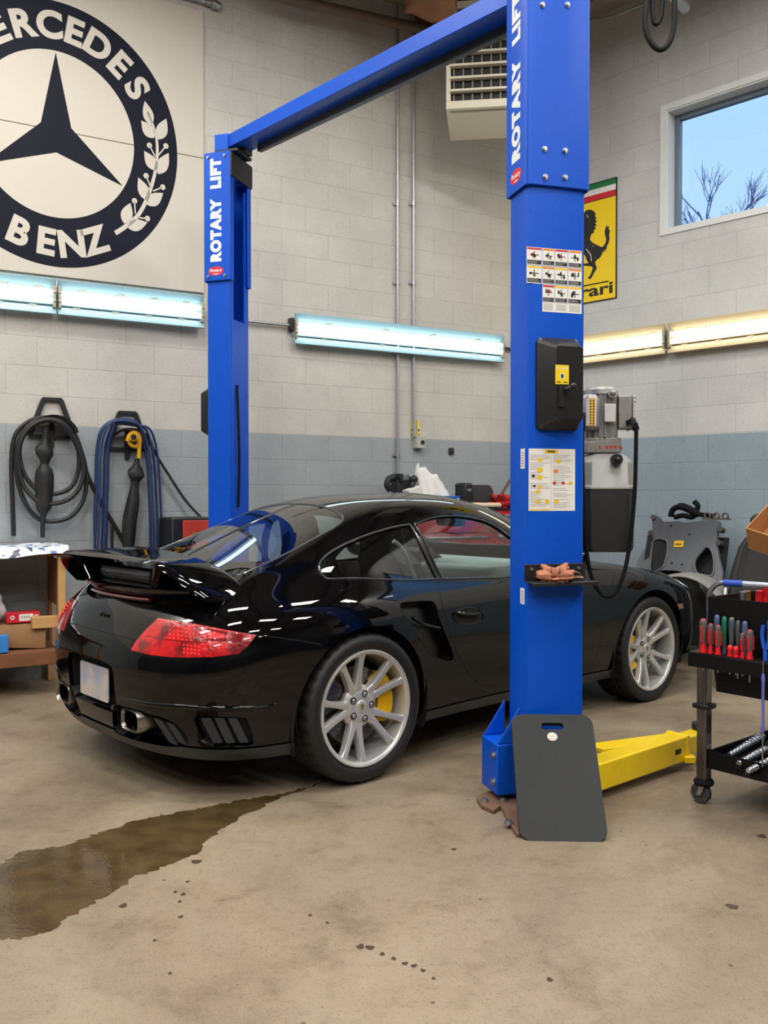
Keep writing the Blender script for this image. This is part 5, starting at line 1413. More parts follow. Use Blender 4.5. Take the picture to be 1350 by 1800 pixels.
fE = lambda x, z, h: (x * EX, -.019 - h * 1.0, z)
RO, RI, zc = .918, .576, EM.z - .011
n = 160
pr = Print(fE)
for k in range(n):
    a, a2 = 2 * PI * k / n, 2 * PI * (k + 1) / n
    pr.poly([(RI * math.cos(a), zc + RI * math.sin(a)), (RO * math.cos(a), zc + RO * math.sin(a)), (RO * math.cos(a2), zc + RO * math.sin(a2)), (RI * math.cos(a2), zc + RI * math.sin(a2))], NAVY)
pr.build('emblem_ring', sign, 'dark navy ring')
pr = Print(fE); P = []
for k in range(3):
    a = math.radians(90 + 120 * k); P += [(.566 * math.cos(a), zc + .566 * math.sin(a)), (.125 * math.cos(a + PI / 3), zc + .125 * math.sin(a + PI / 3))]
for k in range(3): pr.poly([P[2 * k - 1], P[2 * k], P[2 * k + 1], (0, zc)], NAVY)
pr.build('emblem_star', sign, 'three-pointed dark star')
pr = Print(fE)
def arc_letter(ch, deg, r, top=True, h=.185):
    V, Fc = text_mesh(ch, 1.0, .042); xs_ = [v[0] for v in V]; ys_ = [v[1] for v in V]
    cx, cy = (max(xs_) + min(xs_)) / 2, (max(ys_) + min(ys_)) / 2; k = h / .735
    a = math.radians(deg); ro = a - PI / 2 if top else a + PI / 2
    pr.mesh(([(r * math.cos(a) + ((v[0] - cx) * math.cos(ro) * 1.06 - (v[1] - cy) * math.sin(ro)) * k, zc + r * math.sin(a) + ((v[0] - cx) * math.sin(ro) * 1.06 + (v[1] - cy) * math.cos(ro)) * k, 0) for v in V], Fc), BOARD, lift=2)
for ch, d in zip('MERCEDES', (138, 122, 107.3, 93.3, 79.5, 65.7, 51.0, 36.3)): arc_letter(ch, d, .750)
for ch, d in zip('BENZ', (-110.3, -95.6, -81.8, -68.4)): arc_letter(ch, d, .752, False)
pr.build('emblem_lettering', sign, 'cream letters set round the ring')
pr = Print(fE)
def cpx(x, y): q = bw_loc(x / 2.902, y / 2.902, .019); return ((q.x - EM.x) / EX, q.z)
stem = catmull([(*cpx(x, y), 0) for x, y in ((588, 1190), (650, 1148), (710, 1090), (755, 1000), (785, 905), (800, 820), (800, 720), (780, 640), (752, 570))], 6)
def branch(mir):
    s = -1 if mir else 1
    for i in range(len(stem) - 1):
        a, c = stem[i], stem[i + 1]; d = (c - a).normalized(); nn = Vector((-d.y, d.x, 0)); w = .017 - .009 * i / len(stem)
        pr.poly([(s * q.x, q.y) for q in (a - nn * w, c - nn * w, c + nn * w, a + nn * w)], BOARD, 2)
    for (tx, ty, bx_, by_, wd) in ((738, 515, 770, 640, .042), (720, 615, 785, 705, .045), (848, 605, 808, 712, .045), (735, 770, 798, 870, .045), (860, 780, 806, 888, .045), (705, 905, 755, 1025, .045), (832, 985, 750, 1045, .045), (665, 1035, 632, 1140, .045), (752, 1135, 650, 1160, .042)):
        t_, b2 = Vector((*cpx(tx, ty), 0)), Vector((*cpx(bx_, by_), 0)); d = (t_ - b2); L_ = d.length; d.normalize(); nn = Vector((-d.y, d.x, 0))
        pl_ = [b2 + d * L_ * u + nn * wd * math.sin(PI * u ** .8) for u in np.linspace(0, 1, 12)] + [b2 + d * L_ * u - nn * wd * math.sin(PI * u ** .8) for u in np.linspace(1, 0, 12)[1:-1]]
        pr.poly([(s * q.x, q.y) for q in pl_], BOARD, 2)
    for (x, y, x2, y2) in ((762, 742, 792, 800), (846, 745, 806, 795), (745, 897, 770, 960), (830, 955, 780, 975), (686, 1025, 690, 1090), (752, 1115, 700, 1110)):
        q = cpx(x, y); e = cpx(x2, y2); pr.poly([(s * a, c) for a, c in ellipse(q[0], q[1], .021, .021, 16)], BOARD, 2)
        d = (Vector(e) - Vector(q)).normalized(); nn = Vector((-d.y, d.x)) * .005
        pr.poly([(s * a[0], a[1]) for a in (Vector(q) - nn, Vector(e) - nn, Vector(e) + nn, Vector(q) + nn)], BOARD, 2)
for mir in (False, True):
    pr = Print(fE); branch(mir); pr.build('laurel', sign, 'cream laurel branch')

# ================================================================== yellow horse sign on the right wall
R1 = rw_loc(1085.5, 311); zt_, zb_ = R1.z, rw_loc(1085.5, 524).z
SX1 = R1.x; SX0 = SX1 - .72
hs = thing('yellow_wall_sign', 'tall yellow enamel sign with a black prancing horse, half behind the near post', 'wall sign', M=MRW @ Matrix.Translation((SX0, 0, zb_)))
SW, SH = SX1 - SX0, zt_ - zb_
MB().box((SW / 2, -.007, SH / 2), (SW, .012, SH)).build('sign_plate', mat('black_edge', (20, 20, 20), .4, noise=.05), hs, bevel=.002)
SIGN_Y = mat('yellow_enamel', (244, 208, 14), 0.3, noise=.03); GREEN = mat('green_enamel', (14, 118, 62), .35, noise=.03); RED_E = mat('red_enamel', (204, 28, 40), .35, noise=.03)
fH = lambda x, z, h: (x, -.0132 - h, z)
def hp(cx, cy): q = rw_loc(1000 + cx / 2.811, cy / 2.811, .014); return (q.x - SX0, q.z - zb_)
pr = Print(fH); e = .008
pr.rect(e, SW - e, e, SH * .845, SIGN_Y); 
for k, m in enumerate((RED_E, PAPER, GREEN)): pr.rect(e, SW - e, SH * (.852 + .047 * k), SH * (.852 + .047 * (k + 1)) - (.004 if k == 2 else 0), m)
pr.build('sign_face', hs)
pr = Print(fH)
HORSE = [(75, 1050), (90, 1037), (112, 1037), (128, 1048), (134, 1062), (127, 1066), (138, 1078), (130, 1082), (139, 1096), (130, 1100), (138, 1116), (128, 1118), (134, 1134), (124, 1134), (124, 1150), (112, 1156), (106, 1172), (104, 1184), (116, 1198), (134, 1208), (152, 1216), (163, 1222), (168, 1232), (166, 1250), (158, 1268), (148, 1278), (136, 1286), (130, 1296), (132, 1308), (138, 1320), (136, 1332), (126, 1346), (118, 1362), (110, 1376), (98, 1380), (94, 1372), (104, 1362), (112, 1344), (118, 1326), (112, 1314), (100, 1306), (90, 1290), (82, 1268), (70, 1252), (40, 1262), (20, 1270), (6, 1262), (-10, 1210), (-6, 1150), (10, 1110), (20, 1090), (-8, 1096), (-26, 1086), (0, 1060), (30, 1040), (55, 1040)]
pr.poly([hp(x, y) for x, y in HORSE], INK, 1)
TAILP = [(160, 1224), (172, 1214), (182, 1198), (184, 1180), (178, 1160), (177, 1140), (183, 1122), (187, 1108), (190, 1122), (198, 1116), (196, 1130), (203, 1140), (199, 1158), (201, 1180), (196, 1202), (186, 1218), (190, 1232), (182, 1228), (182, 1246), (174, 1234), (172, 1252), (166, 1236)]
pr.poly([hp(x, y) for x, y in TAILP], INK, 1)
pr.poly([hp(x, y) for x, y in ((40, 1290), (70, 1302), (104, 1300), (118, 1306), (112, 1316), (84, 1314), (56, 1312), (36, 1304))], INK, 1)
pr.poly([hp(x, y) for x, y in ((-10, 1180), (-50, 1190), (-62, 1230), (-52, 1232), (-42, 1204), (-8, 1204))], INK, 1)
for (x, y, x2, y2) in ((118, 1215, 122, 1216), (88, 1062, 96, 1075), (86, 1230, 110, 1262), (108, 1262, 112, 1290)):
    p_, q_ = Vector(hp(x, y)), Vector(hp(x2, y2)); d = (q_ - p_).normalized(); nn = Vector((-d.y, d.x)) * .003
    pr.poly([tuple(v) for v in (p_ - nn, q_ - nn, q_ + nn, p_ + nn)], PAPER, 2)
pr.build('horse_figure', hs, 'black rearing horse')
pr = Print(fH); tx1 = hp(217, 1420)[0]; tz = (hp(180, 1452)[1] + hp(180, 1395)[1]) / 2
pr.mesh(fit_text('Ferrari', tx1 - .055, hp(180, 1388)[1] - hp(180, 1448)[1], .026), INK, (tx1 + .055) / 2, tz)
pr.rect(.075, hp(196, 1390)[0], hp(196, 1393)[1], hp(196, 1386)[1], INK, 1)
pr.build('sign_lettering', hs)

# ================================================================== conduits, boxes, heater, ceiling bits
def pipe(name, pts3, r, m, label=None, cat=None, n=14):
    o = MB().tube(pts3, r, n).build(name, m)
    if label: tag(o, label, cat)
    return o
ctop = CEIL - .02
def vert_conduit(px, py_bot, label, straps):
    p = bw_px(px, py_bot, .03); t = thing('conduit', label, 'conduit', M=MBW @ Matrix.Translation(((MBW.inverted() @ p).x, -.03, p.z)))
    MB().cyl((0, 0, 0), (0, 0, ctop - p.z), .0115, 14).build('pipe', GALV, t)
    for py in straps:
        z = bw_px(px, py, .03).z - p.z; MB().cyl((0, 0, z - .02), (0, 0, z + .02), .016, 14).box((0, .018, z), (.07, .012, .018)).build('coupling', GALV, t)
    return t
vert_conduit(699, 829, 'left galvanised conduit ending above the bench vise', (358, 497, 800))
vert_conduit(727, 768, 'right galvanised conduit ending at the grey switch box', (358, 497))
p = bw_loc(733, 778); sbx = thing('switch_box', 'small grey switch box at the foot of the right conduit', 'switch box', M=MBW @ Matrix.Translation((p.x, 0, p.z)))
MB().box((0, -.035, 0), (.085, .07, .105)).build('box', mat('box_grey', (178, 178, 168), .45, noise=.06), sbx, bevel=.004)
MB().cyl((.012, -.07, 0), (.012, -.082, 0), .016, 18).build('rotary_knob', BLK_STEEL, sbx)
for px, w in ((723.5, .03), (735, .034)):
    q = bw_loc(px, 752); tg = MB().box((0, -.006, 0), (w, .004, .13)); o = tg.build('caution_tag', mat('faded_yellow_tag', (226, 204, 110), .5, noise=.1)); o.matrix_world = MBW @ Matrix.Translation((q.x, 0, q.z)); tag(o, 'faded yellow caution tag on the wall, %s of the conduit' % ('left' if px < 727 else 'right'), 'tag')
    pr = Print(lambda x, z, h: (x, -.0082 - h, z)); pr.poly(ellipse(0, -.02, .009, .010, 12), INK); pr.rect(-.01, .01, -.055, -.05, INK); pr.build('tag_print', o)
q = bw_loc(792, 793); ob = MB().box((0, -.012, 0), (.045, .024, .055)).box((0, -.026, 0), (.02, .006, .02)).build('wall_outlet', mat('brown_black_outlet', (44, 38, 34), .5, noise=.1), bevel=.004); ob.matrix_world = MBW @ Matrix.Translation((q.x, 0, q.z)); tag(ob, 'small dark outlet on the grey band right of the switch box', 'outlet')
# horizontal feed pipe between the wall lights
a, c = bw_px(430, 566, .03), bw_px(517, 571, .03); c.z = a.z = (a.z + c.z) / 2; pipe('feed_pipe', [a, c], .011, GALV, 'thin pipe feeding the middle wall light from behind the far post', 'conduit')
a, c = bw_px(884, 612, .03), bw_px(925, 617, .03); c.z = a.z; pipe('feed_pipe', [a, c], .013, mat('dark_conduit', (70, 70, 70), .4, .5, noise=.1), 'short dark pipe leaving the right end of the middle wall light', 'conduit')
q = bw_loc(513, 572); o = MB().box((0, -.03, 0), (.05, .055, .10)).build('junction_box', BLK_STEEL, bevel=.004); o.matrix_world = MBW @ Matrix.Translation((q.x - .01, 0, q.z)); tag(o, 'black junction box at the left end of the middle wall light', 'junction box')
# conduit above the board
a, c = bw_px(160, -25, .03), bw_px(362, 4, .03); c.z = a.z = c.z; pipe('feed_pipe', [a, c], .016, GALV, 'galvanised conduit running above the emblem board', 'conduit')
b = MB(); c2 = bw_px(388, 8, .03); c2.z = a.z; b.tube([c, c + (c2 - c) * .3, c + (c2 - c) * .34, c + (c2 - c) * .8, c2], [.022, .022, .034, .034, .02], 14); tag(b.build('conduit_connector', BOLT), 'zinc conduit connector at the upper right corner of the emblem board', 'connector')
# brown pipe high on the back wall, wrapped duct, slack strap
a, c = bw_px(500, -20, .22), bw_px(760, 52, .22); c.z = a.z = (a.z + c.z) / 2
pipe('brown_pipe', [bw_px(470, -10, .2) * 1.0, bw_px(770, 57, .2)], .04, mat('brown_pipe_paint', (104, 88, 76), .5, noise=.2), 'brown pipe running high along the back wall', 'pipe')
b = MB(); P0 = at_depth(715, -12, 6.9); P1 = at_depth(800, 14, 6.6); rings = []
for k, t in enumerate(np.linspace(0, 1, 12)):
    c_ = P0 + (P1 - P0) * t; rings.append([(c_.x + .02 * math.sin(5 * a), c_.y + .16 * math.cos(a), c_.z + (.13 + .015 * math.sin(3 * a + k)) * math.sin(a)) for a in np.linspace(0, 2 * PI, 18, endpoint=False)])
b.loft(rings); tag(b.build('wrapped_duct', mat('brown_wrap', (134, 88, 52), .5, noise=.25, nscale=8, bump=.3, bscale=14), smooth=60), 'brown wrapped duct under the roof left of the heater', 'duct')
_p = rw_px(1062, 6, -.02); tag(MB().bar(_p, _p + RN * 4.0, .14, .16).build('trim_8', mat('brown_timber', (132, 84, 50), .7, noise=.3, nscale=6), bevel=.006), kind='structure')
# unit heater hung in the corner
HEAT = mat('ivory_heater_enamel', (226, 219, 196), .4, noise=.04)
hd = 6.95; HA = at_depth(784, 192, hd); HB = at_depth(925, 192, hd); hx = Vector((1, -.13, 0)).normalized()
hz0, hz1 = at_depth(784, 192, hd).z, at_depth(784, 3, hd).z
HW = (HB - HA).length; HH = hz1 - hz0; HDp = .62
heater = thing('unit_heater', 'ivory unit heater with slatted grille hung high in the corner', 'heater', M=frame(Vector((HA.x, HA.y, hz0)), hx))
gz0 = HH * .075; gz1 = HH * .93
b = MB()
b.box((HW / 2, HDp / 2 + .04, HH / 2), (HW, HDp - .08, HH)); b.box((HW / 2, .02, gz0 / 2), (HW, .04, gz0)); b.box((HW / 2, .02, (gz1 + HH) / 2), (HW, .04, HH - gz1)); b.box((.018, .02, (gz0 + gz1) / 2), (.036, .04, gz1 - gz0)); b.box((HW - .018, .02, (gz0 + gz1) / 2), (.036, .04, gz1 - gz0))
b.build('heater_case', HEAT, heater, bevel=.004)
MB().box((HW / 2, .036, (gz0 + gz1) / 2), (HW - .07, .008, gz1 - gz0)).build('heater_core', mat('heater_core_black', (16, 15, 15), .6, noise=.3, nscale=30), heater)
for k in range(7):
    z = gz0 + (gz1 - gz0) * (k + .75) / 7.3
    MB().bar((.034, .004, z), (HW - .034, .004, z), .05, .017).build('louvre', HEAT, heater)
for k in range(8):
    x = .06 + (HW - .12) * k / 7; MB().box((x, .026, (gz0 + gz1) / 2), (.013, .012, gz1 - gz0)).build('fin', mat('fin_grey', (120, 114, 106), .5, .4, noise=.2), heater)
for x in (.08, HW - .08): MB().cyl((x, HDp / 2, HH), (x, HDp / 2, CEIL - hz0), .008, 8).build('hanger_rod', GALV, heater)
# black air hose loop and conduit under the ceiling at right
pts_ = [(1141, -30), (1136, 10), (1134, 40), (1139, 65), (1150, 82), (1163, 87), (1176, 76), (1184, 50), (1186, 20), (1184, -30)]
hz = lambda d: [at_depth(a, c, d) for a, c in pts_]
o = MB().tube(catmull(hz(5.2), 6), .016, 12); o.tube(catmull([at_depth(a, c, 5.22) for a, c in ((1146, -30), (1147, 20), (1152, 42), (1162, 28), (1166, -30))], 6), .014, 10)
tag(o.build('air_hose', RUBBER), 'black ribbed hose looping down from the roof above the window', 'hose')
a, c = rw_px(1030, 34, .10), rw_px(1130, 12, .10)
pipe('slack_cable', catmull([rw_px(1000, 22, .1), rw_px(1040, 33, .1), rw_px(1075, 29, .1), rw_px(1110, 16, .1), rw_px(1140, 4, .1)], 6), .008, GALV, 'grey cable sagging under the roof right of the near post', 'cable')
a, c = at_depth(1165, -20, 5.6), at_depth(1205, 16, 6.3); pipe('roof_pipe', [at_depth(1150, -40, 5.4), at_depth(1204, 14, 6.2)], .035, GALV, 'galvanised pipe end under the roof by the black hose', 'pipe')

# ================================================================== hoses and hangers on the left wall
def hanger(px, py, label):
    q = bw_loc(px, py); t = thing('hose_hanger', label, 'hose hanger', group='black wall hose hangers', M=MBW @ Matrix.Translation((q.x, 0, q.z)))
    k = 1 / 245.0
    b = MB(); Y = -.02
    for (x0, z0, x1, z1, w) in ((-13, 42, -36, -22, .034), (15, 42, 36, -18, .034), (-15, 42, 17, 42, .03), (-36, -22, 33, -22, .026), (0, 15, 0, -40, .03), (33, -22, 38, -14, .026)):
        b.bar((x0 * k, Y, z0 * k), (x1 * k, Y, z1 * k), w, .02, (0, 1, 0))
    b.build('bracket', BLACK_PLASTIC, t, bevel=.004)
    A = np.linspace(math.radians(165), math.radians(12), 14)
    b = MB().loft([[(38 * k * math.cos(a) * r_, y, -22 * k + (34 * k) * math.sin(a) * r_) for (y, r_) in ((-.02, .92), (-.13, .92), (-.14, 1.06), (-.13, 1.0), (-.02, 1.0))] for a in A]); b.build('saddle', BLACK_PLASTIC, t, smooth=40)
    return t
hanger(90, 746, 'black hose hanger holding the black hose at left')
hanger(222, 768, 'black hose hanger holding the blue hose and yellow lamp')
def hose(name, pts, r, m, label, cat, off=.09, jit=0):
    P = []
    for i, q in enumerate(pts):
        o_ = q[2] if len(q) > 2 else off
        P.append(bw_px(q[0], q[1], o_))
    o = MB().tube(catmull(P, 6), r, 10).build(name, m); tag(o, label, cat); return o
BLKH = mat('black_hose', (30, 30, 31), .45, bump=.05, bscale=120)
coil = [(24, 942, .05), (22, 880, .07), (20, 810, .08), (27, 765, .09), (50, 741, .10), (78, 734, .11), (105, 738, .11), (128, 757, .10), (145, 800, .09), (152, 840, .09), (146, 880, .09), (124, 908, .09), (90, 917, .09), (62, 908, .09), (38, 870, .09), (28, 815, .09), (36, 768, .10), (60, 742, .12), (92, 737, .13), (118, 748, .12), (136, 785, .11), (138, 825, .10), (125, 856, .10), (98, 868, .10), (70, 864, .10), (44, 836, .10), (34, 796, .10), (42, 765, .11), (66, 744, .13), (98, 740, .14), (122, 756, .13), (142, 800, .12), (146, 840, .12), (128, 872, .12), (98, 885, .12), (66, 880, .12), (40, 850, .11), (32, 800, .11), (44, 762, .12), (72, 740, .14), (102, 742, .14), (128, 770, .12), (146, 815, .10), (160, 850, .08), (180, 888, .06), (202, 925, .05), (222, 962, .05), (240, 1000, .06)]
hose('air_hose', coil, .0155, BLKH, 'black rubber hose coiled on the left wall hanger', 'hose')
BLUEH = mat('blue_hose', (34, 52, 96), .45, bump=.05, bscale=120)
bl = []
for k in range(6):
    xl = 166 + 4.4 * k + 1.8 * math.sin(5 * k); xr = 258 + 4.2 * k + 1.8 * math.cos(4 * k); bt = 985 + 6 * (k % 3); o_ = .075 + .018 * ((k * 2) % 5)
    bl += [(xl + 2, bt, o_), (xl, 920, o_), (xl + 2, 850, o_), (xl + 4, 790, o_), (xl + 14, 752, o_ + .02), (206, 737 + 1.6 * k, o_ + .02), (236, 740 + 1.6 * k, o_ + .02), (xr - 16, 755, o_ + .02), (xr - 3, 800, o_), (xr + 2, 870, o_), (xr + 4, 940, o_), (xr, bt + 6, o_), (220, bt + 20, o_)]
hose('air_hose', bl, .0085, BLUEH, 'dark blue hose looped over the second wall hanger', 'hose')
def bundle(pts, label, name='work_light'):
    P = [bw_px(a, c, .11) for a, c, r in pts]; R_ = [r for a, c, r in pts]
    b = MB(); n = 20; rings = []
    C_ = catmull(P, 4); rr = catmull([(r, 0, 0) for r in R_], 4)
    for i, (c, r) in enumerate(zip(C_, rr)):
        rings.append([tuple(c + BT * (r.x * (1 + .18 * math.sin(4 * a + .3 * i)) * math.cos(a)) - BN * (-r.x * .8 * math.sin(a))) for a in np.linspace(0, 2 * PI, n, endpoint=False)])
    b.loft(rings); o = b.build(name, mat('black_cloth', (26, 26, 27), .6, bump=.2, bscale=40), smooth=50); tag(o, label, 'cord bundle'); return o
bundle([(80, 752, .02), (79, 775, .022), (77, 788, .05), (79, 800, .052), (79, 812, .03), (78, 818, .028), (78, 832, .052), (78, 870, .05), (77, 893, .046), (76, 905, .022), (75, 925, .014), (75, 945, .013)], 'black wrapped bundle hanging inside the black hose coil', 'wrapped_bundle')
bundle([(241, 806, .014), (240, 817, .022), (238, 828, .05), (240, 838, .055), (237, 850, .03), (234, 880, .04), (228, 915, .045), (226, 950, .040), (226, 975, .03)], 'black wrapped bundle hanging under the yellow lamp handle', 'wrapped_bundle')
YL = mat('yellow_plastic', (226, 168, 26), .4, noise=.05)
b = MB(); b.tube(catmull([bw_px(a, c, .12) for a, c in ((225, 776), (228, 766), (236, 761), (243, 766), (245, 778), (244, 806))], 6), [.02] * 25 + [.015] * 6, 12)
b.cyl(bw_px(235, 768, .09), bw_px(235, 768, .17), .032, 20); b.tube(catmull([bw_px(a, c, .12) for a, c in ((224, 770), (230, 782), (240, 785), (244, 778))], 4), .014, 10)
wl = tag(b.build('work_lamp', YL), 'yellow work lamp handle hooked over the second hose hanger', 'work lamp')
MB().cyl(bw_px(235, 768, .165), bw_px(235, 768, .185), .020, 18).build('lamp_socket', BLACK_PLASTIC, wl)
hose('drop_cord', [(262, 772, .09), (275, 800, .06), (300, 840, .05), (325, 878, .05), (350, 906, .07), (370, 925, .09)], .010, BLKH, 'black cord running down from the blue hose to the red charger', 'cord')
hose('drop_cord', [(197, 925, .03), (197, 960, .03), (197, 1000, .03)], .009, BLKH, 'thin black cord hanging behind the rear wing', 'cord')
# red and black charger behind the far post
q = bw_loc(334, 935, .42)
chg = thing('battery_charger', 'red and black charger cabinet on the floor behind the far post', 'charger', M=MBW @ Matrix.Translation((q.x, -.42, 0)))
zt_c = bw_px(315, 910, .42).z; 
MB().box((.02, .17, zt_c / 2 + .03), (.30, .34, zt_c - .06)).build('case', BLK_STEEL, chg, bevel=.01)
MB().box((.055, -.006, zt_c - .12), (.215, .014, .20)).build('front_panel', mat('red_panel', (196, 66, 52), .4, noise=.1, nscale=20), chg, bevel=.004)
MB().cyl((.03, -.012, zt_c - .12), (.03, -.03, zt_c - .12), .018, 18).build('knob', mat('knob_brass', (180, 140, 70), .35, .5, noise=.1), chg)
for x in (-.09, .13): MB().lathe([(.0001, -.02), (.035, -.02), (.04, -.012), (.04, .012), (.035, .02), (.0001, .02)], 20, 'x', (x, .17, .041)).build('castor', RUBBER, chg)

# ================================================================== work bench at left
PINE = mat('worn_pine', (196, 152, 96), .6, noise=.22, nscale=9, bump=.1, bscale=40)
DKW = mat('dark_bench_wood', (122, 78, 48), .6, noise=.3, nscale=7, bump=.15, bscale=40)
OFFF = .56
bz = bw_px(100, 966, OFFF).z; bxr = bw_loc(122, 963, OFFF).x
bench = thing('work_bench', 'worn wooden work bench against the left wall', 'work bench', M=MBW @ Matrix.Translation((bxr, 0, 0)))
MB().box((-1.0, -.29, bz - .02), (2.0, .54, .04)).build('bench_top', DKW, bench, bevel=.005)
def leg(x, y, w, d): MB().box((x, y, (bz - .04) / 2), (w, d, bz - .04)).build('leg', PINE, bench, bevel=.004)
leg(-.045, -.52, .045, .06); leg(-.045, -.07, .045, .06); leg(-1.9, -.52, .05, .06); leg(-1.9, -.07, .05, .06)
MB().box((-.055, -.295, bz - .22), (.02, .39, .30)).box((-.055, -.48, .45), (.02, .05, .6)).box((-.055, -.12, .45), (.02, .05, .6)).build('end_panel', DKW, bench, bevel=.003)
MB().box((.0, -.55, bz - .05), (.045, .07, .09)).build('bench_vice_jaw', DKW, bench, bevel=.006)
sz = bw_px(60, 1150, OFFF).z
MB().box((-1.0, -.29, sz), (1.86, .50, .04)).build('lower_shelf', DKW, bench, bevel=.004)
MB().box((-1.0, -.545, sz - .03), (1.94, .03, .09)).build('shelf_rail', DKW, bench, bevel=.004)
mzs = bw_px(85, 1093, OFFF - .05).z
MB().box((-.14, -.50, mzs), (.17, .06, .075)).build('stretcher', PINE, bench, bevel=.004)
MBENCH = MBW @ Matrix.Translation((bxr, 0, 0))
# printed plastic sheet over the bench top
b = MB(); nx_, ny_ = 60, 16; V = []; rndp = random.Random(4)
for j in range(ny_):
    for i in range(nx_):
        x = -.0 - 1.3 * i / (nx_ - 1); y = -.585 + .50 * j / (ny_ - 1)
        z = bz + .008 + .010 * abs(math.sin(9 * x + 3 * y)) + .008 * abs(math.sin(17 * y + 5 * x))
        if j == 0: z -= .055 + .014 * math.sin(13 * x)
        if j == 1: z -= .004
        V.append((x, y, z))
b.add(V, [(j * nx_ + i, j * nx_ + i + 1, (j + 1) * nx_ + i + 1, (j + 1) * nx_ + i) for j in range(ny_ - 1) for i in range(nx_ - 1)])
PSM = bpy.data.materials.new('printed_sheet'); PSM.use_nodes = True; _N = PSM.node_tree.nodes; _L = PSM.node_tree.links
_tc = _N.new('ShaderNodeTexCoord'); _v = _N.new('ShaderNodeTexVoronoi'); _v.feature = 'F1'; _v.distance = 'CHEBYCHEV'; _v.inputs['Scale'].default_value = 26; _L.new(_tc.outputs['Object'], _v.inputs['Vector'])
_cr = _N.new('ShaderNodeValToRGB'); _cr.color_ramp.interpolation = 'CONSTANT'; _e = _cr.color_ramp.elements; _e[0].color = lin((226, 230, 236)) + (1,); _e[0].position = 0; _e[1].position = .45; _e[1].color = lin((96, 124, 176)) + (1,)
_x = _e.new(.6); _x.color = lin((226, 230, 236)) + (1,); _x = _e.new(.78); _x.color = lin((70, 80, 104)) + (1,); _x = _e.new(.88); _x.color = lin((222, 226, 232)) + (1,)
_sp = _N.new('ShaderNodeSeparateColor'); _L.new(_v.outputs['Color'], _sp.inputs[0]); _L.new(_sp.outputs[0], _cr.inputs[0]); _L.new(_cr.outputs[0], _N['Principled BSDF'].inputs['Base Color']); _N['Principled BSDF'].inputs['Roughness'].default_value = .35
o = b.build('plastic_sheet', PSM, smooth=60, recalc=False); o.matrix_world = MBENCH; tag(o, 'white and blue printed plastic sheet spread on the work bench', 'plastic sheet')
sh_z = sz + .021
def on_bench(o, x, y, z, rz=0): o.matrix_world = MBENCH @ Matrix.Translation((x, y, z)) @ Matrix.Rotation(rz, 4, 'Z'); return o
t = thing('red_box', 'flat red box with white label on the brown packing paper under the bench', 'box'); on_bench(t, -.27, -.425, sh_z + .172)
MB().box((0, 0, .034), (.20, .09, .066)).build('carton', mat('red_carton', (206, 30, 40), .45, noise=.05), t, bevel=.003)
pr = Print(lambda x, z, h: (x, -.0452 - h, z)); pr.rect(-.025, .06, .012, .056, PAPER); [pr.rect(-.012 + .014 * k, -.003 + .014 * k, .030, .042, GREY_INK, 2) for k in range(4)]
for x in (-.065, .078): pr.poly(ellipse(x, .036, .014, .014), PAPER); pr.poly(ellipse(x, .036, .007, .007), RED_INK, 1)
pr.build('box_label', t)
b = MB(); nn_ = 26; b.loft([[(x, y + .01 * math.sin(20 * x), z) for (y, z) in ((-.17, .0 + .02 * (1 - abs(math.sin(4 * x)))), (-.185, .10), (-.16, .165), (.12, .168), (.15, .0))] for x in np.linspace(-.27, .26, nn_)])
o = b.build('packing_paper', mat('brown_kraft', (150, 112, 74), .7, noise=.2, nscale=12, bump=.3, bscale=18), smooth=50); on_bench(o, -.40, -.31, sh_z); tag(o, 'folded brown packing paper on the lower bench shelf', 'packing paper')
o = crumple('plastic_bag', 'crumpled white plastic bag under the bench at the left edge', 'bag', (0, 0, 0), .13, .12, .22, mat('white_bag', (226, 226, 230), .4, noise=.03, bump=.2, bscale=16), 8, .3, 44); on_bench(o, -.505, -.33, sh_z + .172)
o = MB().box((0, 0, .055), (.19, .05, .11)).build('blue_box', mat('blue_carton', (54, 128, 210), .5, noise=.05), bevel=.004); on_bench(o, -.462, -.526, sh_z); o.location = o.location; tag(o, 'blue box on the lower bench shelf in front of the packing paper', 'box')

# ================================================================== red tool chest and things on it, behind the car
REDC = mat('red_tool_chest', (176, 26, 34), .3, coat=.4, noise=.06)
cz = bw_px(770, 893, .35).z
ch0 = bw_loc(690, 880, .35).x; ch1 = ch0 + 1.62
MC = MBW @ Matrix.Translation((ch0, 0, 0))
chest = thing('tool_chest', 'wide red tool chest against the back wall behind the car', 'tool chest', M=MC); CWd = ch1 - ch0
MB().box((CWd / 2, -.30, cz / 2 + .04), (CWd, .56, cz - .08)).build('cabinet', REDC, chest, bevel=.008)
MB().box((CWd / 2, -.30, cz - .008), (CWd + .02, .58, .016)).build('top_mat', BLACK_PLASTIC, chest)
for c in range(2):
    for r in range(5):
        z = cz - .12 - .17 * r; x = CWd * (.25 + .5 * c)
        d = MB().box((x, -.588, z), (CWd * .47, .02, .15)).build('drawer', REDC, chest, bevel=.004)
        MB().box((x, -.606, z + .055), (CWd * .45, .02, .018)).build('drawer_pull', STEEL, d, bevel=.004)
for x in (.12, CWd - .12): MB().lathe([(.0001, -.02), (.036, -.02), (.042, -.01), (.042, .01), (.036, .02), (.0001, .02)], 20, 'x', (x, -.45, .042)).build('castor', RUBBER, chest); MB().lathe([(.0001, -.02), (.036, -.02), (.042, -.01), (.042, .01), (.036, .02), (.0001, .02)], 20, 'x', (x, -.12, .042)).build('castor', RUBBER, chest)
def on_chest(px, y=-.3): return (bw_loc(px, 870, -y).x - ch0, y, cz)
def cthing(name, label, cat, px, y=-.3, rz=0): return thing(name, label, cat, M=MC @ Matrix.Translation(on_chest(px, y)) @ Matrix.Rotation(rz, 4, 'Z'))
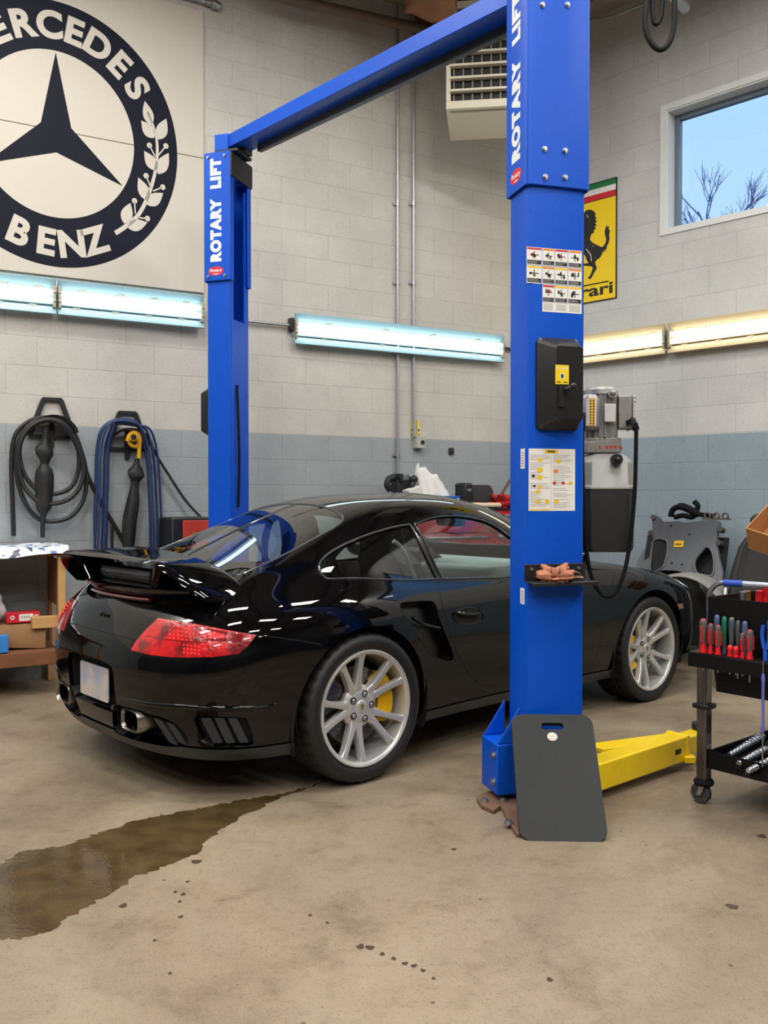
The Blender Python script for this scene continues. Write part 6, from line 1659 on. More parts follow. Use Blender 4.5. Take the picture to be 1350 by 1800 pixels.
IRON = mat('dark_cast_iron', (52, 52, 54), .5, .5, noise=.2, nscale=20)
t = cthing('bench_vise', 'dark iron bench vise on the left end of the red tool chest', 'vise', 706, -.25); t.scale = (1.2, 1.2, 1.25)
MB().lathe([(.0001, 0), (.07, 0), (.07, .02), (.035, .04), (.03, .10), (.0001, .10)], 24).build('vise_base', IRON, t)
MB().box((-.01, 0, .14), (.10, .09, .09)).box((-.035, 0, .20), (.025, .12, .05)).tube(catmull([(-.06, 0, .2), (-.10, 0, .19), (-.115, 0, .15), (-.09, 0, .12)], 4), .022, 10).build('vise_body', IRON, t, bevel=.008)
MB().box((.065, 0, .145), (.05, .10, .085)).box((.05, 0, .195), (.03, .12, .05)).cyl((.09, 0, .14), (.15, 0, .14), .014).cyl((.145, -.08, .10), (.145, .08, .18), .008).build('vise_jaw', STEEL, t, bevel=.006)
# white cloth heaped over a small stand
b = MB(); rings = []; NT = 64
for i, t in enumerate(np.linspace(0, 1, 22)):
    z = .012 + .29 * t; k = (1 - t) ** .75; rx = .095 + .085 * k; ry = .040 + .075 * k; fo = .11 * k + .03
    rings.append([((rx * (1 + fo * math.sin(7 * a + 2 * t) + .05 * math.sin(13 * a + 4 * t))) * math.cos(a) - .05 * t + .02, (ry * (1 + fo * math.sin(6 * a + 1 - 2 * t))) * math.sin(a), z - .05 * t * math.cos(a + .4) * (t > .5) + .02 * math.sin(5 * a) * (t > .9)) for a in np.linspace(0, 2 * PI, NT, endpoint=False)])
b.loft(rings)
WH = mat('white_towel', (228, 226, 222), .85, bump=.2, bscale=60)
o = b.build('white_towel', WH, smooth=60); o.matrix_world = MC @ Matrix.Translation(on_chest(758, -.32)); tag(o, 'white towel draped in a heap on the red tool chest', 'towel')
o = MB().loft([[(x, .0, .01), (x + .02, -.03, .30), (x + .03, .03, .30), (x + .06, .14, .01)] for x in (-.02, .0)]).tube(catmull([(-.10, -.05, .22), (-.12, -.06, .17), (-.09, -.06, .09), (-.07, -.06, .01)], 5), .02, 10).ball((-.10, -.05, .235), .035)
o = o.build('torque_handle', BLACK_PLASTIC, smooth=40); o.matrix_world = MC @ Matrix.Translation(on_chest(740, -.32)); tag(o, 'black knobbed tool standing at the left of the white towel', 'tool')
o = MB().box((0, 0, .075), (.13, .10, .15), Matrix.Rotation(-.3, 3, 'Y')); o = o.build('white_carton', PAPER, bevel=.003); o.matrix_world = MC @ Matrix.Translation(on_chest(728, -.40)); o.location.z += .018; tag(o, 'white card box leaning at the left of the white towel', 'box')
t = cthing('blue_packet', 'blue packet with white print on the tool chest under the white towel', 'packet', 788, -.42)
MB().box((0, 0, .05), (.17, .10, .10)).build('packet', mat('blue_packet_card', (20, 92, 190), .4, noise=.05), t, bevel=.004); pr = Print(lambda x, z, h: (x, -.0504 - h, z)); pr.rect(-.02, .03, .02, .07, PAPER); pr.rect(.05, .075, .03, .08, PAPER); pr.build('packet_print', t)
t = cthing('black_case', 'upright black plastic case right of the white towel', 'case', 815, -.34); MB().box((0, 0, .105), (.085, .16, .21)).build('shell', BLACK_PLASTIC, t, bevel=.02, seg=3); MB().box((0, -.083, .15), (.04, .008, .02)).build('latch', BOLT, t)
t = cthing('tool_bag', 'black round-topped bag with red trim on the tool chest', 'tool bag', 840, -.34); MB().loft([[(x, .08 * math.cos(a), .11 + .085 * math.sin(a)) for a in np.linspace(0, 2 * PI, 20, endpoint=False)] for x in (-.11, -.10, .10, .11)]).build('bag_body', mat('black_canvas', (30, 29, 30), .75, bump=.2, bscale=60), t, bevel=.01)
MB().box((0, -.03, .03), (.26, .12, .055)).build('bag_base', BLACK_PLASTIC, t, bevel=.012)
for x in (-.07, .07): MB().box((x, -.092, .03), (.05, .012, .04)).build('red_pad', RED_E, t, bevel=.004)
t = cthing('red_grinder', 'red hand tool lying right of the black bag', 'power tool', 868, -.36, .5); MB().tube([(-.07, 0, .04), (-.03, 0, .045), (.04, 0, .05), (.08, 0, .05)], [.03, .036, .032, .026], 16).build('tool_body', RED_E, t, smooth=40); MB().cyl((.07, 0, .05), (.07, 0, .006), .05, 22).build('tool_head', IRON, t)
o = MB().cyl((-.17, 0, .022), (.17, 0, .022), .022, 18).build('paper_roll', mat('cream_roll', (214, 200, 170), .6, noise=.06)); o.matrix_world = MC @ Matrix.Translation(on_chest(850, -.52)); tag(o, 'cream paper roll lying on the front of the red tool chest', 'roll')
o = MB().bar((-.02, 0, .01), (.24, .12, .24), .02, .012).build('pry_bar', mat('rusty_bar', (108, 70, 48), .6, noise=.3)); o.matrix_world = MC @ Matrix.Translation(on_chest(872, -.30)); tag(o, 'rusty bar leaning at the right end of the tool chest', 'bar')
o = crumple('red_rag', 'red rag heap at the right end of the tool chest', 'rag', (0, 0, 0), .13, .10, .07, mat('red_cloth', (168, 30, 34), .8, noise=.2, bump=.2, bscale=40), 12, .5, 36); o.matrix_world = MC @ Matrix.Translation(on_chest(888, -.45))

# ================================================================== car parts stacked along the right wall
GREYP = mat('grey_moulding', (92, 96, 101), .5, noise=.15, nscale=9, bump=.08, bscale=50)
GREYL = mat('pale_grey_liner', (128, 128, 124), .6, noise=.2, nscale=10)
OFL = .30
lean_n = (RN + Vector((0, 0, .26))).normalized()
LP = rw_px(1190, 1060, OFL + .10)
def lw(cx, cy): return on_plane(1090 + cx / 5.192, 870 + cy / 5.192, LP, lean_n)
ux = RT; uz = lean_n.cross(ux); uz = uz if uz.z > 0 else -uz
def loc2(cx, cy): d = lw(cx, cy) - LP; return (d.dot(ux), d.dot(uz))
outer = smooth2([loc2(*p) for p in ((268, 190), (300, 178), (340, 195), (385, 236), (530, 240), (620, 258), (840, 240), (925, 254), (905, 330), (890, 430), (905, 560), (945, 700), (950, 800), (930, 900), (850, 940), (780, 880), (740, 800), (640, 750), (560, 705), (450, 688), (350, 690), (300, 760), (200, 760), (110, 650), (150, 520), (235, 390), (262, 300))], 4)
h1 = smooth2([loc2(*p) for p in ((255, 430), (300, 388), (370, 392), (412, 430), (405, 560), (375, 655), (300, 690), (245, 655))], 4)
h2 = smooth2([loc2(*p) for p in ((800, 478), (846, 520), (872, 630), (868, 740), (800, 745), (720, 715), (690, 620), (740, 535))], 4)
lin_t = thing('subframe_panel', 'large grey moulded car panel with two oval openings leaning on the right wall', 'car part', M=Matrix.Translation((LP.x, LP.y, 0)))
L0 = Vector((LP.x, LP.y, 0))
def bulge(p): return .05 * math.sin(p[0] * 5 + .6) + .035 * math.cos(p[1] * 7)
f0 = lambda p: LP + ux * p[0] + uz * p[1] + lean_n * bulge(p) - L0
f1 = lambda p: LP + ux * p[0] + uz * p[1] + lean_n * (bulge(p) - .03) - L0
b = MB(); plate_with_holes(b, outer, [h1, h2], f0, f1, .035); b.build('moulded_panel', GREYP, lin_t, smooth=45)
for h in (h1, h2):
    b = MB(); b.tube([f0(p) + lean_n * .003 for p in h], .008, 8, closed=True); b.build('opening_rim', GREYP, lin_t)
pr = Print(lambda x, y, h: f0((x, y)) + lean_n * (.004 + h)); x0, y0 = loc2(475, 470); x1, y1 = loc2(582, 415); pr.rect(x0, x1, y0, y1, YELLOW_INK); pr.rect(x0 + (x1 - x0) * .15, x0 + (x1 - x0) * .75, y0 + (y1 - y0) * .3, y0 + (y1 - y0) * .55, mat('label_brown', (120, 90, 20), .6, noise=.1), 1); pr.build('yellow_sticker', lin_t, 'small yellow label')
b = MB()
for (cx, cy) in ((465, 620), (572, 637), (637, 362), (455, 276), (853, 714), (932, 552)): q = loc2(cx, cy); b.add([f0((q[0] + .010 * math.cos(a), q[1] + .008 * math.sin(a))) + lean_n * .003 for a in np.linspace(0, 2 * PI, 10, endpoint=False)], [tuple(range(10))])
b.build('drill_holes', DARK, lin_t, recalc=False)
# brackets along its edge
for (cx, cy) in ((285, 195), (243, 330), (925, 320), (905, 440)):
    q = loc2(cx, cy); c = f0(q) - lean_n * .02; MB().cyl(c - lean_n * .03, c + lean_n * .03, .022, 14).build('edge_bush', mat('rubber_bush', (66, 62, 60), .7, noise=.2), lin_t)
# dark backing liner behind it, foot on the floor
b = MB(); rings = []
fl0 = rw_px(1195, 1060, OFL); 
for t in np.linspace(0, 1, 14):
    c = L0 + ux * 0.0; h = t * 1.06
    w = .34 - .05 * t; rings.append([tuple(L0 - RN * (.05 + .16 * t) + ux * (k * w) + Vector((0, 0, .002 + h)) + RN * (.05 * math.cos(k * 1.5))) for k in np.linspace(-1, 1, 9)])
b.loft(rings, cap=False, closed_ring=False); o = b.build('inner_liner', mat('charcoal_liner', (58, 60, 62), .6, noise=.2), lin_t, smooth=60, recalc=False) if False else None
bk = MB(); bk.loft([[tuple(LP + ux * x_ + uz * z_ - lean_n * d_ - L0) for (z_, d_) in ((-.30, .07), (.54, .07), (.54, .09), (-.30, .09))] for x_ in np.linspace(-.36, .31, 9)]); bk.build('inner_liner', mat('charcoal_liner', (14, 15, 16), .7, noise=.2), lin_t)
ft = MB()
for x in (-.22, .25):
    ft.bar(Vector((0, 0, 0)) + ux * x + Vector((0, 0, .002)) + RN * .12, f1((x, -.22)) , .05, .03)
ft.build('lower_flange', GREYP, lin_t)
# pale wheel-arch liner standing in front, below it
c = rw_px(1208, 1075, .62); rings = []
for a in np.linspace(math.radians(-5), math.radians(150), 22):
    r = .36; rings.append([tuple(Vector((c.x, c.y, 0)) + ux * (r * 1.0 * math.cos(a) * k2) + Vector((0, 0, max(.003, .34 + r * .98 * math.sin(a) * k2))) + RN * w) for (w, k2) in ((-.13, 1.0), (-.05, 1.03), (.05, 1.03), (.12, .98))])
b = MB().loft(rings, cap=False, closed_ring=False)
b.bar(Vector((c.x, c.y, .004)) + ux * .36, Vector((c.x, c.y, .33)) + ux * .36, .22, .01, RN); b.bar(Vector((c.x, c.y, .004)) - ux * .31, Vector((c.x, c.y, .50)) - ux * .31, .22, .01, RN)
o = b.build('arch_liner', GREYL, smooth=60, recalc=False); md = o.modifiers.new('thick', 'SOLIDIFY'); md.thickness = .008; tag(o, 'pale grey wheel arch liner standing in front of the grey moulded panel', 'car part')
# black folded hose piece and brackets on top of the panel
q = f0(loc2(640, 232)) + L0; b = MB()
b.tube(catmull([q + ux * x + Vector((0, 0, z)) + RN * -.02 for x, z in ((-.16, .02), (-.14, .075), (-.08, .10), (-.02, .085), (.05, .05), (.12, .035), (.2, .03))], 5), [.022] * 10 + [.03] * 12 + [.018] * 9, 12); b.tube(catmull([q + ux * x + Vector((0, 0, z)) - RN * .03 for x, z in ((-.13, .015), (-.06, .03), (.02, .02), (.06, .10), (.03, .14))], 5), .02, 10)
tag(b.build('rubber_duct', RUBBER, smooth=60), 'black rubber duct lying on top of the grey moulded panel', 'duct')
q = f0(loc2(890, 240)) + L0; b = MB()
for k in range(3): b.tube([q + ux * (-.07 + .07 * k + .022 * math.cos(a)) + Vector((0, 0, .03 + .022 * math.sin(a))) - RN * .02 for a in np.linspace(0, 2 * PI, 12, endpoint=False)], .008, 8, closed=True)
b.bar(q - ux * .11 + Vector((0, 0, .006)) - RN * .02, q + ux * .11 + Vector((0, 0, .006)) - RN * .02, .02, .012)
tag(b.build('hanger_bracket', mat('worn_bracket', (96, 88, 82), .5, .4, noise=.2)), 'worn three-ring bracket on the top right corner of the grey moulded panel', 'bracket')
# black seats by the right wall
SEATF = mat('black_seat_trim', (40, 41, 43), .6, noise=.15, bump=.1, bscale=60)
def loose_seat(px, off, label, dz=0):
    q = rw_loc(px, 1000, off); t = thing('car_seat', label, 'car seat', M=MRW @ Matrix.Translation((q.x, -off, 0)) @ Matrix.Rotation(.25, 4, 'Z'))
    MB().loft([[(x, y, z) for (x, z) in ((-.24, .02), (-.26, .22), (-.20, .30), (.20, .30), (.26, .22), (.24, .02))] for y in (-.48, -.44, .0, .05)]).build('seat_cushion', SEATF, t, bevel=.03, seg=3)
    rings = []
    for (z, y, hw) in ((.22, .0, .25), (.45, .05, .26), (.70, .10, .25), (.90, .14, .20), (.98, .155, .15), (1.0, .16, .10)): rings.append([(x * hw, y + dy, z) for (x, dy) in ((-1, -.02), (-.85, -.07), (-.55, -.03), (.55, -.03), (.85, -.07), (1, -.02), (.9, .06), (-.9, .06))])
    MB().loft(rings).build('seat_back', SEATF, t, bevel=.015, seg=3)
    MB().loft([[(x * hw, y, z) for (x, y) in ((-1, .12), (1, .12), (1, .2), (-1, .2))] for (z, hw) in ((1.0, .09), (1.04, .12), (1.12, .12), (1.15, .09))]).build('headrest', SEATF, t, bevel=.02, seg=3)
    MB().tube([(-.26, -.0, .55), (-.262, .03, .62)], .02, 12).build('recliner_bolt', BOLT, t)
    MB().tube(catmull([(.1, .03, .95), (.06, -.01, .70), (.02, -.06, .40)], 5), .008, 8).build('cable', GALV, t)
    return t
loose_seat(1345, .62, 'black car seat standing by the right wall beside the grey moulded panel')
# cardboard box tipped on the seat
CARD = mat('cardboard', (186, 134, 84), .7, noise=.1, nscale=10)
q = at_depth(1366, 930, 5.55)
t = thing('cardboard_box', 'open cardboard box tipped on the seats at the right edge', 'box', M=Matrix.Translation(q) @ Matrix.Rotation(.5, 4, 'Z') @ Matrix.Rotation(-.62, 4, 'Y') @ Matrix.Rotation(.35, 4, 'X'))
th = .006; bw2, bd2, bh2 = .30, .22, .17
b = MB().box((0, 0, -bh2 / 2), (bw2, bd2, th)).box((0, -bd2 / 2, 0), (bw2, th, bh2)).box((0, bd2 / 2, 0), (bw2, th, bh2)).box((-bw2 / 2, 0, 0), (th, bd2, bh2)).box((bw2 / 2, 0, 0), (th, bd2, bh2)); b.build('box_body', CARD, t)
MB().bar((bw2 / 2, 0, bh2 / 2), (bw2 / 2 + .07, 0, bh2 / 2 + .05), bd2, .004, (0, 0, 1)).build('box_flap', CARD, t)

# ================================================================== tool cart at right
CA = math.radians(-50)
ux_, uy_ = Vector((math.cos(CA), math.sin(CA), 0)), Vector((-math.sin(CA), math.cos(CA), 0))
C0 = on_floor(1237, 1412); MCART = frame(C0 + Vector((0, 0, 0)), ux_)
cart = thing('tool_cart', 'black two-tray tool cart with steel legs at the right edge', 'tool cart', M=MCART)
CL, CDp = .72, .64
def cz_(py, px=1240): return at_depth(px, py, C0.y).z
BLKC = mat('black_cart_enamel', (10, 10, 11), .4, spec=.3, noise=.15, nscale=20)
LEGM = mat('cart_leg_steel', (120, 118, 114), .22, .95, rvar=.06)
zlt0, zlt1 = cz_(1347, 1249), cz_(1316, 1249); zu0, zu1 = cz_(1150), cz_(1048)
def tray(name, z0, z1, x0, x1, y0, y1, t=.004):
    b = MB().box(((x0 + x1) / 2, (y0 + y1) / 2, z0 + t), (x1 - x0, y1 - y0, t)); zc_ = (z0 + z1) / 2; h = z1 - z0
    b.box(((x0 + x1) / 2, y0, zc_), (x1 - x0, t, h)).box(((x0 + x1) / 2, y1, zc_), (x1 - x0, t, h)).box((x0, (y0 + y1) / 2, zc_), (t, y1 - y0, h)).box((x1, (y0 + y1) / 2, zc_), (t, y1 - y0, h))
    return b.build(name, BLKC, cart, bevel=.0015)
tray('lower_tray', zlt0, zlt1, .025, CL, -.01, CDp)
tray('upper_tray', zu0 + .01, zu1, .02, CL, -.01, CDp)
MB().box((CL / 2 + .02, .006, (cz_(1212) + zu0) / 2), (CL - .06, .004, zu0 - cz_(1212))).build('back_panel', BLKC, cart)
for (x, y) in ((0, 0), (CL, 0), (0, CDp), (CL, CDp)):
    zc0, zc1 = cz_(1378), zu0 + .02
    l = MB().box((x, y, (zc0 + zc1) / 2), (.044, .044, zc1 - zc0)).box((x + .014 - .028 * (x > 0), y - .024 + .048 * (y > 0), (zc0 + zc1) / 2), (.012, .006, zc1 - zc0)); lg = l.build('leg', LEGM, cart, bevel=.005)
    MB().box((x, y, cz_(1240)), (.072, .072, .022)).build('leg_collar', BLACK_PLASTIC, lg, bevel=.006)
    MB().lathe([(.0001, -.012), (.036, -.012), (.042, 0), (.036, .012), (.0001, .012)], 28, 'z', (x, y, cz_(1374))).build('bumper_ring', RUBBER, lg)
    cs = MB(); R0 = .042; cx_, cy_ = x - .012, y
    cs.lathe([(.0001, -.012), (R0 - .012, -.014), (R0 - .004, -.015), (R0, -.010), (R0, .010), (R0 - .004, .015), (R0 - .012, .014), (.0001, .012)], 36, 'y', (cx_, cy_, R0 + .0005))
    cw = cs.build('castor_wheel', mat('grey_castor_rubber', (58, 58, 59), .5, bump=.05, bscale=80), lg)
    fk = MB()
    for s in (-1, 1): fk.loft([[(cx_ + a, cy_ + s * (.019 + d), z) for d in (0, .004)] + [(cx_ + a2, cy_ + s * (.019 + d), z) for d in (.004, 0)] for (a, a2, z) in ((-.008, .010, R0 - .006), (.0, .024, R0 + .028), (.008, .030, R0 + .052))])
    fk.box((x + .008, y, R0 + .052), (.036, .05, .008)); fk.cyl((cx_, cy_ - .026, R0), (cx_, cy_ + .026, R0), .007, 12); fk.build('castor_fork', STEEL, lg)
hd_ = MB(); hz_ = cz_(1024)
hd_.tube(catmull([(.0, .03, zu1 - .10), (.0, .03, zu1 - .01), (.012, .035, hz_ - .025), (.045, .04, hz_), (.10, .045, hz_ + .003)], 6), .011, 12); hdl = hd_.build('push_handle', STEEL, cart)
MB().tube([(.06, .041, hz_ + .001), (.14, .048, hz_ + .002)], .0135, 14).build('handle_grip', mat('blue_grip', (44, 78, 180), .4, noise=.06), hdl)
MB().tube([(.14, .048, hz_ + .002), (.55, .09, hz_ + .002)], .012, 14).build('handle_bar', mat('pale_grip', (178, 182, 196), .35, .5, noise=.06), hdl)
# rack for the screwdrivers along the front of the upper tray
rk = MB().box((CL / 2 - .02, -.052, cz_(1143)), (CL, .078, .006)).box((CL / 2 - .02, -.091, cz_(1155)), (CL, .004, .055)).box((-.018, -.052, cz_(1155)), (.004, .078, .05)); rk.build('tool_rack', BLKC, cart, bevel=.0015)
RKZ = cz_(1143) + .003
rackM = MCART
def screwdriver(px, top, bot, row, kind, label):
    """px/top/bot: handle as seen; row 0 = front edge of the rack, 1 = behind"""
    yl_ = -.066 if row == 0 else -.030
    p0 = MCART @ Vector((0, yl_, 0)); n = MCART.to_3x3() @ Vector((0, 1, 0))
    q = MCART.inverted() @ on_plane(px, 1145, p0, n); x = q.x
    zt = (MCART.inverted() @ on_plane(px, top, p0, n)).z; H = max(.035, zt - RKZ)
    t = thing('screwdriver', label, 'screwdriver', group='screwdrivers in the cart rack', M=MCART @ Matrix.Translation((x, yl_, RKZ)))
    r = .0125 * kind.get('r', 1)
    gm = kind['grip']; cm = kind['collar']
    MB().lathe([(.0001, H), (r * .55, H), (r * .85, H - .004), (r, H - .016), (r * 1.02, H * .72), (r * .80, H * .38), (r * .72, H * .26), (.0001, H * .26)], 20).build('grip', gm, t, smooth=50)
    MB().lathe([(.0001, H * .27), (r * .74, H * .27), (r * .80, H * .12), (r * 1.05, .004), (r * 1.05, .0005), (.0001, .0005)], 20).build('collar', cm, t, smooth=50)
    MB().lathe([(.0001, H + .001), (r * .5, H + .001), (r * .86, H - .005), (r * .86, H - .010), (.0001, H - .010)], 20).build('cap', kind['cap'], t, smooth=50)
    for k in range(3 if kind.get('stripe') else 0):
        a = -PI / 2 + (k - 1) * 2.1; MB().box((r * .98 * math.cos(a), r * .98 * math.sin(a), H * .55), (.006, .006, H * .5)).build('grip_stripe', cm, t, bevel=.002)
    MB().cyl((0, 0, -.012 - .06 * kind.get('shaft', 1)), (0, 0, .004), .0032, 10).build('shaft', STEEL, t)
GGREY = mat('grey_grip', (92, 76, 74), .5, bump=.1, bscale=200); GRED = mat('red_grip', (216, 24, 34), .35, coat=.3, noise=.03); GGREEN = mat('green_grip', (22, 108, 82), .4, noise=.05); GBLUE = mat('blue_grey_grip', (76, 92, 126), .4, noise=.05); GLIME = mat('lime_cap', (150, 200, 60), .4, noise=.03); GDARK = mat('charcoal_grip', (70, 76, 84), .45, noise=.05)
K1 = dict(grip=GGREY, collar=GRED, cap=GRED, stripe=True, r=1.05); K2 = dict(grip=GBLUE, collar=GBLUE, cap=GBLUE, r=.9); K3 = dict(grip=GGREEN, collar=GDARK, cap=GGREEN, r=.85); K4 = dict(grip=GDARK, collar=GREEN, cap=GLIME, r=1.0); K5 = dict(grip=GDARK, collar=GRED, cap=GBLUE, r=.8)
screwdriver(1236, 1088, 1145, 0, dict(K1, r=1.25), 'thickest red and grey screwdriver, leftmost in the cart rack')
screwdriver(1249, 1096, 1147, 0, dict(K1, r=.9), 'red and grey screwdriver second from the left end of the rack')
screwdriver(1262, 1099, 1150, 0, dict(K1, r=1.0), 'red and grey screwdriver standing in front of the first blue one')
screwdriver(1260, 1081, 1120, 1, K2, 'blue-handled screwdriver in the back row behind the red ones at left')
screwdriver(1273, 1084, 1130, 1, K3, 'dark green screwdriver left of the lime-topped one')
screwdriver(1286, 1086, 1140, 1, dict(K4, shaft=.6), 'green screwdriver with a lime yellow top')
screwdriver(1297, 1091, 1140, 1, dict(K5, shaft=1.3), 'slim charcoal screwdriver right of the lime-topped one')
screwdriver(1309, 1092, 1135, 1, K2, 'blue-handled screwdriver behind the small red one at right')
screwdriver(1283, 1134, 1151, 0, dict(K1, grip=GRED, stripe=False, r=.9), 'stubby red screwdriver below the lime-topped one')
screwdriver(1294, 1136, 1153, 0, dict(K1, grip=GRED, stripe=False, r=1.0), 'stubby red screwdriver right of the other stubby one')
screwdriver(1305, 1113, 1156, 0, dict(K1, r=.75), 'slim short red and grey screwdriver left of the rightmost one')
screwdriver(1318, 1107, 1158, 0, dict(K1, shaft=1.3), 'red and grey screwdriver, rightmost of the row')
p0 = MCART @ Vector((0, -.02, 0)); n = MCART.to_3x3() @ Vector((0, 1, 0))
def cart_pt(px, py, y): return MCART.inverted() @ on_plane(px, py, MCART @ Vector((0, y, 0)), n)
# blue pliers and long blue-handled driver hanging at the right end
q = cart_pt(1346, 1125, -.05); o = MB().tube(catmull([(-.006, 0, -.03), (-.014, 0, .02), (-.010, 0, .06)], 5), .008, 10).tube(catmull([(.006, 0, -.03), (.014, 0, .02), (.012, 0, .08)], 5), .008, 10).box((0, 0, -.05), (.014, .012, .05)).build('pliers', mat('blue_plier_grip', (30, 84, 190), .35, coat=.3, noise=.04), smooth=50); o.matrix_world = MCART @ Matrix.Translation((q.x, -.05, RKZ + .075)); tag(o, 'blue-handled pliers standing in the rack at the right edge', 'pliers')
q = cart_pt(1341, 1270, -.10); t = thing('long_driver', 'long blue and silver driver hanging down from the rack to the lower tray', 'screwdriver', M=MCART @ Matrix.Translation((q.x, -.10, 0)))
zz = lambda py: cart_pt(1341, py, -.10).z
MB().cyl((0, 0, zz(1185)), (0, 0, zz(1160)), .0025, 8).build('hook_wire', STEEL, t); MB().cyl((0, 0, zz(1348)), (0, 0, zz(1280)), .003, 8).build('shaft', STEEL, t)
MB().tube([(0, 0, zz(p_)) for p_ in (1290, 1284, 1275, 1262, 1200, 1192, 1184)], [.003, .008, .006, .005, .006, .008, .004], 14).build('handle', mat('lilac_blue_handle', (96, 108, 186), .35, noise=.1, nscale=60), t, smooth=50)
# things in the upper tray
def tray_item(o, x, y, z, rz=0): o.matrix_world = MCART @ Matrix.Translation((x, y, z)) @ Matrix.Rotation(rz, 4, 'Z'); return o
zf = zu0 + .018
t = thing('red_screwdriver_case', 'red tool roll lying along the back of the upper cart tray', 'case'); tray_item(t, .34, .54, zu1 - .03); MB().box((0, 0, .01), (.34, .10, .045)).build('case', GRED, t, bevel=.01); MB().box((0, 0, -.09), (.30, .08, .155)).build('case_stand', BLKC, t)
PU2 = []
for k, (px, h, m, lab) in enumerate(((1306, .05, STEEL, 'chrome socket standing in the upper cart tray'), (1313, .055, mat('brass_fitting', (170, 136, 80), .35, .8, noise=.1), 'brass fitting beside the chrome socket in the upper cart tray'), (1334, .06, GRED, 'red capped bottle in the upper cart tray'), (1346, .085, GRED, 'red round-topped jar standing highest in the upper cart tray'))):
    q = cart_pt(px, 1055, .05 + .02 * k); r = .018
    b = MB().lathe([(.0001, 0), (r, 0), (r, (zu1 - zf) * .85), (r * .8, (zu1 - zf) * .92), (r * .8, zu1 - zf + h * .5), (r * .5, zu1 - zf + h * .55), (.0001, zu1 - zf + h * .55)], 20); o = b.build(('socket', 'brass_fitting', 'red_bottle', 'jar')[k], m, smooth=40); tray_item(o, q.x, .05 + .02 * k, zf); tag(o, lab, ('socket', 'fitting', 'bottle', 'jar')[k])
b = MB().box((0, 0, .09), (.10, .07, .18)); o = b.build('white_carton', PAPER, bevel=.003); q = cart_pt(1325, 1058, .12); tray_item(o, q.x, .12, zf); tag(o, 'white card box among the sockets in the upper cart tray', 'box')
# chrome sockets and wrenches in the lower tray
zf2 = zlt0 + .0075
CHROME = mat('satin_chrome', (206, 210, 220), .16, .95, rvar=.05)
def socket_rail(x, y, rz, n, label):
    t = thing('socket_rail', label, 'socket rail', group='socket rails in the lower tray'); tray_item(t, x, y, zf2, rz)
    MB().box((0, 0, .004), (.032 * n + .02, .03, .007)).build('rail', BLKC, t)
    for k in range(n):
        r = .012 + .0007 * k; MB().lathe([(.0001, -.014), (r * .7, -.014), (r * .95, -.011), (r * .95, -.004), (r * .7, -.002), (r * .7, .002), (r, .004), (r, .014), (r * .65, .014), (r * .65, .006), (.0001, .006)], 18, 'x', ((k - (n - 1) / 2) * .032, 0, .0078 + r)).build('socket', CHROME, t, smooth=40)
zf2 = zlt0 + .034
MB().box((CL / 2 + .012, CDp / 2, zlt0 + .020), (CL - .05, CDp - .03, .026)).build('tray_liner', mat('black_tray_foam', (16, 17, 22), .8, noise=.2), cart)
def rail_px(pa, pb, n, label):
    a = MCART.inverted() @ on_floor(pa[0], pa[1], C0.z + zf2 + .03); c = MCART.inverted() @ on_floor(pb[0], pb[1], C0.z + zf2 + .03); d = c - a
    socket_rail((a.x + c.x) / 2, (a.y + c.y) / 2, math.atan2(d.y, d.x), n, label)
rail_px((1268, 1330), (1350, 1288), 11, 'long rail of chrome sockets running from the cart leg to the tray back')
rail_px((1290, 1341), (1352, 1312), 8, 'second rail of chrome sockets in front of the long one')
rail_px((1312, 1352), (1362, 1330), 7, 'rail of chrome sockets by the front edge of the lower tray')
def wrench(x, y, rz, L_, label):
    t = tray_item(thing('wrench', label, 'wrench', group='wrenches in the lower tray'), x, y, zf2, rz)
    MB().bar((-L_ / 2, 0, .012), (L_ / 2, 0, .012), .014, .008).tube([(L_ / 2 + .012 + .014 * math.cos(a), .014 * math.sin(a), .012) for a in np.linspace(0, 2 * PI, 16, endpoint=False)], .006, 8, closed=True).tube([(-L_ / 2 - .012 + .014 * math.cos(a), .014 * math.sin(a), .012) for a in np.linspace(math.radians(-140), math.radians(140), 12)], .006, 8).build('shank', CHROME, t, smooth=50)
wrench(.19, .05, .1, .14, 'chrome combination wrench lying near the front left of the lower tray'); wrench(.30, .05, -.25, .18, 'larger chrome combination wrench beside the socket rails'); wrench(.56, .20, .9, .18, 'chrome wrench lying across the far end of the lower tray')
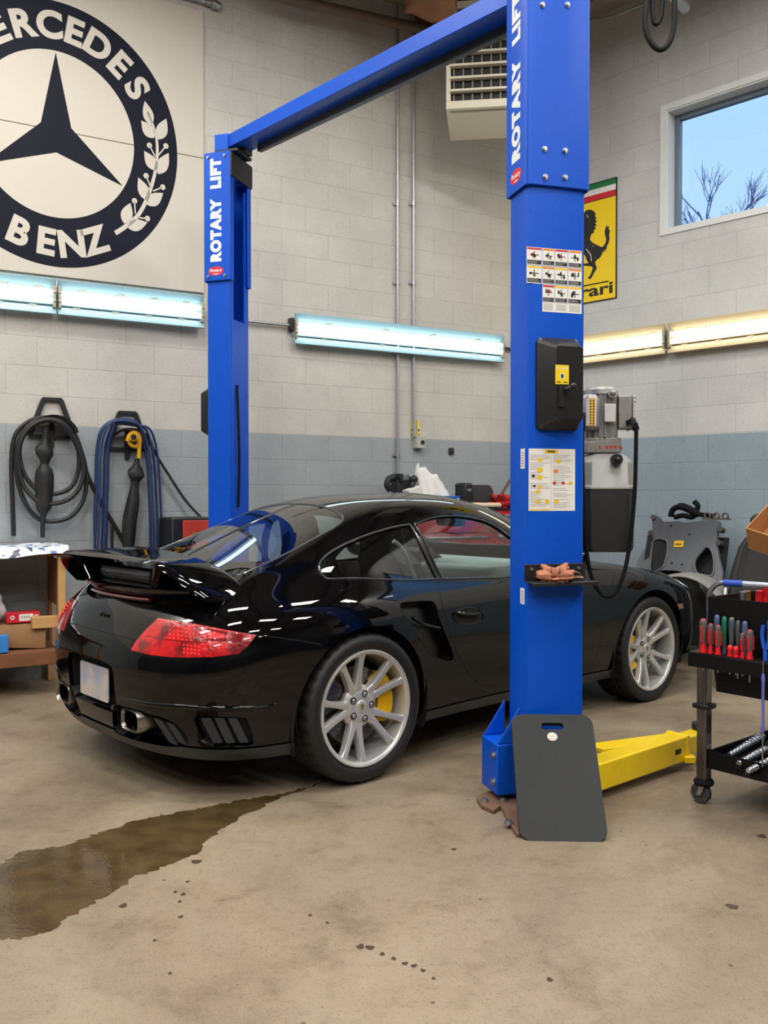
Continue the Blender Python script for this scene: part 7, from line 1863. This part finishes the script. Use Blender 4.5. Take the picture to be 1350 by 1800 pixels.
t = tray_item(thing('ratchet', 'blue-gripped ratchet lying in the lower tray', 'ratchet'), .30, .10, zf2, -.5); MB().cyl((-.10, 0, .016), (.0, 0, .016), .013, 14).build('grip', mat('navy_grip', (34, 44, 110), .4, noise=.06), t); MB().cyl((0, 0, .016), (.09, 0, .016), .007, 10).lathe([(.0001, .002), (.022, .002), (.022, .03), (.0001, .03)], 20, 'z', (.10, 0, 0)).build('head', STEEL, t)
t = tray_item(thing('wire_handle', 'bent wire handle rising from the lower tray', 'handle'), .30, .30, zf2, .5); MB().tube(catmull([(-.10, 0, .004), (-.06, 0, .05), (0, 0, .085), (.03, 0, .085), (.06, 0, .03), (.07, 0, .004)], 5), .003, 8).build('wire', STEEL, t)

# ================================================================== bare trees outside the window
BARK = mat('grey_bark', (128, 140, 168), .9, noise=.15)
def bare_tree(px, base_y, top_y, d, seed, label, nb=26):
    rnd = random.Random(seed); base = at_depth(px, base_y, d); H = at_depth(px, top_y, d).z
    b = MB()
    def grow(p, dr, L_, r, lev):
        q = p + dr * L_; mid = p + dr * L_ * .5 + Vector((rnd.uniform(-.04, .04), rnd.uniform(-.04, .04), 0)) * L_
        b.tube([p, mid, q], [r, r * .85, r * .65], 5)
        if lev == 0: return
        for k in range(3 if lev > 1 else 4):
            a = rnd.uniform(0, 2 * PI); sp = rnd.uniform(.35, .75)
            nd = (dr + Vector((math.cos(a), math.sin(a), .25)) * sp).normalized(); f = rnd.uniform(.5, 1.0)
            grow(p + dr * L_ * f, nd, L_ * rnd.uniform(.55, .8), r * .6, lev - 1)
    tot = H
    b.cyl((base.x, base.y, 0), (base.x, base.y, tot * .42), .09, 7)
    grow(Vector((base.x, base.y, tot * .42)), Vector((0, 0, 1)), tot * .26, .065, 5)
    o = b.build('bare_tree', BARK, smooth=0, recalc=False); tag(o, label, 'tree'); o['group'] = 'bare trees outside'
    return o
bare_tree(1237, 410, 303, 17.0, 3, 'bare leafless tree outside, left in the window')
bare_tree(1335, 400, 308, 18.0, 9, 'bare leafless tree outside at the right edge of the window')
gnd = MB().box((10, 22, -.3), (60, 40, .1)).build('ground_outside', mat('winter_ground', (120, 118, 100), .9, noise=.2, nscale=.5)); tag(gnd, kind='structure')
